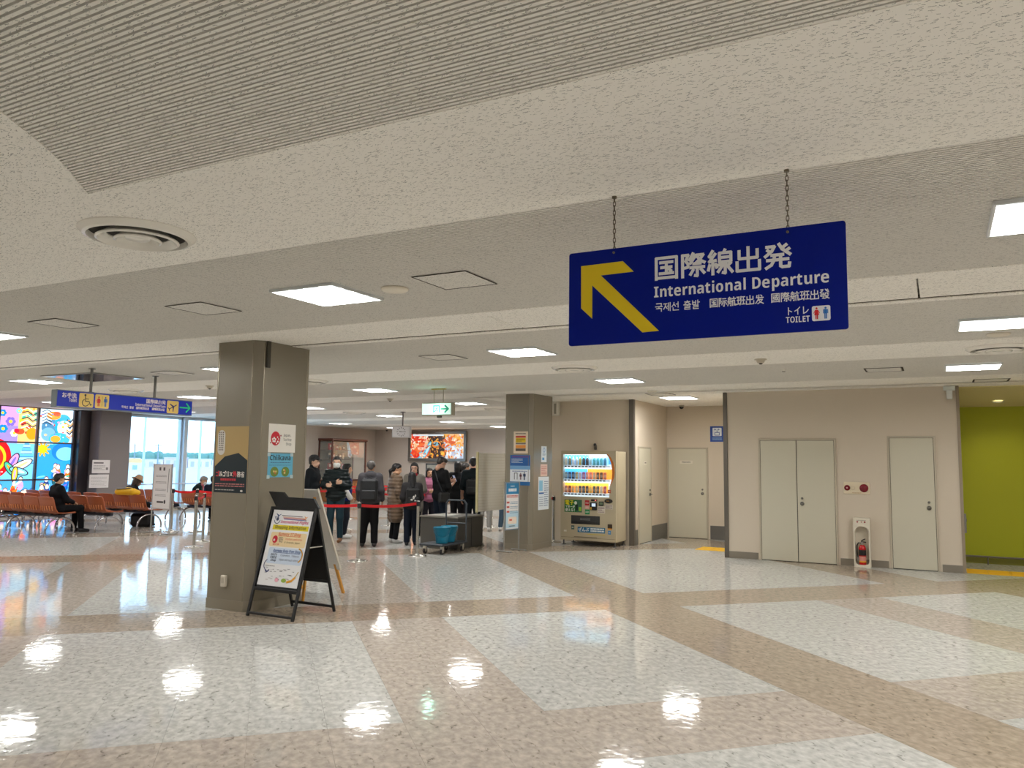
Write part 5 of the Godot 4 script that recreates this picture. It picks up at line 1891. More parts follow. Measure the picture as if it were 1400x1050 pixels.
# ------------------------------------------------------------------ standing boards
func build_boards() -> void:
	# black A-frame: front panel leans back from z -6.41 at the foot to -6.72 at the top
	var black := pm(rgb(22, 24, 27), 0.45)
	var t := thing("sandwich_board", "black sandwich board with a shopping information poster beside the near pillar", "sandwich board", Vector3(-6.155, 0, -6.555))
	t.scale = Vector3.ONE * 0.975
	var top := 1.155
	var front := func(y: float) -> float: return 0.31 * (1.0 - y / top)
	var back := func(y: float) -> float: return -0.02 - 0.34 * (1.0 - y / top)
	var s := sm()
	for x in [-0.322, 0.322]:
		var a := Vector3(x, 0, front.call(0.0))
		var b := Vector3(x, top, 0)
		var d := (b - a).normalized()
		box(s, (a + b) / 2, Vector3(0.03, (b - a).length(), 0.03), 0.004, Basis(Vector3.RIGHT, d, Vector3.RIGHT.cross(d)))
	for y in [0.285, 1.14, 0.035]:
		box(s, Vector3(0, y, front.call(y)), Vector3(0.62, 0.035 if y > 0.1 else 0.025, 0.028), 0.004)
	obj("front_frame", s, black, t)
	s = sm()
	for x in [-0.31, 0.31]:
		var a := Vector3(x, 0, back.call(0.0))
		var b := Vector3(x, top, -0.02)
		var d := (b - a).normalized()
		box(s, (a + b) / 2, Vector3(0.028, (b - a).length(), 0.028), 0.004, Basis(Vector3.RIGHT, d, Vector3.RIGHT.cross(d)))
	for y in [0.06, 0.34, 1.13]:
		box(s, Vector3(0, y, back.call(y)), Vector3(0.6, 0.028, 0.024), 0.004)
	obj("rear_frame", s, black, t)
	var dir := (Vector3(0, top, 0) - Vector3(0, 0, 0.31)).normalized()
	var lean := Basis(Vector3.RIGHT, dir, Vector3.RIGHT.cross(dir))
	s = sm()
	box(s, Vector3(0, 0.72, front.call(0.72) - 0.012), Vector3(0.61, 0.87, 0.01), 0.0, lean)
	obj("front_panel", s, black, t)
	var rd := (Vector3(0, top, -0.02) - Vector3(0, 0, -0.36)).normalized()
	s = sm()
	box(s, Vector3(0, 0.74, back.call(0.74)), Vector3(0.58, 0.8, 0.008), 0.0, Basis(Vector3.RIGHT, rd, Vector3.RIGHT.cross(rd)))
	obj("rear_panel", s, pm(rgb(14, 15, 17), 0.6), t)
	s = sm()
	prism(s, [Vector2(-0.385, 0.17), Vector2(-0.17, 0.167), Vector2(-0.11, 0.115), Vector2(0.28, 0.11), Vector2(0.365, 0.0), Vector2(-0.26, 0.0)], -0.02, 0.01, Transform3D(Basis.IDENTITY, Vector3(0, 1.152, 0)))
	obj("header", s, black, t)
	s = sm()
	box(s, Vector3(0.316, 0.74, -0.02), Vector3(0.008, 0.012, 0.2), 0.002)
	obj("stay", s, pm(rgb(190, 186, 176), 0.4, 0.6), t)
	# the poster in the frame
	var p := Node3D.new()
	p.name = "poster"
	t.add_child(p, true)
	var base_y := 0.325
	p.transform = Transform3D(lean, Vector3(-0.288, base_y, front.call(base_y) + 0.001))
	var w := 0.576
	var h := 0.845
	s = sm()
	box(s, Vector3(w / 2, h / 2, 0.001), Vector3(w, h, 0.002))
	obj("paper", s, pm(rgb(236, 236, 238), 0.45), p)
	var ink := Ink.new(self)
	ink.z = 0.0026
	var fy := func(k: float) -> float: return h * (1.0 - k)
	ink.rrect(0.04, fy.call(0.285), 0.52, h * 0.065, 0.004, rgb(226, 208, 20))
	ink.rrect(0.04, fy.call(0.5), 0.52, h * 0.185, 0.02, rgb(238, 214, 166))
	ink.rrect(0.06, fy.call(0.72), 0.50, h * 0.205, 0.02, rgb(206, 220, 238))
	ink.lift()
	# emblem: little aeroplane over a laurel ring
	ink.arc(0.085, fy.call(0.155), 0.042, 190, 350, 0.008, rgb(50, 60, 90), 14)
	ink.disc(0.085, fy.call(0.145), 0.02, 0.02, rgb(60, 70, 100), 12)
	plane_ink(ink, 0.085, fy.call(0.105), 0.045, rgb(50, 70, 120))
	for k in [[0.14, 0.30, 0.095, rgb(90, 80, 90)], [0.16, 0.31, 0.115, rgb(230, 180, 150)], [0.17, 0.32, 0.128, rgb(190, 60, 90)], [0.18, 0.33, 0.142, rgb(60, 80, 160)]]:
		ink.line([Vector2(k[0], fy.call(k[2])), Vector2(k[0] + k[1], fy.call(k[2] + 0.006))], 0.007, k[3])
	plane_ink(ink, 0.49, fy.call(0.115), 0.03, rgb(236, 160, 60))
	ink.text("International Flights", 0.14, fy.call(0.195), 0.03, rgb(206, 30, 100), 0.4, true, 0.2)
	ink.text("Shopping Information", 0.075, fy.call(0.268), 0.034, rgb(60, 54, 10), 0.45)
	ink.text("Runway 17 Shop", 0.15, fy.call(0.355), 0.032, rgb(214, 84, 40), 0.32, true, 0.2)
	ink.rect(0.15, fy.call(0.364), 0.33, 0.004, rgb(214, 84, 40))
	ink.disc(0.115, fy.call(0.41), 0.038, 0.042, rgb(200, 16, 44), 20)
	ink.lift()
	ink.disc(0.105, fy.call(0.42), 0.014, 0.014, rgb(240, 226, 220), 10)
	ink.text("Japan.", 0.165, fy.call(0.395), 0.018, rgb(60, 60, 80), 0.07, false)
	ink.text("Tax-free", 0.165, fy.call(0.42), 0.018, rgb(60, 60, 80), 0.07, false)
	ink.text("Shop", 0.18, fy.call(0.445), 0.018, rgb(60, 60, 80), 0.05, false)
	ink.text("Visitors welcome", 0.265, fy.call(0.41), 0.022, rgb(214, 90, 60), 0.24, false, 0.2)
	ink.text("& domestic, Japan", 0.26, fy.call(0.452), 0.02, rgb(110, 90, 50), 0.22, false, 0.2)
	ink.text("on 1F", 0.1, fy.call(0.485), 0.018, rgb(210, 80, 60), 0.09)
	ink.text("Runway Duty Free Shop", 0.13, fy.call(0.57), 0.03, rgb(20, 70, 140), 0.39, true, 0.15)
	ink.rect(0.13, fy.call(0.58), 0.39, 0.004, rgb(20, 70, 140))
	ink.text("DUTY", 0.105, fy.call(0.62), 0.024, rgb(40, 50, 80), 0.09, true, 0.2)
	ink.text("FREE", 0.105, fy.call(0.655), 0.024, rgb(40, 50, 80), 0.09, true, 0.2)
	ink.text("Shop", 0.115, fy.call(0.69), 0.024, rgb(40, 50, 80), 0.08, true, 0.2)
	ink.text("Cosmetics . Tobacco", 0.25, fy.call(0.62), 0.022, rgb(70, 80, 110), 0.26, false)
	ink.text("Liquor and much others", 0.24, fy.call(0.675), 0.022, rgb(70, 80, 110), 0.27, false)
	ink.arc(0.48, fy.call(0.6), 0.075, -60, 80, 0.016, rgb(206, 150, 40), 10)
	ink.arc(0.10, fy.call(0.74), 0.06, 120, 230, 0.01, rgb(50, 60, 110), 10)
	ink.small_print(0.06, fy.call(0.76), 0.14, 0.014, 1, rgb(120, 110, 110))
	ink.arc(0.1, fy.call(0.79), 0.03, 200, 340, 0.014, rgb(60, 70, 120), 8)
	for k in 26:
		ink.rect(0.07 + rng.randf() * 0.4, fy.call(0.94) + rng.randf() * 0.14, rng.randf_range(0.01, 0.05), 0.005, [rgb(150, 150, 156), rgb(90, 92, 100), rgb(180, 170, 170)][k % 3])
	ink.disc(0.27, fy.call(0.92), 0.028, 0.022, rgb(226, 160, 176), 14)
	ink.disc(0.37, fy.call(0.92), 0.036, 0.022, rgb(150, 180, 70), 14)
	ink.line([Vector2(0.42, fy.call(0.935)), Vector2(0.48, fy.call(0.915)), Vector2(0.52, fy.call(0.87))], 0.024, rgb(230, 160, 40))
	ink.line([Vector2(0.52, fy.call(0.87)), Vector2(0.55, fy.call(0.80))], 0.012, rgb(190, 170, 110))
	ink.done("print", p)
	# pale easel board standing behind it with its back to us
	t = thing("easel_board", "white easel board on wooden legs standing behind the black sandwich board", "easel", Vector3(-6.9, 0, -7.3))
	var el := (Vector3(0, 1.3, 0) - Vector3(0, 0.0, -0.6)).normalized()
	var eb := Basis(Vector3.RIGHT, el, Vector3.RIGHT.cross(el))
	var at := func(y: float) -> Vector3: return Vector3(0, y, -0.6 * (1.0 - y / 1.3))
	s = sm()
	box(s, at.call(0.8), Vector3(0.8, 1.08, 0.025), 0.004, eb)
	obj("board", s, pm(rgb(222, 220, 214), 0.5), t)
	s = sm()
	box(s, at.call(0.8) + Vector3(0.404, 0, 0), Vector3(0.012, 1.1, 0.032), 0.003, eb)
	box(s, at.call(0.8) + Vector3(-0.404, 0, 0), Vector3(0.012, 1.1, 0.032), 0.003, eb)
	obj("edge_trim", s, pm(rgb(196, 190, 176), 0.5), t)
	var wood := pm(rgb(206, 146, 56), 0.5)
	for x in [-0.34, 0.34]:
		s = sm()
		box(s, at.call(0.19) + Vector3(x, 0, 0.0), Vector3(0.04, 0.42, 0.026), 0.004, eb)
		obj("leg", s, wood, t)
		s = sm()
		var a := Vector3(x, 0.0, 0.12)
		var b := Vector3(x, 1.2, -0.02)
		var d := (b - a).normalized()
		box(s, (a + b) / 2, Vector3(0.035, (b - a).length(), 0.024), 0.004, Basis(Vector3.RIGHT, d, Vector3.RIGHT.cross(d)))
		obj("leg", s, wood, t)
	s = sm()
	box(s, Vector3(0.1, 1.2, -0.02), Vector3(0.12, 0.03, 0.004))
	obj("mark", s, pm(rgb(190, 60, 60), 0.5), t)


func notice_stand(called: String, label: String, a: Vector3, b: Vector3, y0: float, y1: float, header: Color, reach: float) -> Array:
	# two posts on T feet with a framed sheet between them, facing the left-to-right normal of a > b
	var along := b - a
	var t := thing(called, label, "sign stand", a, rad_to_deg(atan2(-along.z, along.x)))
	var w := along.length()
	var steel := pm(rgb(176, 176, 174), 0.28, 0.75)
	for x in [0.0, w]:
		var s := sm()
		cyl(s, Vector3(x, 0.02, 0), Vector3(x, y1 + 0.01, 0), 0.014, 0.014, 12)
		obj("post", s, steel, t)
		s = sm()
		box(s, Vector3(x, 0.016, 0), Vector3(0.03, 0.02, reach * 2), 0.005)
		for z in [-reach, reach]:
			cyl(s, Vector3(x, 0, z * 0.95), Vector3(x, 0.02, z * 0.95), 0.022, 0.022, 10)
		obj("foot", s, steel, t)
	var s2 := sm()
	box(s2, Vector3(w / 2, (y0 + y1) / 2, 0.0), Vector3(w - 0.03, y1 - y0, 0.02), 0.004)
	obj("frame", s2, pm(header, 0.4, 0.2), t)
	s2 = sm()
	box(s2, Vector3(w / 2, (y0 + y1) / 2, 0.011), Vector3(w - 0.07, y1 - y0 - 0.04, 0.004))
	obj("sheet", s2, pm(rgb(232, 230, 230), 0.4), t)
	return [t, w]


# ------------------------------------------------------------------ queue posts and belts
func post_proto() -> Node3D:
	var steel := pm(rgb(186, 184, 178), 0.25, 0.85)
	var t := thing("queue_post", "", "queue post", Vector3.ZERO, 0, "queue posts")
	var s := sm()
	lathe(s, [Vector2(0.165, 0.0), Vector2(0.165, 0.008), Vector2(0.13, 0.016), Vector2(0.04, 0.026), Vector2(0.03, 0.045)], Transform3D.IDENTITY, 28)
	obj("base", s, steel, t)
	s = sm()
	cyl(s, Vector3(0, 0.03, 0), Vector3(0, 0.86, 0), 0.026, 0.026, 16)
	obj("pole", s, steel, t)
	s = sm()
	cyl(s, Vector3(0, 0.855, 0), Vector3(0, 0.935, 0), 0.031, 0.031, 16)
	obj("belt_head", s, pm(rgb(40, 38, 40), 0.4), t)
	s = sm()
	lathe(s, [Vector2(0.031, 0.935), Vector2(0.028, 0.95), Vector2(0, 0.955)], Transform3D.IDENTITY, 16)
	obj("cap", s, steel, t)
	return t


func belt(a: Vector3, b: Vector3, label: String) -> void:
	var t := thing("queue_belt", label, "queue belt", a, 0, "red queue belts")
	var d := b - a
	var n := Vector3(-d.z, 0, d.x).normalized() * 0.002
	var dir := d.normalized() * 0.034
	var s := sm()
	var seg := 8
	for k in seg:
		var t0 := float(k) / seg
		var t1 := float(k + 1) / seg
		var p0 := dir + (d - dir * 2) * t0 + Vector3.DOWN * 0.03 * (1.0 - pow(2 * t0 - 1, 2))
		var p1 := dir + (d - dir * 2) * t1 + Vector3.DOWN * 0.03 * (1.0 - pow(2 * t1 - 1, 2))
		var u := Vector3.UP * 0.024
		face(s, [p0 + n - u, p1 + n - u, p1 + n + u, p0 + n + u], n)
		face(s, [p0 - n - u, p1 - n - u, p1 - n + u, p0 - n + u], -n)
		face(s, [p0 - n + u, p1 - n + u, p1 + n + u, p0 + n + u], Vector3.UP)
		face(s, [p0 - n - u, p1 - n - u, p1 + n - u, p0 + n - u], Vector3.DOWN)
	obj("webbing", s, pm(rgb(206, 14, 22), 0.6), t)
	for p in [dir, d - dir]:
		s = sm()
		box(s, p, Vector3(0.014, 0.06, 0.014), 0.002)
		obj("clip", s, pm(rgb(50, 20, 22), 0.4), t)


func build_queue() -> void:
	var q := notice_stand("notice_stand", "tall thin notice stand with blue header in front of the second pillar", Vector3(-7.06, 0, -12.97), Vector3(-6.98, 0, -13.40), 0.39, 1.27, rgb(120, 140, 160), 0.17)
	# face +x side: turn the sheet's print
	var ink := Ink.new(self)
	ink.z = 0.0136
	var w: float = q[1]
	ink.rect(0.035, 1.05, w - 0.07, 0.2, rgb(40, 130, 180))
	ink.rect(0.035, 0.43, w - 0.07, 0.3, rgb(190, 220, 236))
	ink.lift()
	ink.small_print(0.1, 1.08, w - 0.2, 0.07, 1, rgb(240, 244, 246), 0.8)
	ink.small_print(0.16, 1.18, w - 0.32, 0.03, 1, rgb(200, 226, 240), 0.6)
	ink.small_print(0.05, 0.98, w - 0.1, 0.05, 2, rgb(206, 90, 80), 0.6)
	for k in 3:
		ink.rect(0.05, 0.88 - k * 0.085, 0.08, 0.035, rgb(206, 100, 90))
		ink.small_print(0.15, 0.86 - k * 0.085, w - 0.21, 0.06, 2, rgb(110, 150, 180), 0.4)
	ink.rrect(0.09, 0.5, w - 0.18, 0.13, 0.03, rgb(240, 224, 210))
	ink.lift()
	ink.rect(0.13, 0.56, 0.08, 0.03, rgb(206, 100, 80))
	ink.small_print(0.12, 0.45, 0.18, 0.02, 1, rgb(50, 60, 80), 0.7)
	ink.done("print", q[0])
	q = notice_stand("notice_stand", "white notice stand on slim posts in front of the benches", Vector3(-15.28, 0, -11.85), Vector3(-14.56, 0, -11.75), 0.53, 1.50, rgb(196, 190, 192), 0.2)
	ink = Ink.new(self)
	ink.z = 0.0136
	w = q[1]
	ink.rect(w / 2 - 0.12, 1.36, 0.07, 0.07, rgb(90, 84, 88))
	ink.rect(w / 2 + 0.04, 1.36, 0.07, 0.07, rgb(90, 84, 88))
	for y in [1.22, 1.08, 0.92, 0.8]:
		ink.small_print(0.12, y, w - 0.3, 0.05, 2, rgb(120, 112, 116), 0.35)
	ink.line([Vector2(w - 0.12, 0.9), Vector2(w - 0.1, 1.4)], 0.018, rgb(60, 56, 60))
	ink.rect(0.2, 0.66, 0.26, 0.04, rgb(70, 64, 68))
	ink.disc(0.51, 0.69, 0.035, 0.045, rgb(50, 46, 50), 14)
	ink.done("print", q[0])
	var proto := post_proto()
	var posts := {
		"a": [-8.425, -10.479, "nearest steel queue post, left of the blue buckets"], "b": [-8.03, -11.60, "steel queue post in front of the hand trolley"],
		"c": [-9.95, -10.45, "steel queue post hidden behind the near pillar"], "d": [-12.207, -10.411, "steel queue post nearest the left edge of the near pillar"],
		"e": [-12.92, -11.225, "steel queue post just behind the one nearest the pillar's left edge"], "f": [-15.2, -12.32, "steel queue post beside the white notice stand"],
		"g": [-14.72, -12.58, "middle steel queue post right of the white notice stand"], "h": [-13.75, -12.85, "steel queue post furthest right of the white notice stand"],
		"i": [-12.41, -14.97, "steel queue post beside the person in the lettered jersey"], "j": [-10.05, -14.635, "slim steel queue post behind the girl with the backpack"],
		"k": [-10.6, -15.9, "steel queue post beside the pink coat"], "l": [-14.9, -15.2, "steel queue post in the rear left of the queue maze"],
		"m": [-14.6, -17.7, "steel queue post furthest left in the rear row"], "n": [-12.2, -17.7, "steel queue post in the middle of the rear row"],
		"o": [-10.0, -17.7, "steel queue post at the right of the rear row"], "p": [-7.09, -15.185, "steel queue post between the second pillar and the vending machine"],
		"t": [-14.7, -16.45, "steel queue post at the left of the middle row of the maze"], "u": [-12.3, -16.45, "steel queue post in the middle row behind the lettered jersey"], "v": [-9.9, -16.45, "steel queue post at the right of the middle row of the maze"],
		"w": [-14.8, -19.05, "steel queue post at the left of the last row but one"], "x": [-12.0, -19.05, "steel queue post at the right of the last row but one"],
		"r": [-14.2, -20.4, "steel queue post at the left of the farthest row"], "s": [-11.6, -20.4, "steel queue post at the right of the farthest row"]}
	var first := true
	for k in posts:
		var at := Vector3(posts[k][0], 0, posts[k][1])
		if first:
			proto.position = at
			proto.set_meta("label", posts[k][2])
			first = false
		else:
			copy_of(proto, "queue_post", at, 0, posts[k][2])
	var up := Vector3.UP * 0.9
	var names := {"ca": "red belt in front of the masked man, left of the nearest post", "ab": "long red belt across the waiting people, right of the nearest post", "de": "red belt just left of the near pillar", "eh": "red belt behind the near pillar's left edge", "fg": "red belt right of the white notice stand", "gh": "red belt below the rear seated travellers", "li": "red belt behind the person in the lettered jersey", "ij": "red belt behind the waiting group", "jk": "short red belt behind the girl with the backpack", "mn": "red belt in the rear row, left half", "no": "red belt in the rear row, right half", "tu": "red belt in the middle row of the maze, left half", "uv": "red belt in the middle row of the maze, right half", "wx": "red belt in the last row but one of the maze", "rs": "farthest red belt below the food picture screen"}
	for k in names:
		var a = posts[k[0]]
		var b = posts[k[1]]
		belt(Vector3(a[0], 0, a[1]) + up, Vector3(b[0], 0, b[1]) + up, names[k])
	# red belt end on the wall post
	var t := thing("belt_clip", "small red belt end clipped to the post beside the vending machine", "belt clip", Vector3(-7.13, 0.9, -15.15))
	var s := sm()
	box(s, Vector3.ZERO, Vector3(0.05, 0.05, 0.03), 0.008)
	obj("clip", s, pm(rgb(200, 20, 26), 0.5), t)
	s = sm()
	box(s, Vector3(-0.027, 0, 0), Vector3(0.01, 0.06, 0.02), 0.002)
	obj("tab", s, pm(rgb(60, 20, 22), 0.5), t)
	build_trolley()


func build_trolley() -> void:
	# grey steel box, screen, trolley and buckets
	var t := thing("steel_cabinet", "low dark grey steel cabinet standing behind the hand trolley", "cabinet", Vector3(-7.95, 0, -12.79))
	var s := sm()
	box(s, Vector3(-0.42, 0.29, -0.47), Vector3(0.84, 0.57, 0.94), 0.008)
	obj("body", s, pm(rgb(84, 82, 78), 0.4, 0.4), t)
	s = sm()
	box(s, Vector3(-0.42, 0.59, -0.47), Vector3(0.87, 0.03, 0.97), 0.005)
	obj("worktop", s, pm(rgb(140, 138, 132), 0.3, 0.6), t)
	s = sm()
	box(s, Vector3(0.002, 0.3, -0.5), Vector3(0.006, 0.54, 0.008))
	obj("seam", s, pm(rgb(40, 38, 36), 0.6), t)
	s = sm()
	box(s, Vector3(-0.55, 0.605, -0.4), Vector3(0.45, 0.01, 0.5), 0.003)
	obj("tray", s, pm(rgb(206, 204, 196), 0.4), t)
	t = thing("partition_screen", "cream ribbed partition screen on feet left of the second pillar", "partition", Vector3(-8.1, 0, -13.72))
	s = sm()
	box(s, Vector3(0, 1.235, -0.72), Vector3(0.03, 1.17, 1.40), 0.004)
	obj("panel", s, pm(rgb(250, 246, 236), 0.6), t)
	s = sm()
	for k in 20:
		box(s, Vector3(0.0165, 0.69 + 0.058 * k, -0.72), Vector3(0.004, 0.004, 1.36))
	obj("rib_lines", s, pm(rgb(222, 215, 196), 0.6), t)
	s = sm()
	for z in [-0.01, -1.43]:
		box(s, Vector3(0, 1.235, z), Vector3(0.05, 1.2, 0.03), 0.004)
	obj("edge_post", s, pm(rgb(196, 186, 140), 0.4), t)
	for z in [-0.01, -1.43]:
		s = sm()
		cyl(s, Vector3(0, 0.02, z), Vector3(0, 0.65, z), 0.018, 0.018, 10)
		box(s, Vector3(0, 0.012, z), Vector3(0.36, 0.024, 0.05), 0.006)
		obj("leg", s, pm(rgb(150, 146, 136), 0.35, 0.6), t)
	t = thing("hand_trolley", "dark flat hand trolley with a bent push handle carrying two buckets", "trolley", Vector3(-7.95, 0, -12.33), 90)
	var grey := pm(rgb(70, 78, 86), 0.4, 0.4)
	s = sm()
	box(s, Vector3(0.0, 0.165, 0.0), Vector3(0.86, 0.04, 0.5), 0.012)
	obj("deck", s, pm(rgb(44, 50, 58), 0.5), t)
	s = sm()
	tube(s, [Vector3(0.4, 0.18, -0.22), Vector3(0.4, 0.86, -0.22), Vector3(0.4, 0.92, -0.17), Vector3(0.4, 0.92, 0.17), Vector3(0.4, 0.86, 0.22), Vector3(0.4, 0.18, 0.22)], 0.015, 10)
	tube(s, [Vector3(0.4, 0.5, -0.22), Vector3(0.4, 0.5, 0.22)], 0.012, 8)
	obj("push_handle", s, grey, t)
	for x in [-0.34, 0.34]:
		for z in [-0.18, 0.18]:
			s = sm()
			cyl(s, Vector3(x, 0.05, z - 0.018), Vector3(x, 0.05, z + 0.018), 0.05, 0.05, 18)
			var wheel := obj("castor", s, pm(rgb(40, 38, 40), 0.5), t)
			s = sm()
			box(s, Vector3(x, 0.105, z), Vector3(0.05, 0.08, 0.06), 0.006)
			cyl(s, Vector3(x, 0.05, z - 0.022), Vector3(x, 0.05, z + 0.022), 0.02, 0.02, 12)
			obj("fork", s, pm(rgb(190, 186, 176), 0.3, 0.7), wheel)
	for q in [[-7.86, -12.12, "left blue plastic bucket standing on the hand trolley"], [-7.9, -12.42, "right blue plastic bucket standing on the hand trolley"]]:
		t = thing("bucket", q[2], "bucket", Vector3(q[0], 0.186, q[1]), 30, "blue buckets on the trolley")
		s = sm()
		lathe(s, [Vector2(0, 0), Vector2(0.1, 0.0), Vector2(0.105, 0.01), Vector2(0.142, 0.27), Vector2(0.15, 0.272), Vector2(0.15, 0.285), Vector2(0.138, 0.285), Vector2(0.1, 0.02), Vector2(0, 0.018)], Transform3D.IDENTITY, 28)
		obj("pail", s, pm(rgb(26, 124, 156), 0.4), t)
		s = sm()
		var pts := []
		for k in 11:
			var a := PI * k / 10
			pts.append(Vector3(cos(a) * 0.15, 0.262 - sin(a) * 0.15, 0.05 + sin(a) * 0.075))
		tube(s, pts, 0.006, 6)
		obj("handle", s, pm(rgb(20, 96, 124), 0.4), t)
		s = sm()
		for x in [-1, 1]:
			box(s, Vector3(x * 0.15, 0.258, 0.0), Vector3(0.02, 0.04, 0.03), 0.005)
		obj("ear", s, pm(rgb(22, 110, 140), 0.4), t)


# ------------------------------------------------------------------ waiting benches
func bench_proto(seats: int) -> Node3D:
	# origin on the floor under the back of the right end; seats run to local -x and face local -z
	var t := thing("bench", "", "bench", Vector3.ZERO, 0, "orange moulded benches")
	var shell := pm(rgb(164, 88, 54), 0.4)
	var slot := pm(rgb(206, 130, 84), 0.5)
	var dark := pm(rgb(40, 42, 52), 0.4, 0.3)
	var chrome := pm(rgb(186, 186, 190), 0.2, 0.9)
	var w := 0.56
	for k in seats:
		var cx := -w * (k + 0.5)
		# shell: a profile from the top of the back down to the front lip, bowed across
		var prof := [Vector2(0.79, 0.06), Vector2(0.72, 0.035), Vector2(0.62, 0.01), Vector2(0.53, -0.02), Vector2(0.46, -0.07), Vector2(0.425, -0.14), Vector2(0.42, -0.26), Vector2(0.43, -0.4), Vector2(0.435, -0.47), Vector2(0.415, -0.5)]
		var s := sm()
		var n := 8
		var grid := []
		for i in prof.size():
			var row := []
			for j in n + 1:
				var u := -1.0 + 2.0 * j / n
				var bow := 0.03 * u * u
				var hw := (w - 0.03) / 2 * (0.97 if i == 0 or i == prof.size() - 1 else 1.0)
				row.append(Vector3(cx + u * hw, prof[i].x + (bow if i >= 5 else 0.0) - (0.012 * u * u if i == 0 else 0.0), prof[i].y - (bow if i < 5 else 0.0)))
			grid.append(row)
		for i in prof.size() - 1:
			var d: Vector2 = prof[i + 1] - prof[i]
			var nn := Vector3(0, d.y, -d.x).normalized()
			for j in n:
				var q := [grid[i][j], grid[i][j + 1], grid[i + 1][j + 1], grid[i + 1][j]]
				s.set_smooth_group(1)
				face(s, q, -nn if nn.y < 0 or nn.z > 0 and absf(nn.z) > 0.7 else -nn)
				s.set_smooth_group(2)
				var off := nn * 0.016
				face(s, [q[0] + off, q[1] + off, q[2] + off, q[3] + off], nn)
			s.set_smooth_group(-1)
			var o2 := nn * 0.016
			face(s, [grid[i][0], grid[i + 1][0], grid[i + 1][0] + o2, grid[i][0] + o2], Vector3.LEFT)
			face(s, [grid[i][n], grid[i + 1][n], grid[i + 1][n] + o2, grid[i][n] + o2], Vector3.RIGHT)
		for i in [0, prof.size() - 1]:
			var d: Vector2 = prof[1] - prof[0] if i == 0 else prof[i] - prof[i - 1]
			var o3 := Vector3(0, d.y, -d.x).normalized() * 0.016
			for j in n:
				face(s, [grid[i][j], grid[i][j + 1], grid[i][j + 1] + o3, grid[i][j] + o3], Vector3.UP if i == 0 else Vector3.FORWARD)
		s.set_smooth_group(-1)
		var seat := obj("seat_shell", s, shell, t)
		# slots low in the back
		for j in 6:
			s = sm()
			box(s, Vector3(cx - 0.2 + j * 0.08, 0.545, 0.018 - 0.03 * pow((-0.2 + j * 0.08) / 0.27, 2)), Vector3(0.026, 0.1, 0.02), 0.006, Basis(Vector3.RIGHT, 0.25))
			obj("slot", s, slot, seat)
	var s2 := sm()
	box(s2, Vector3(-w * seats / 2, 0.375, -0.22), Vector3(w * seats - 0.06, 0.05, 0.08), 0.008)
	for k in seats:
		box(s2, Vector3(-w * (k + 0.5), 0.405, -0.24), Vector3(0.08, 0.03, 0.34), 0.006)
	obj("beam", s2, dark, t)
	var legs := [0.12, w * seats - 0.12] if seats < 4 else [0.12, w * 2.7, w * seats - 0.12]
	for x in legs:
		s2 = sm()
		var pts := []
		for k in 17:
			var a := deg_to_rad(lerpf(-12, 192, k / 16.0))
			pts.append(Vector3(-x, 0.07 + sin(a) * 0.27, -0.22 - cos(a) * 0.32))
		tube(s2, pts, 0.02, 8)
		obj("leg", s2, chrome, t)
	return t


func build_benches() -> void:
	var p := bench_proto(4)
	p.position = Vector3(-16.40, 0, -10.36)
	p.set_meta("label", "front row orange bench at the left edge with the man in black")
	copy_of(p, "bench", Vector3(-18.75, 0, -10.36), 0, "front row orange bench cut by the left edge of the photo")
	copy_of(p, "bench", Vector3(-16.02, 0, -11.22), 0, "second row orange bench right of the man in black")
	copy_of(p, "bench", Vector3(-18.35, 0, -11.22), 0, "second row orange bench behind the man in black")
	copy_of(p, "bench", Vector3(-15.98, 0, -12.22), 0, "third row orange bench in front of the traveller with the hat")
	copy_of(p, "bench", Vector3(-18.3, 0, -12.22), 0, "third row orange bench beneath the papers on the grey pillar")
	var q := bench_proto(3)
	q.position = Vector3(-15.9, 0, -14.5)
	q.set_meta("label", "rear orange bench behind the white notice stand by the windows")
	copy_of(q, "bench", Vector3(-17.9, 0, -14.5), 0, "rear orange bench partly hidden by the white notice stand")
	# yellow bag on the third row
	var t := thing("shopping_bag", "yellow bag lying on the bench beside the traveller with the hat", "bag", Vector3(-16.55, 0.80, -12.15), 10)
	var s := sm()
	var lump := [[Vector3(-0.26, 0.04, 0), Vector3(0.2, 0.05, 0.02), 0.075, 0.08], [Vector3(-0.1, 0.05, -0.05), Vector3(0.28, 0.03, -0.03), 0.07, 0.06], [Vector3(0.0, 0.1, 0.0), Vector3(0.1, 0.1, 0.0), 0.05, 0.05]]
	place_mesh("sack", field_mesh([field(lump, 0.02, 0.012)]), pm(rgb(226, 176, 20), 0.5), t)
	s = sm()
	box(s, Vector3(-0.05, 0.12, 0.03), Vector3(0.4, 0.02, 0.1), 0.01, Basis(Vector3.BACK, 0.08))
	obj("flap", s, pm(rgb(60, 50, 40), 0.5), t)
	t = thing("travel_bag", "black travel bag on the floor under the third row bench", "bag", Vector3(-16.75, 0.0, -12.75), 20)
	s = sm()
	box(s, Vector3(0, 0.16, 0), Vector3(0.55, 0.32, 0.26), 0.07)
	obj("body", s, pm(rgb(16, 16, 20), 0.5), t)
	s = sm()
	var pts := []
	for k in 9:
		pts.append(Vector3(cos(PI * k / 8) * 0.14, 0.31 + sin(PI * k / 8) * 0.1, 0.06))
	tube(s, pts, 0.012, 6)
	obj("handle", s, pm(rgb(20, 20, 24), 0.5), t)


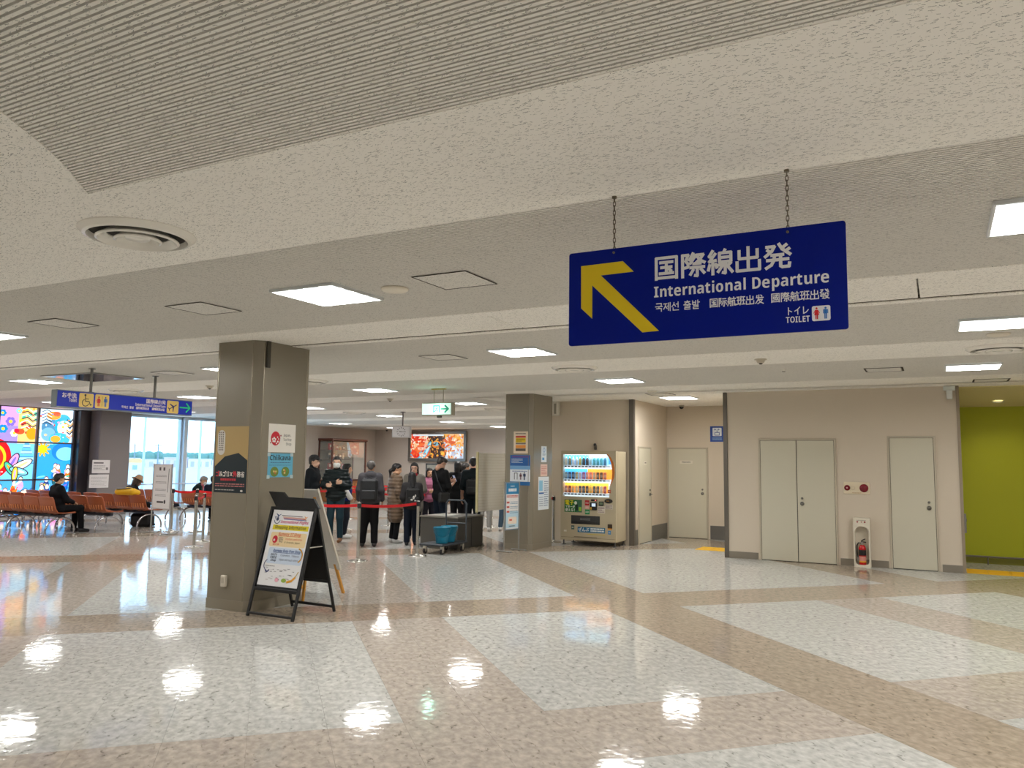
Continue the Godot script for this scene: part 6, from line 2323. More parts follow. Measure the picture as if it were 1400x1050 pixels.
# ------------------------------------------------------------------ screen, showcase, exit sign and clock at the back
func build_back_area() -> void:
	var im := Image.create_empty(256, 104, false, Image.FORMAT_RGB8)
	im.fill(rgb(250, 196, 140))
	var r2 := RandomNumberGenerator.new()
	r2.seed = 77
	im.fill_rect(Rect2i(85, 0, 80, 104), rgb(60, 34, 30))
	im.fill_rect(Rect2i(0, 70, 60, 34), rgb(60, 190, 230))
	for k in 26:
		blob(im, r2.randf() * 84, r2.randf() * 90, r2.randf_range(9, 18), r2.randf_range(7, 14), [rgb(240, 70, 40), rgb(252, 120, 60), rgb(250, 190, 160), rgb(236, 40, 30)][k % 4])
	tilted(im, 82, 66, 36, 9, 1.1, rgb(80, 190, 226))
	tilted(im, 84, 66, 32, 4, 1.1, rgb(200, 236, 244))
	for q in [[126, 44, 26, 20], [104, 88, 14, 13], [158, 84, 15, 16], [132, 90, 10, 10]]:
		blob(im, q[0], q[1], q[2], q[3], rgb(26, 22, 24))
		blob(im, q[0], q[1], q[2] - 4, q[3] - 4, rgb(246, 140, 40))
		blob(im, q[0] - 2, q[1] - 2, q[2] * 0.5, q[3] * 0.45, rgb(120, 190, 210) if q[2] > 20 else rgb(250, 200, 70))
	for k in 24:
		blob(im, 165 + r2.randf() * 90, r2.randf() * 56, r2.randf_range(10, 20), r2.randf_range(6, 11), [rgb(250, 140, 20), rgb(252, 176, 60), rgb(250, 226, 190), rgb(226, 90, 20)][k % 4])
	for k in 34:
		blob(im, 172 + r2.randf() * 80, 58 + r2.randf() * 44, r2.randf_range(6, 13), r2.randf_range(5, 9), [rgb(214, 224, 240), rgb(180, 196, 226), rgb(246, 248, 250)][k % 3])
	for k in 240:
		var x := r2.randf() * 256
		var c: Color = [rgb(255, 214, 180), rgb(250, 110, 50), rgb(255, 240, 224), rgb(210, 50, 30)][k % 4] if x < 84 else ([rgb(90, 60, 50), rgb(240, 170, 60), rgb(30, 24, 24), rgb(190, 120, 60)][k % 4] if x < 165 else [rgb(255, 190, 90), rgb(240, 246, 255), rgb(226, 110, 30), rgb(196, 210, 236)][k % 4])
		tilted(im, x, r2.randf() * 104, r2.randf_range(2, 6), r2.randf_range(1, 2.5), r2.randf() * 3, c)
	im.fill_rect(Rect2i(10, 2, 150, 7), rgb(226, 236, 244))
	var tx := ImageTexture.create_from_image(im)
	var t := thing("advert_screen", "large lit picture screen of food dishes on the rear wall", "screen", Vector3(-18.26, 2.25, BACK))
	var s := sm()
	for q in [[0, 0.56, 2.86, 0.12], [0, -0.56, 2.86, 0.12], [1.37, 0, 0.12, 1.0], [-1.37, 0, 0.12, 1.0]]:
		box(s, Vector3(q[0], q[1], 0.06), Vector3(q[2], q[3], 0.12), 0.01)
	obj("frame", s, pm(rgb(126, 122, 116), 0.3, 0.7), t)
	var st := SurfaceTool.new()
	st.begin(Mesh.PRIMITIVE_TRIANGLES)
	for k in [[-1, -1], [1, 1], [1, -1], [-1, -1], [-1, 1], [1, 1]]:
		st.set_normal(Vector3.BACK)
		st.set_uv(Vector2(0.5 + k[0] * 0.5, 0.5 - k[1] * 0.5))
		st.add_vertex(Vector3(k[0] * 1.32, k[1] * 0.51, 0.075))
	place_mesh("picture", st.commit(), pm(Color(0.2, 0.2, 0.2), 0.3, 0.0, {"albedo_texture": tx, "emission_enabled": true, "emission": Color.BLACK, "emission_texture": tx, "emission_energy_multiplier": 0.72}), t)
	s = sm()
	box(s, Vector3(0, 0, 0.03), Vector3(2.64, 1.02, 0.05))
	obj("housing", s, pm(rgb(40, 40, 42), 0.5), t)
	var l := AreaLight3D.new()
	l.name = "advert_screen_lamp"
	l.area_size = Vector2(2.6, 1.0)
	l.light_color = Color(1.0, 0.8, 0.6)
	l.light_energy = 0.8
	l.shadow_enabled = true
	l.area_range = 20
	l.position = Vector3(-18.26, 2.25, BACK + 0.1)
	l.rotation.y = PI
	add_child(l)
	# showcase of souvenirs against the left wall
	t = thing("showcase", "dark wooden glazed souvenir showcase in the rear left corner", "showcase", Vector3(LEFT, 0, -24.1))
	var wood := pm(rgb(92, 46, 32), 0.4)
	var d := 0.72
	var ln := 2.1
	s = sm()
	box(s, Vector3(d / 2, 2.43, -ln / 2), Vector3(d + 0.06, 0.09, ln + 0.06), 0.01)
	box(s, Vector3(d / 2, 0.83, -ln / 2), Vector3(d + 0.03, 0.06, ln + 0.03), 0.01)
	for x in [0.03, d - 0.03]:
		for z in [-0.03, -ln + 0.03]:
			box(s, Vector3(x, 1.6, z), Vector3(0.06, 1.6, 0.06), 0.005)
	obj("frame", s, wood, t)
	s = sm()
	box(s, Vector3(d / 2, 0.41, -ln / 2), Vector3(d, 0.8, ln), 0.01)
	obj("base_cabinet", s, pm(rgb(150, 96, 54), 0.4), t)
	for k in 3:
		s = sm()
		box(s, Vector3(d + 0.006, 0.5, -0.37 - 0.68 * k), Vector3(0.012, 0.4, 0.6), 0.003)
		var dr := obj("drawer", s, pm(rgb(176, 120, 70), 0.4), t)
		s = sm()
		ball(s, Vector3(d + 0.02, 0.55, -0.37 - 0.68 * k), Vector3(0.015, 0.015, 0.015), 10, 6)
		obj("knob", s, pm(rgb(60, 50, 40), 0.3, 0.6), dr)
	s = sm()
	box(s, Vector3(0.02, 1.6, -ln / 2), Vector3(0.02, 1.55, ln))
	obj("back_panel", s, pm(rgb(150, 140, 124), 0.6), t)
	for y in [1.25, 1.65, 2.02]:
		s = sm()
		box(s, Vector3(d / 2, y, -0.6), Vector3(d - 0.1, 0.02, 1.1))
		obj("shelf", s, pm(rgb(110, 70, 50), 0.4), t)
	var glass := pm(Color(0.85, 0.92, 0.92, 0.08), 0.02, 0.0, {"transparency": BaseMaterial3D.TRANSPARENCY_ALPHA})
	s = sm()
	box(s, Vector3(d - 0.02, 1.6, -ln / 2), Vector3(0.006, 1.5, ln - 0.12))
	obj("pane", s, glass, t)
	s = sm()
	box(s, Vector3(d / 2, 1.6, -0.02), Vector3(d - 0.12, 1.5, 0.006))
	obj("pane", s, glass, t)
	var item_c := [rgb(150, 30, 34), rgb(206, 140, 90), rgb(90, 40, 30), rgb(222, 190, 150), rgb(190, 40, 50), rgb(70, 60, 60)]
	var words := ["red", "tan", "brown", "cream", "scarlet", "dark"]
	for k in 15:
		var row := int(k / 5)
		var at := Vector3(LEFT + 0.45, [1.26, 1.66, 2.03][row], -24.25 - 0.2 * (k % 5))
		var o := thing("souvenir", "%s souvenir, %s from the left on the showcase's %s shelf" % [words[k % 6], nth(k % 5), ["lower", "middle", "upper"][row]], "souvenir", at, 90, "souvenirs in the showcase")
		s = sm()
		var hh := r2.randf_range(0.14, 0.26)
		if k % 2 == 0:
			box(s, Vector3(0, hh / 2, 0), Vector3(0.14, hh, 0.08), 0.008)
			obj("box", s, pm(item_c[k % 6], 0.5), o)
			s = sm()
			box(s, Vector3(0, hh * 0.6, 0.041), Vector3(0.1, hh * 0.4, 0.004))
			obj("card", s, pm(rgb(226, 210, 190), 0.5), o)
		else:
			lathe(s, [Vector2(0, 0), Vector2(0.05, 0.0), Vector2(0.06, hh * 0.3), Vector2(0.04, hh * 0.65), Vector2(0, hh * 0.66)], Transform3D.IDENTITY, 14)
			obj("figure_body", s, pm(item_c[k % 6], 0.5), o)
			s = sm()
			ball(s, Vector3(0, hh * 0.82, 0), Vector3.ONE * hh * 0.19, 12, 8)
			obj("figure_head", s, pm(rgb(226, 200, 176), 0.5), o)
	var q := sheet("poster", "pink and tan poster hanging inside the right of the showcase", "poster", Vector3(LEFT + 0.4, 1.86, -25.4), 90, 0.7, 0.5, rgb(206, 120, 96), 0.004)
	var ink: Ink = q[1]
	for k in 14:
		ink.disc(0.06 + r2.randf() * 0.58, 0.06 + r2.randf() * 0.38, 0.06, 0.045, [rgb(226, 170, 130), rgb(240, 214, 190), rgb(190, 80, 70)][k % 3], 12)
		ink.z += 0.0002
	ink.done("print", q[0])
	t = thing("paper_streamer", "pale blue folded paper streamer hanging in the showcase", "streamer", Vector3(LEFT + 0.55, 1.72, -25.15), 90)
	s = sm()
	prism(s, [Vector2(0, 0.62), Vector2(0.1, 0.6), Vector2(0.3, 0.12), Vector2(0.22, 0.0), Vector2(0.08, 0.06)], 0.0, 0.02)
	obj("fold", s, pm(rgb(170, 206, 226), 0.5), t)
	s = sm()
	prism(s, [Vector2(0.12, 0.1), Vector2(0.24, 0.06), Vector2(0.2, 0.3)], 0.02, 0.026)
	obj("stripe", s, pm(rgb(60, 110, 150), 0.5), t)
	# framed board on legs below the screen
	t = thing("frame_stand", "dark framed pale board standing below the food screen", "board", Vector3(-17.25, 0, -26.0))
	s = sm()
	for q2 in [[0, 1.52, 0.84, 0.05], [0, 0.72, 0.84, 0.04]]:
		box(s, Vector3(q2[0], q2[1], 0), Vector3(q2[2], q2[3], 0.05), 0.006)
	for x in [-0.4, 0.4]:
		box(s, Vector3(x, 0.77, 0), Vector3(0.05, 1.54, 0.05), 0.006)
		box(s, Vector3(x, 0.02, 0), Vector3(0.05, 0.04, 0.4), 0.006)
	obj("frame", s, pm(rgb(40, 36, 34), 0.4), t)
	s = sm()
	box(s, Vector3(0, 1.12, 0), Vector3(0.76, 0.76, 0.02))
	obj("board", s, pm(rgb(190, 184, 172), 0.5), t)
	# green exit sign
	t = thing("exit_sign", "white and green illuminated exit sign with a right arrow hung from the ceiling", "exit sign", Vector3(-7.915, 2.475, -11.95))
	s = sm()
	box(s, Vector3(0, 0.102, -0.05), Vector3(0.66, 0.235, 0.1), 0.012)
	obj("case", s, pm(rgb(172, 164, 146), 0.4), t)
	s = sm()
	box(s, Vector3(-0.01, 0.102, 0.002), Vector3(0.615, 0.2, 0.006), 0.002)
	obj("panel", s, glow(Color(0.84, 0.96, 0.93), 0.4, Color(0.85, 0.9, 0.88)), t)
	ink = Ink.new(self)
	ink.z = 0.0056
	var green := rgb(0, 160, 128)
	ink.rect(-0.075, 0.04, 0.02, 0.125, green)
	ink.rect(0.04, 0.04, 0.02, 0.125, green)
	ink.rect(-0.075, 0.15, 0.135, 0.018, green)
	ink.disc(0.002, 0.137, 0.012, 0.012, green, 10)
	ink.line([Vector2(-0.03, 0.11), Vector2(0.0, 0.118), Vector2(0.022, 0.098)], 0.012, green)
	ink.line([Vector2(-0.002, 0.118), Vector2(-0.008, 0.085), Vector2(-0.04, 0.06), Vector2(-0.062, 0.062)], 0.014, green)
	ink.line([Vector2(-0.006, 0.085), Vector2(0.02, 0.07), Vector2(0.012, 0.04)], 0.014, green)
	ink.done("running_figure", t)
	ink = Ink.new(self)
	ink.z = 0.0056
	ink.line([Vector2(0.09, 0.102), Vector2(0.24, 0.102)], 0.026, green)
	ink.line([Vector2(0.175, 0.162), Vector2(0.245, 0.102), Vector2(0.175, 0.042)], 0.03, green)
	ink.done("arrow", t)
	for x in [-0.1, 0.1]:
		s = sm()
		cyl(s, Vector3(x, 0.215, -0.05), Vector3(x, 0.47, -0.05), 0.006, 0.006, 8)
		obj("hanger", s, pm(rgb(160, 150, 126), 0.4, 0.5), t)
	s = sm()
	box(s, Vector3(0, 0.465, -0.05), Vector3(0.3, 0.02, 0.05), 0.004)
	obj("ceiling_bar", s, pm(rgb(190, 164, 96), 0.4, 0.4), t)
	s = sm()
	box(s, Vector3(0.03, -0.035, -0.04), Vector3(0.1, 0.04, 0.05), 0.012)
	obj("sensor", s, pm(rgb(70, 64, 58), 0.4), t)
	var gl := OmniLight3D.new()
	gl.name = "exit_sign_lamp"
	gl.light_color = Color(0.7, 1.0, 0.9)
	gl.light_energy = 0.05
	gl.light_size = 0.08
	gl.omni_range = 8
	gl.omni_attenuation = 2.0
	gl.shadow_enabled = true
	gl.position = Vector3(-7.92, 2.575, -11.86)
	add_child(gl)
	# square clock
	t = thing("ceiling_clock", "pale square clock hanging from a ceiling post left of the screen", "clock", Vector3(-12.67, 2.26, -17.45), 20)
	s = sm()
	box(s, Vector3(0, 0.15, 0), Vector3(0.52, 0.31, 0.1), 0.015)
	obj("case", s, pm(rgb(206, 204, 206), 0.35), t)
	s = sm()
	box(s, Vector3(0, 0.15, 0.052), Vector3(0.46, 0.27, 0.004), 0.001)
	obj("dial", s, pm(rgb(226, 226, 230), 0.3), t)
	ink = Ink.new(self)
	ink.z = 0.0546
	for k in 12:
		var a := TAU * k / 12
		ink.line([Vector2(sin(a) * 0.095, 0.15 + cos(a) * 0.095), Vector2(sin(a) * 0.12, 0.15 + cos(a) * 0.12)], 0.014, rgb(70, 70, 76))
	ink.done("hour_marks", t)
	ink = Ink.new(self)
	ink.z = 0.055
	ink.line([Vector2(0, 0.15), Vector2(-0.055, 0.152)], 0.016, rgb(50, 50, 56))
	ink.line([Vector2(0, 0.15), Vector2(0.09, 0.152)], 0.01, rgb(50, 50, 56))
	ink.done("hands", t)
	s = sm()
	cyl(s, Vector3(0.02, 0.3, 0), Vector3(0.02, 0.68, 0), 0.02, 0.02, 12)
	cyl(s, Vector3(0.02, 0.67, 0), Vector3(0.02, 0.69, 0), 0.07, 0.07, 16)
	obj("post", s, pm(rgb(120, 112, 112), 0.35, 0.6), t)


# ------------------------------------------------------------------ people: smooth bodies meshed from tapered capsules
# caps: [a, b, radius at a, radius at b]; the surface is where the summed falloff is one
func field(caps: Array, cell: float, k: float) -> Array:
	var lo := Vector3.ONE * 1e9
	var hi := -lo
	for c in caps:
		var r := maxf(c[2], c[3]) + cell * 3.0 + k
		for j in 2:
			lo = lo.min(c[j] - Vector3.ONE * r)
			hi = hi.max(c[j] + Vector3.ONE * r)
	var nx := int((hi.x - lo.x) / cell) + 2
	var ny := int((hi.y - lo.y) / cell) + 2
	var nz := int((hi.z - lo.z) / cell) + 2
	var sy := nx
	var sz := nx * ny
	var val := PackedFloat32Array()
	val.resize(nx * ny * nz)
	var reach := cell * 1.9 + k * 1.5
	for c in caps:
		var a: Vector3 = c[0]
		var ab: Vector3 = c[1] - a
		var l2 := maxf(ab.length_squared(), 1e-9)
		var ra: float = c[2]
		var dr: float = c[3] - ra
		var rm := maxf(c[2], c[3]) + reach
		var p0: Vector3 = (a.min(c[1]) - Vector3.ONE * rm - lo) / cell
		var p1: Vector3 = (a.max(c[1]) + Vector3.ONE * rm - lo) / cell
		for z in range(maxi(0, int(p0.z)), mini(nz, int(p1.z) + 2)):
			for y in range(maxi(0, int(p0.y)), mini(ny, int(p1.y) + 2)):
				var row := z * sz + y * sy
				for x in range(maxi(0, int(p0.x)), mini(nx, int(p1.x) + 2)):
					var p := lo + Vector3(x, y, z) * cell - a
					var t := clampf(p.dot(ab) / l2, 0.0, 1.0)
					var d := (p - ab * t).length() - ra - dr * t
					if d < reach:
						val[row + x] += exp(-maxf(d, -6.0 * k) / k)
	var verts := PackedVector3Array()
	var idx := {}
	var offs := [0, 1, sy, sy + 1, sz, sz + 1, sz + sy, sz + sy + 1]
	var pos := [Vector3(0, 0, 0), Vector3(1, 0, 0), Vector3(0, 1, 0), Vector3(1, 1, 0), Vector3(0, 0, 1), Vector3(1, 0, 1), Vector3(0, 1, 1), Vector3(1, 1, 1)]
	var pairs := [[0, 1], [2, 3], [4, 5], [6, 7], [0, 2], [1, 3], [4, 6], [5, 7], [0, 4], [1, 5], [2, 6], [3, 7]]
	for z in nz - 1:
		for y in ny - 1:
			var row := z * sz + y * sy
			for x in nx - 1:
				var i := row + x
				if val[i] <= 0.0:
					continue
				var m := 0
				for j in 8:
					if val[i + offs[j]] > 1.0:
						m |= 1 << j
				if m == 0 or m == 255:
					continue
				var sum := Vector3.ZERO
				var n := 0
				for e in pairs:
					if ((m >> e[0]) & 1) != ((m >> e[1]) & 1):
						var f0 := log(maxf(val[i + offs[e[0]]], 1e-4))
						var f1 := log(maxf(val[i + offs[e[1]]], 1e-4))
						sum += pos[e[0]].lerp(pos[e[1]], clampf(f0 / (f0 - f1), 0.0, 1.0))
						n += 1
				idx[i] = verts.size()
				verts.append(lo + (Vector3(x, y, z) + sum / n) * cell)
	var tris := PackedInt32Array()
	for i in idx:
		var inside := val[i] > 1.0
		for ax in 3:
			var step: int = [1, sy, sz][ax]
			var u: int = [sy, sz, 1][ax]
			var v: int = [sz, 1, sy][ax]
			if (val[i + step] > 1.0) == inside:
				continue
			if not (idx.has(i - u) and idx.has(i - v) and idx.has(i - u - v)):
				continue
			var q := [idx[i], idx[i - u], idx[i - u - v], idx[i - v]]
			if inside:
				tris.append_array([q[0], q[1], q[2], q[0], q[2], q[3]])
			else:
				tris.append_array([q[0], q[2], q[1], q[0], q[3], q[2]])
	return [verts, tris]


func normals_of(f: Array) -> PackedVector3Array:
	var nn := PackedVector3Array()
	nn.resize(f[0].size())
	var vs: PackedVector3Array = f[0]
	var ix: PackedInt32Array = f[1]
	for t in range(0, ix.size(), 3):
		var n := (vs[ix[t + 2]] - vs[ix[t]]).cross(vs[ix[t + 1]] - vs[ix[t]])
		for j in 3:
			nn[ix[t + j]] += n
	for i in nn.size():
		nn[i] = nn[i].normalized()
	return nn


func field_mesh(fields: Array, swell := 0.0, period := 0.07) -> ArrayMesh:
	var vs := PackedVector3Array()
	var ns := PackedVector3Array()
	var ix := PackedInt32Array()
	for f in fields:
		var nn := normals_of(f)
		var at := vs.size()
		if swell > 0.0:
			for i in f[0].size():
				var w: float = absf(sin(PI * f[0][i].y / period))
				f[0][i] += nn[i] * swell * (w - 0.6)
			nn = normals_of(f)
		vs.append_array(f[0])
		ns.append_array(nn)
		for t in f[1]:
			ix.append(t + at)
	var a := []
	a.resize(Mesh.ARRAY_MAX)
	a[Mesh.ARRAY_VERTEX] = vs
	a[Mesh.ARRAY_NORMAL] = ns
	a[Mesh.ARRAY_INDEX] = ix
	var m := ArrayMesh.new()
	m.add_surface_from_arrays(Mesh.PRIMITIVE_TRIANGLES, a)
	return m


func hand_caps(w: Vector3, dir: Vector3, palm: Vector3, side: float, curl: float) -> Array:
	# palm: the way the palm faces; side: +1 puts the thumb on dir x palm
	var across := dir.cross(palm).normalized() * side
	var out := [[w, w + dir * 0.03, 0.024, 0.024]]
	for k in [-0.026, -0.009, 0.009, 0.026]:
		out.append([w + dir * 0.02 + across * k * 0.7, w + dir * 0.085 + across * k, 0.015, 0.0125])
	var lens := [0.058, 0.072, 0.078, 0.07]
	for i in 4:
		var base: Vector3 = w + dir * 0.085 + across * [-0.03, -0.01, 0.01, 0.03][i]
		var d := dir
		var p := base
		for seg in 3:
			d = (d + palm * curl * [0.35, 0.8, 0.8][seg]).normalized()
			var q: Vector3 = p + d * lens[i] * [0.42, 0.32, 0.26][seg]
			out.append([p, q, 0.0092 - 0.0006 * seg, 0.0086 - 0.0008 * seg])
			p = q
	var tb := w + dir * 0.028 + across * 0.028
	var td := (dir * 0.7 + across * 0.7 + palm * 0.35).normalized()
	var tp := tb + td * 0.042
	out.append([tb, tp, 0.0125, 0.0105])
	out.append([tp, tp + (dir * 0.9 + across * 0.25 + palm * (0.3 + curl * 0.5)).normalized() * 0.034, 0.0102, 0.0086])
	return out


const SKIN := Color(0.80, 0.62, 0.50)

# j: joints that differ from standing upright, in a figure 1.72 m tall facing local +z; left is local +x
func person(label: String, at: Vector3, turn: float, height: float, look: Dictionary, j := {}) -> MeshInstance3D:
	var J := {"pelvis": Vector3(0, 0.93, 0), "belly": Vector3(0, 1.08, 0.01), "chest": Vector3(0, 1.27, 0.0), "neck": Vector3(0, 1.43, -0.015), "head": Vector3(0, 1.575, 0.015),
		"shl": Vector3(0.165, 1.375, -0.01), "ell": Vector3(0.215, 1.11, -0.035), "wrl": Vector3(0.225, 0.87, 0.03), "shr": Vector3(-0.165, 1.375, -0.01), "elr": Vector3(-0.215, 1.11, -0.035), "wrr": Vector3(-0.225, 0.87, 0.03),
		"hil": Vector3(0.085, 0.9, 0), "knl": Vector3(0.095, 0.49, 0.02), "anl": Vector3(0.1, 0.085, -0.03), "hir": Vector3(-0.085, 0.9, 0), "knr": Vector3(-0.095, 0.49, 0.02), "anr": Vector3(-0.1, 0.085, -0.03)}
	for key in j:
		if J.has(key):
			J[key] = j[key]
	var slim: float = look.get("slim", 1.0)
	var hb := Basis(Vector3.UP, deg_to_rad(j.get("yaw", 0.0))) * Basis(Vector3.RIGHT, deg_to_rad(j.get("nod", 0.0)))
	var H: Vector3 = J.head
	# --- the body
	var up: Vector3 = (J.chest - J.pelvis).normalized()
	var sidev: Vector3 = (J.shl - J.shr).normalized()
	var torso := func(g: float) -> Array:
		return [[J.chest - sidev * 0.075 * slim, J.chest + sidev * 0.075 * slim, 0.105 * slim + g, 0.105 * slim + g], [J.belly - sidev * 0.055 * slim, J.belly + sidev * 0.055 * slim, 0.1 * slim + g, 0.1 * slim + g], [J.pelvis - sidev * 0.07 * slim, J.pelvis + sidev * 0.07 * slim, 0.108 * slim + g, 0.108 * slim + g],
			[J.shr + sidev * 0.02, J.shl - sidev * 0.02, 0.056 + g * 0.7, 0.056 + g * 0.7], [J.chest, J.neck - up * 0.03, 0.09 + g * 0.5, 0.05 + g * 0.6]]
	var arms := func(g: float, s: float) -> Array:
		var out := []
		for q in [["shl", "ell", "wrl"], ["shr", "elr", "wrr"]]:
			out.append([J[q[0]], J[q[1]], 0.052 + g, 0.042 + g])
			if s > 0.0:
				out.append([J[q[1]], J[q[1]].lerp(J[q[2]], s), 0.041 + g, 0.03 + g * 0.9])
		return out
	var legs := func(g: float, e: float) -> Array:
		var out := []
		for q in [["hil", "knl", "anl"], ["hir", "knr", "anr"]]:
			out.append([J[q[0]], J[q[1]], 0.082 * slim + g, 0.054 + g])
			out.append([J[q[1]], J[q[1]].lerp(J[q[2]], e), 0.052 + g, 0.036 + g * 1.4])
		return out
	var body: Array = torso.call(0.0) + arms.call(0.0, 1.0) + legs.call(0.0, 1.0)
	body.append([J.neck - Vector3(0, 0.03, 0), H + hb * Vector3(0, -0.06, -0.02), 0.052, 0.05])
	var hc := func(a: Vector3, b: Vector3, ra: float, rb: float) -> Array: return [H + hb * a, H + hb * b, ra, rb]
	var head := [hc.call(Vector3(0, 0.035, -0.025), Vector3(0, 0.04, 0.015), 0.077, 0.074), hc.call(Vector3(0, -0.01, 0.02), Vector3(0, -0.055, 0.032), 0.062, 0.05), hc.call(Vector3(-0.028, -0.07, 0.02), Vector3(0.028, -0.07, 0.02), 0.036, 0.036), hc.call(Vector3(0, -0.085, 0.052), Vector3(0, -0.088, 0.056), 0.024, 0.022),
		hc.call(Vector3(0, 0.008, 0.083), Vector3(0, -0.028, 0.102), 0.011, 0.013), hc.call(Vector3(-0.014, -0.033, 0.09), Vector3(0.014, -0.033, 0.09), 0.01, 0.01), hc.call(Vector3(-0.026, -0.058, 0.078), Vector3(0.026, -0.058, 0.078), 0.012, 0.012), hc.call(Vector3(-0.036, 0.022, 0.08), Vector3(0.036, 0.022, 0.08), 0.012, 0.012),
		hc.call(Vector3(0.076, -0.012, -0.008), Vector3(0.079, 0.016, -0.014), 0.012, 0.014), hc.call(Vector3(-0.076, -0.012, -0.008), Vector3(-0.079, 0.016, -0.014), 0.012, 0.014), hc.call(Vector3(0, -0.05, -0.02), Vector3(0, -0.14, -0.035), 0.048, 0.05)]
	var fields := [field(body, 0.024, 0.016), field(head, 0.0095, 0.007)]
	if not look.get("hidden_hands", false):
		for q in [["ell", "wrl", 1.0], ["elr", "wrr", -1.0]]:
			var d: Vector3 = (J[q[1]] - J[q[0]]).normalized()
			var palm: Vector3 = j.get("palm" + q[1][2], -sidev * q[2] * 0.8 + Vector3(0, 0, 0.2))
			palm = (palm - d * palm.dot(d)).normalized()
			fields.append(field(hand_caps(J[q[1]] - d * 0.01, d, palm, -q[2], look.get("curl", 0.55)), 0.0075, 0.004))
	var o := place_mesh("person", field_mesh(fields), pm(look.get("skin", SKIN), 0.55, 0.0, {"rim_enabled": true, "rim": 0.15}))
	o.position = at
	o.rotation.y = deg_to_rad(turn)
	o.scale = Vector3.ONE * height / 1.72
	tag(o, label, "person")
	# --- face
	var dark := pm(rgb(30, 24, 22), 0.4)
	if look.get("face", true):
		for x in [-0.032, 0.032]:
			var s := sm()
			ball(s, H + hb * Vector3(x, 0.004, 0.078), Vector3(0.012, 0.0055, 0.006), 10, 6, hb)
			obj("eye", s, dark, o)
			s = sm()
			ball(s, H + hb * Vector3(x, 0.028, 0.088), Vector3(0.018, 0.0035, 0.004), 10, 6, hb)
			obj("eyebrow", s, dark, o)
		var s := sm()
		ball(s, H + hb * Vector3(0, -0.06, 0.089), Vector3(0.022, 0.006, 0.005), 12, 6, hb)
		obj("mouth", s, pm(rgb(150, 80, 72), 0.5), o)
	# --- hair
	if look.has("hair"):
		var hm := pm(look.hair, 0.5, 0.0, {"rim_enabled": true, "rim": 0.3})
		var hair := [hc.call(Vector3(0, 0.055, -0.035), Vector3(0, 0.066, 0.018), 0.078, 0.07), hc.call(Vector3(0, -0.01, -0.058), Vector3(0, 0.04, -0.05), 0.056, 0.066), hc.call(Vector3(0.064, 0.02, -0.02), Vector3(0.06, 0.05, 0.02), 0.026, 0.026), hc.call(Vector3(-0.064, 0.02, -0.02), Vector3(-0.06, 0.05, 0.02), 0.026, 0.026)]
		if look.get("bald", false):
			hair = [hc.call(Vector3(0, 0.0, -0.056), Vector3(0, 0.035, -0.055), 0.056, 0.06), hc.call(Vector3(0.062, 0.01, -0.03), Vector3(0.062, 0.035, 0.0), 0.026, 0.024), hc.call(Vector3(-0.062, 0.01, -0.03), Vector3(-0.062, 0.035, 0.0), 0.026, 0.024)]
		match look.get("style", ""):
			"fringe":
				hair.append(hc.call(Vector3(-0.04, 0.072, 0.05), Vector3(0.04, 0.072, 0.05), 0.036, 0.036))
			"long":
				hair.append(hc.call(Vector3(0, -0.02, -0.055), Vector3(0, -0.22, -0.085), 0.066, 0.06))
				for x in [-1.0, 1.0]:
					hair.append(hc.call(Vector3(0.066 * x, 0.03, 0.0), Vector3(0.078 * x, -0.2, -0.015), 0.026, 0.028))
				hair.append(hc.call(Vector3(-0.04, 0.08, 0.04), Vector3(0.045, 0.078, 0.04), 0.034, 0.034))
			"bob":
				hair.append(hc.call(Vector3(0, -0.02, -0.055), Vector3(0, -0.1, -0.06), 0.07, 0.055))
				for x in [-1.0, 1.0]:
					hair.append(hc.call(Vector3(0.066 * x, 0.03, 0.01), Vector3(0.072 * x, -0.09, 0.0), 0.027, 0.025))
				hair.append(hc.call(Vector3(-0.04, 0.08, 0.04), Vector3(0.045, 0.078, 0.04), 0.034, 0.034))
			"tail":
				hair.append(hc.call(Vector3(-0.03, 0.075, 0.045), Vector3(0.03, 0.075, 0.045), 0.036, 0.036))
				hair.append(hc.call(Vector3(0, -0.02, -0.11), Vector3(0, -0.05, -0.135), 0.03, 0.034))
				hair.append(hc.call(Vector3(0, -0.05, -0.135), Vector3(0, -0.17, -0.12), 0.034, 0.016))
		place_mesh("hair", field_mesh([field(hair, 0.012, 0.008)]), hm, o)
	# --- clothes
	var cm := pm(look.top.darkened(0.25), look.get("gloss", 0.75), 0.0, {"metallic_specular": 0.3})
	var g: float = look.get("bulk", 0.016)
	var top: Array = torso.call(g)
	top.append_array(arms.call(g * 0.9, look.get("sleeve", 0.95)))
	top.append([J.neck - up * 0.02, J.neck + Vector3(0, look.get("collar", 0.012), 0), 0.052 + g * 0.6, 0.052 + g * 0.5])
	if look.has("coat"):
		var hem: float = look.coat
		top.append([J.pelvis - sidev * 0.06, J.pelvis - sidev * 0.08 - Vector3(0, J.pelvis.y - hem - 0.1, 0), 0.12 + g, 0.11 + g])
		top.append([J.pelvis + sidev * 0.06, J.pelvis + sidev * 0.08 - Vector3(0, J.pelvis.y - hem - 0.1, 0), 0.12 + g, 0.11 + g])
	if look.get("hood", false):
		top.append([J.neck + Vector3(-0.05, -0.01, -0.05), J.neck + Vector3(0.05, -0.01, -0.05), 0.055, 0.055])
	place_mesh(look.get("top_name", "jacket"), field_mesh([field(top, 0.021, 0.014)], look.get("quilt", 0.0), 0.075), cm, o)
	var tr: Array = legs.call(look.get("leg_bulk", 0.016), 0.93)
	tr.append([J.pelvis - sidev * 0.065, J.pelvis + sidev * 0.065, 0.115 * slim, 0.115 * slim])
	place_mesh(look.get("legs_name", "trousers"), field_mesh([field(tr, 0.021, 0.013)]), pm(look.legs.darkened(0.2), 0.8, 0.0, {"metallic_specular": 0.3}), o)
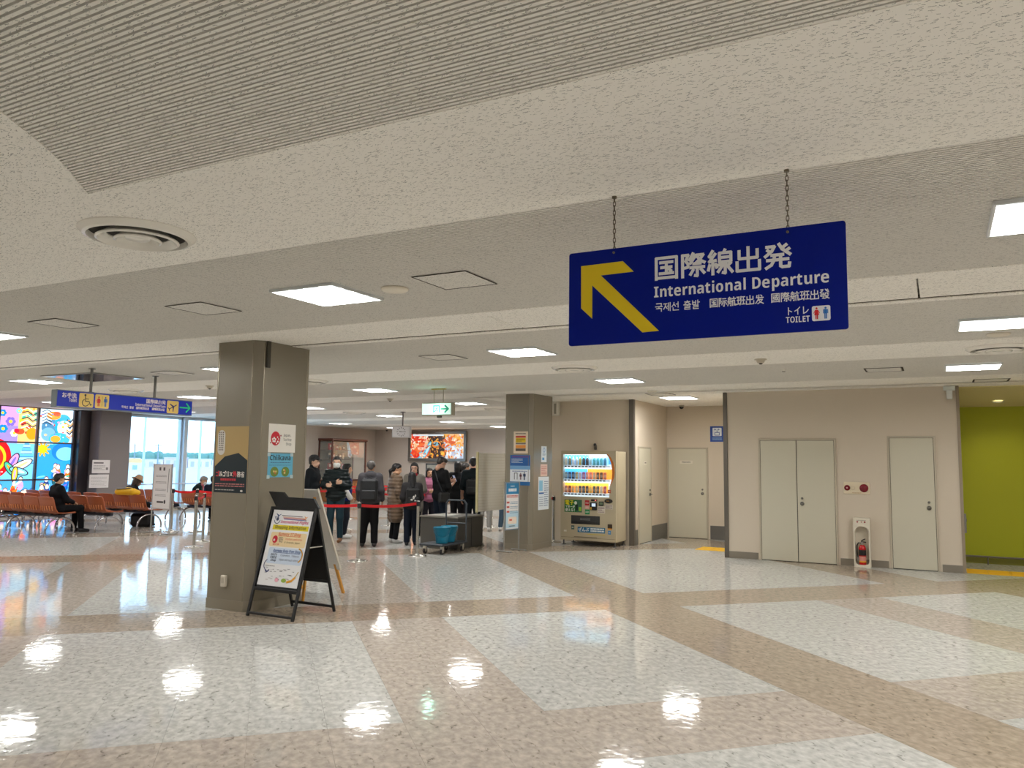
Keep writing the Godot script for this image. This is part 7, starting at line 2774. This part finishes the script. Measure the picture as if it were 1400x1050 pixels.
	for q in ["anl", "anr"]:
		var a: Vector3 = J[q]
		var f: Vector3 = j.get("foot", Vector3(0, 0, 1))
		var y0 := a.y - 0.038
		var sh := [[a + Vector3(0, 0.01, 0), a + Vector3(0, -0.035, 0) - f * 0.025, 0.044, 0.042], [Vector3(a.x, y0, a.z) + f * 0.02, Vector3(a.x, y0 - 0.012, a.z) + f * 0.155, 0.045, 0.034]]
		var fo := field(sh, 0.014, 0.01)
		var floor_y: float = a.y - 0.085
		for i in fo[0].size():
			fo[0][i].y = maxf(fo[0][i].y, floor_y + 0.002)
		place_mesh("shoe", field_mesh([fo]), pm(look.get("shoes", rgb(24, 22, 24)), 0.5), o)
	# --- extras
	if look.has("cap"):
		var capf := field([hc.call(Vector3(0, 0.065, -0.03), Vector3(0, 0.072, 0.018), 0.084, 0.078), hc.call(Vector3(-0.04, 0.05, 0.09), Vector3(0.04, 0.05, 0.09), 0.016, 0.016), hc.call(Vector3(-0.03, 0.042, 0.14), Vector3(0.03, 0.042, 0.14), 0.012, 0.012)], 0.012, 0.009)
		place_mesh("cap", field_mesh([capf]), pm(look.cap, 0.7), o)
	if look.has("hat"):
		var s := sm()
		lathe(s, [Vector2(0, 0.13), Vector2(0.06, 0.125), Vector2(0.088, 0.09), Vector2(0.094, 0.04), Vector2(0.15, 0.0), Vector2(0.155, -0.012), Vector2(0.1, 0.02), Vector2(0.08, 0.03)], Transform3D(hb * Basis(Vector3.RIGHT, 0.12), H + hb * Vector3(0, 0.045, -0.01)), 24)
		obj("hat", s, pm(look.hat, 0.8), o)
	if look.has("mask"):
		var mf := field([hc.call(Vector3(-0.035, -0.03, 0.068), Vector3(0.035, -0.03, 0.068), 0.032, 0.032), hc.call(Vector3(-0.028, -0.07, 0.056), Vector3(0.028, -0.07, 0.056), 0.036, 0.036), hc.call(Vector3(0, -0.035, 0.085), Vector3(0, -0.065, 0.08), 0.032, 0.03)], 0.0095, 0.008)
		place_mesh("face_mask", field_mesh([mf]), pm(look.mask, 0.8), o)
	if look.has("scarf"):
		var sf := field([[J.neck + Vector3(-0.04, 0.0, 0.05), J.neck + Vector3(0.04, 0.0, 0.05), 0.045, 0.045], [J.neck + Vector3(0, -0.02, 0.06), J.chest + Vector3(0.01, -0.05, 0.13), 0.045, 0.03]], 0.015, 0.01)
		place_mesh("scarf", field_mesh([sf]), pm(look.scarf, 0.8), o)
	if look.get("glasses", false):
		var s := sm()
		for x in [-0.033, 0.033]:
			var pts := []
			for k in 13:
				pts.append(H + hb * Vector3(x + cos(TAU * k / 12) * 0.024, 0.002 + sin(TAU * k / 12) * 0.018, 0.098))
			tube(s, pts, 0.002, 5)
			tube(s, [H + hb * Vector3(signf(x) * 0.057, 0.006, 0.096), H + hb * Vector3(signf(x) * 0.084, 0.008, 0.0)], 0.002, 5)
		tube(s, [H + hb * Vector3(-0.01, 0.004, 0.1), H + hb * Vector3(0.01, 0.004, 0.1)], 0.002, 5)
		obj("glasses", s, pm(rgb(70, 64, 60), 0.3, 0.5), o)
	if look.has("sleeves"):
		var sl := field(arms.call(g * 0.9 + 0.004, 0.97), 0.02, 0.012)
		place_mesh("sleeves", field_mesh([sl]), pm(look.sleeves, 0.7), o)
	return o


# a bag worn on the back: placed in the frame of its wearer
func backpack(label: String, wearer: MeshInstance3D, c: Color, size: Vector3, off: Vector3, print_it := false) -> void:
	var t := thing("backpack", label, "backpack", wearer.position + wearer.basis * off, rad_to_deg(wearer.rotation.y), "")
	t.scale = wearer.scale
	var m := pm(c, 0.7)
	var s := sm()
	box(s, Vector3(0, 0, -size.z / 2), size, minf(size.z, size.x) * 0.28)
	obj("body", s, m, t)
	s = sm()
	box(s, Vector3(0, -size.y * 0.2, -size.z - 0.02), Vector3(size.x * 0.8, size.y * 0.42, 0.06), 0.02)
	var pocket := obj("pocket", s, pm(c.lightened(0.03), 0.7), t)
	for x in [-1.0, 1.0]:
		s = sm()
		tube(s, [Vector3(x * size.x * 0.3, size.y * 0.42, -0.02), Vector3(x * size.x * 0.36, size.y * 0.56, 0.08), Vector3(x * size.x * 0.40, size.y * 0.42, 0.20), Vector3(x * size.x * 0.44, size.y * 0.05, 0.235), Vector3(x * size.x * 0.48, -size.y * 0.3, 0.1)], 0.018, 6)
		obj("strap", s, m, t)
	s = sm()
	tube(s, [Vector3(-0.05, size.y * 0.5, -0.03), Vector3(0, size.y * 0.58, -0.03), Vector3(0.05, size.y * 0.5, -0.03)], 0.01, 6)
	obj("grab_handle", s, m, t)
	if print_it:
		var w := pm(rgb(206, 204, 200), 0.6)
		s = sm()
		for k in [[-0.04, 0.06, 0.03, 0.05], [0.0, 0.02, 0.04, 0.07], [0.045, -0.03, 0.045, 0.035], [-0.035, -0.05, 0.03, 0.03]]:
			ball(s, Vector3(k[0], k[1] - 0.02, -size.z - 0.05), Vector3(k[2] * 0.6, k[3] * 0.6, 0.004), 10, 6)
		obj("print", s, w, pocket)
		s = sm()
		box(s, Vector3(0, -size.y * 0.36, -size.z - 0.051), Vector3(0.15, 0.03, 0.004), 0.001)
		obj("stitched_name", s, w, pocket)


func build_people() -> void:
	var black := rgb(20, 20, 23)
	# waiting group, left to right
	person("man in a black cap and dark jacket standing just right of the near pillar", Vector3(-11.21, 0, -12.44), 112, 1.74, {"top": rgb(22, 28, 34), "legs": rgb(24, 26, 32), "hair": rgb(20, 18, 18), "cap": rgb(16, 18, 22), "bulk": 0.028, "collar": 0.05, "skin": rgb(200, 160, 136)}, {"yaw": 0.0})
	person("man in a white mask with folded arms and a dark quilted jacket", Vector3(-10.70, 0, -12.56), 30, 1.73, {"top": rgb(28, 40, 42), "legs": rgb(40, 66, 78), "hair": rgb(30, 26, 24), "mask": rgb(214, 218, 214), "bulk": 0.03, "quilt": 0.024, "gloss": 0.3, "shoes": rgb(120, 78, 40), "collar": 0.04, "skin": rgb(206, 166, 140), "curl": 0.4},
		{"ell": Vector3(0.25, 1.12, 0.03), "wrl": Vector3(-0.02, 1.13, 0.2), "elr": Vector3(-0.25, 1.13, 0.03), "wrr": Vector3(0.03, 1.18, 0.22), "yaw": 8.0, "palml": Vector3(0, 0, -1), "palmr": Vector3(0, 0, -1)})
	var jersey := person("dark-haired person in a blue jersey with white lettered sleeves", Vector3(-11.1, 0, -13.35), 125, 1.58, {"top": rgb(30, 50, 130), "sleeves": rgb(224, 222, 220), "legs": rgb(40, 44, 56), "hair": rgb(18, 16, 18), "style": "bob", "bulk": 0.03, "shoes": rgb(220, 220, 220)}, {"ell": Vector3(0.24, 1.1, 0.02), "elr": Vector3(-0.26, 1.12, -0.02), "wrr": Vector3(-0.2, 0.92, 0.12)})
	var ink := Ink.new(self)
	ink.text("81", -0.07, -0.05, 0.11, rgb(140, 20, 40), 0.14)
	var num := ink.done("sleeve_number", jersey)
	num.transform = Transform3D(Basis(Vector3.UP, deg_to_rad(-90)), Vector3(-0.305, 1.16, -0.02))
	var p4 := person("grey-haired man seen from behind with a black shoulder backpack", Vector3(-9.62, 0, -12.28), 212, 1.66, {"top": rgb(86, 84, 90), "legs": black, "hair": rgb(70, 66, 64), "bulk": 0.028, "hood": true, "skin": rgb(190, 146, 118), "leg_bulk": 0.024}, {"anl": Vector3(0.13, 0.085, -0.02), "anr": Vector3(-0.11, 0.085, -0.04), "wrl": Vector3(0.23, 0.92, 0.1), "wrr": Vector3(-0.23, 0.92, 0.1)})
	backpack("black backpack on the back of the grey-haired man", p4, rgb(22, 24, 28), Vector3(0.34, 0.44, 0.16), Vector3(0.0, 1.12, -0.16))
	person("woman in a long beige quilted coat with a low ponytail facing right", Vector3(-9.66, 0, -13.15), 150, 1.60, {"top": rgb(150, 126, 104), "legs": rgb(22, 22, 26), "hair": rgb(22, 18, 18), "style": "tail", "bulk": 0.032, "coat": 0.46, "quilt": 0.016, "gloss": 0.45, "hood": true, "shoes": rgb(200, 198, 196), "top_name": "coat"}, {"yaw": -18.0, "nod": 8.0})
	person("smiling woman with glasses, red scarf and pale grey coat facing the camera", Vector3(-9.72, 0, -13.88), 24, 1.62, {"top": rgb(166, 160, 150), "legs": rgb(30, 32, 40), "hair": rgb(18, 16, 17), "style": "long", "scarf": rgb(150, 24, 36), "glasses": true, "bulk": 0.026, "coat": 0.62, "shoes": rgb(170, 166, 160), "top_name": "coat", "skin": rgb(222, 180, 156)}, {"wrl": Vector3(0.1, 1.05, 0.2), "wrr": Vector3(-0.12, 1.02, 0.2), "ell": Vector3(0.23, 1.1, 0.0), "elr": Vector3(-0.23, 1.1, 0.0)})
	var p7 := person("long-haired girl in dark clothes seen from behind with a printed backpack", Vector3(-9.12, 0, -12.95), 222, 1.44, {"top": rgb(62, 60, 62), "legs": rgb(24, 32, 48), "hair": rgb(16, 16, 20), "style": "long", "bulk": 0.03, "face": false, "leg_bulk": 0.024}, {"wrl": Vector3(0.18, 1.0, 0.16), "wrr": Vector3(-0.18, 1.0, 0.16)})
	backpack("black backpack with pale print on the back of the long-haired girl", p7, rgb(18, 18, 20), Vector3(0.32, 0.42, 0.15), Vector3(0.0, 1.12, -0.155), true)
	# right-hand group behind the trolley
	var p8 := person("tall young man in a black T-shirt looking down at a phone", Vector3(-8.98, 0, -13.75), 160, 1.75, {"top": rgb(20, 21, 24), "legs": rgb(30, 40, 56), "hair": rgb(40, 30, 26), "style": "fringe", "sleeve": 0.12, "top_name": "shirt", "bulk": 0.022, "skin": rgb(196, 150, 126)}, {"ell": Vector3(0.22, 1.1, 0.05), "wrl": Vector3(0.06, 1.2, 0.27), "elr": Vector3(-0.22, 1.1, 0.04), "wrr": Vector3(-0.07, 1.17, 0.27), "nod": 28.0, "palml": Vector3(-0.6, 0.6, -0.2), "palmr": Vector3(0.6, 0.6, -0.2)})
	var t := thing("shoulder_bag", "black shoulder bag hanging at the hip of the tall young man", "bag", p8.position + p8.basis * Vector3(-0.2, 0.92, -0.06), 160)
	var s := sm()
	box(s, Vector3(0, -0.02, 0), Vector3(0.1, 0.2, 0.26), 0.03)
	obj("pouch", s, pm(rgb(18, 18, 20), 0.6), t)
	s = sm()
	tube(s, [Vector3(0.02, 0.06, 0.0), Vector3(0.05, 0.3, -0.12), Vector3(0.2, 0.52, -0.09), Vector3(0.33, 0.57, 0.02)], 0.014, 6)
	obj("strap", s, pm(rgb(26, 30, 36), 0.6), t)
	t = thing("phone", "dark phone held by the tall young man in the black T-shirt", "phone", p8.position + p8.basis * Vector3(0.0, 1.27, 0.36), 160)
	s = sm()
	box(s, Vector3.ZERO, Vector3(0.075, 0.15, 0.01), 0.004, Basis(Vector3.RIGHT, -0.5))
	obj("case", s, pm(rgb(24, 24, 28), 0.3), t)
	s = sm()
	box(s, Basis(Vector3.RIGHT, -0.5) * Vector3(0, 0, -0.006), Vector3(0.066, 0.138, 0.002), 0.0, Basis(Vector3.RIGHT, -0.5))
	obj("screen", s, glow(Color(0.6, 0.7, 0.9), 0.3), t)
	person("dark-haired person in black just right of the tall young man", Vector3(-9.36, 0, -15.02), 190, 1.66, {"top": black, "legs": rgb(26, 26, 30), "hair": rgb(16, 15, 17), "style": "bob", "bulk": 0.024, "face": false})
	person("curly-haired person in pale clothes half hidden behind the queue", Vector3(-9.62, 0, -15.74), 150, 1.62, {"top": rgb(206, 204, 200), "legs": rgb(60, 62, 70), "hair": rgb(30, 26, 26), "style": "fringe", "bulk": 0.024})
	var p11 := person("short-haired man in a dark green shirt beside the partition screen", Vector3(-8.62, 0, -14.44), 212, 1.75, {"top": rgb(18, 30, 34), "legs": rgb(30, 40, 50), "hair": rgb(18, 17, 18), "bulk": 0.02, "sleeve": 0.2, "top_name": "shirt", "face": false, "skin": rgb(190, 144, 120)})
	backpack("small black bag on the back of the man beside the partition", p11, rgb(14, 16, 18), Vector3(0.28, 0.3, 0.1), Vector3(0.0, 1.1, -0.14))
	person("person in white trousers behind the partition screen", Vector3(-9.55, 0, -16.6), 200, 1.68, {"top": rgb(60, 60, 66), "legs": rgb(196, 194, 190), "hair": rgb(20, 18, 18), "shoes": rgb(226, 224, 220)})
	person("person in blue jeans and white shoes behind the partition screen", Vector3(-9.15, 0, -16.9), 215, 1.7, {"top": rgb(40, 44, 50), "legs": rgb(90, 116, 140), "hair": rgb(20, 18, 18), "shoes": rgb(230, 228, 226), "face": false}, {"anl": Vector3(0.13, 0.085, 0.05)})
	person("person in a pink coat partly hidden behind the queue posts", Vector3(-10.25, 0, -15.2), 60, 1.5, {"top": rgb(226, 140, 176), "legs": rgb(40, 40, 50), "hair": rgb(26, 22, 22), "style": "bob", "bulk": 0.03, "quilt": 0.01}, {"wrr": Vector3(-0.1, 1.1, 0.2), "elr": Vector3(-0.24, 1.1, 0.02)})
	# seated travellers
	var sit := {"pelvis": Vector3(0, 0.53, 0), "belly": Vector3(0, 0.68, -0.03), "chest": Vector3(0, 0.86, -0.05), "neck": Vector3(0, 1.02, -0.05), "head": Vector3(0, 1.165, -0.015), "shl": Vector3(0.165, 0.965, -0.05), "shr": Vector3(-0.165, 0.965, -0.05), "ell": Vector3(0.22, 0.74, 0.05), "elr": Vector3(-0.22, 0.74, 0.05), "wrl": Vector3(0.1, 0.66, 0.26), "wrr": Vector3(-0.1, 0.66, 0.26),
		"hil": Vector3(0.09, 0.52, 0.0), "hir": Vector3(-0.09, 0.52, 0.0), "knl": Vector3(0.11, 0.53, 0.42), "knr": Vector3(-0.1, 0.53, 0.42), "anl": Vector3(0.11, 0.085, 0.40), "anr": Vector3(-0.1, 0.085, 0.46), "palml": Vector3(0, -1, 0), "palmr": Vector3(0, -1, 0)}
	person("man in a black suit sitting on the front bench near the picture wall", Vector3(-16.68, 0.0, -10.62), 172, 1.70, {"top": rgb(20, 20, 26), "legs": rgb(16, 16, 20), "hair": rgb(18, 16, 17), "style": "fringe", "glasses": true, "bulk": 0.022}, sit)
	var bent: Dictionary = sit.duplicate()
	bent.merge({"chest": Vector3(0, 0.84, 0.04), "neck": Vector3(0, 0.98, 0.11), "head": Vector3(0, 1.1, 0.19), "shl": Vector3(0.165, 0.93, 0.07), "shr": Vector3(-0.165, 0.93, 0.07), "nod": 24.0, "ell": Vector3(0.21, 0.72, 0.14), "elr": Vector3(-0.21, 0.72, 0.14), "wrl": Vector3(0.08, 0.66, 0.34), "wrr": Vector3(-0.08, 0.66, 0.34)}, true)
	person("traveller in a brimmed straw hat and dark jacket bent forward on the bench", Vector3(-16.95, 0.0, -12.5), 168, 1.66, {"top": rgb(30, 28, 34), "legs": rgb(20, 20, 24), "hair": rgb(60, 44, 36), "style": "bob", "hat": rgb(176, 142, 108), "bulk": 0.024, "skin": rgb(170, 126, 104)}, bent)
	person("grey-haired masked person in a dark green jacket bent forward by the windows", Vector3(-17.55, 0.0, -14.95), 130, 1.62, {"top": rgb(18, 44, 46), "legs": rgb(26, 28, 34), "hair": rgb(150, 146, 142), "mask": rgb(226, 224, 222), "scarf": rgb(206, 120, 130), "bulk": 0.03}, bent)
	person("dark-haired person in navy seen from behind by the windows", Vector3(-16.7, 0.0, -14.78), 205, 1.58, {"top": rgb(26, 34, 56), "legs": rgb(20, 22, 28), "hair": rgb(20, 18, 20), "bulk": 0.034, "face": false}, sit)


const LAMP_ENERGY := 4.0
const LAMP_GLOW := 1.25
const LAMP_COLOR := Color(1.0, 0.99, 0.975)
const MURAL := 1.35
const FLOOR_ROUGH := 0.06
const FLOOR_WAVE := 0.14
const CEIL_COLOR := Color(0.985, 0.97, 0.935)
const RIB_COLOR := Color(0.935, 0.92, 0.885)
const WALL_COLOR := Color(0.83, 0.782, 0.71)
const COLUMN_COLOR := Color(0.54, 0.51, 0.45)
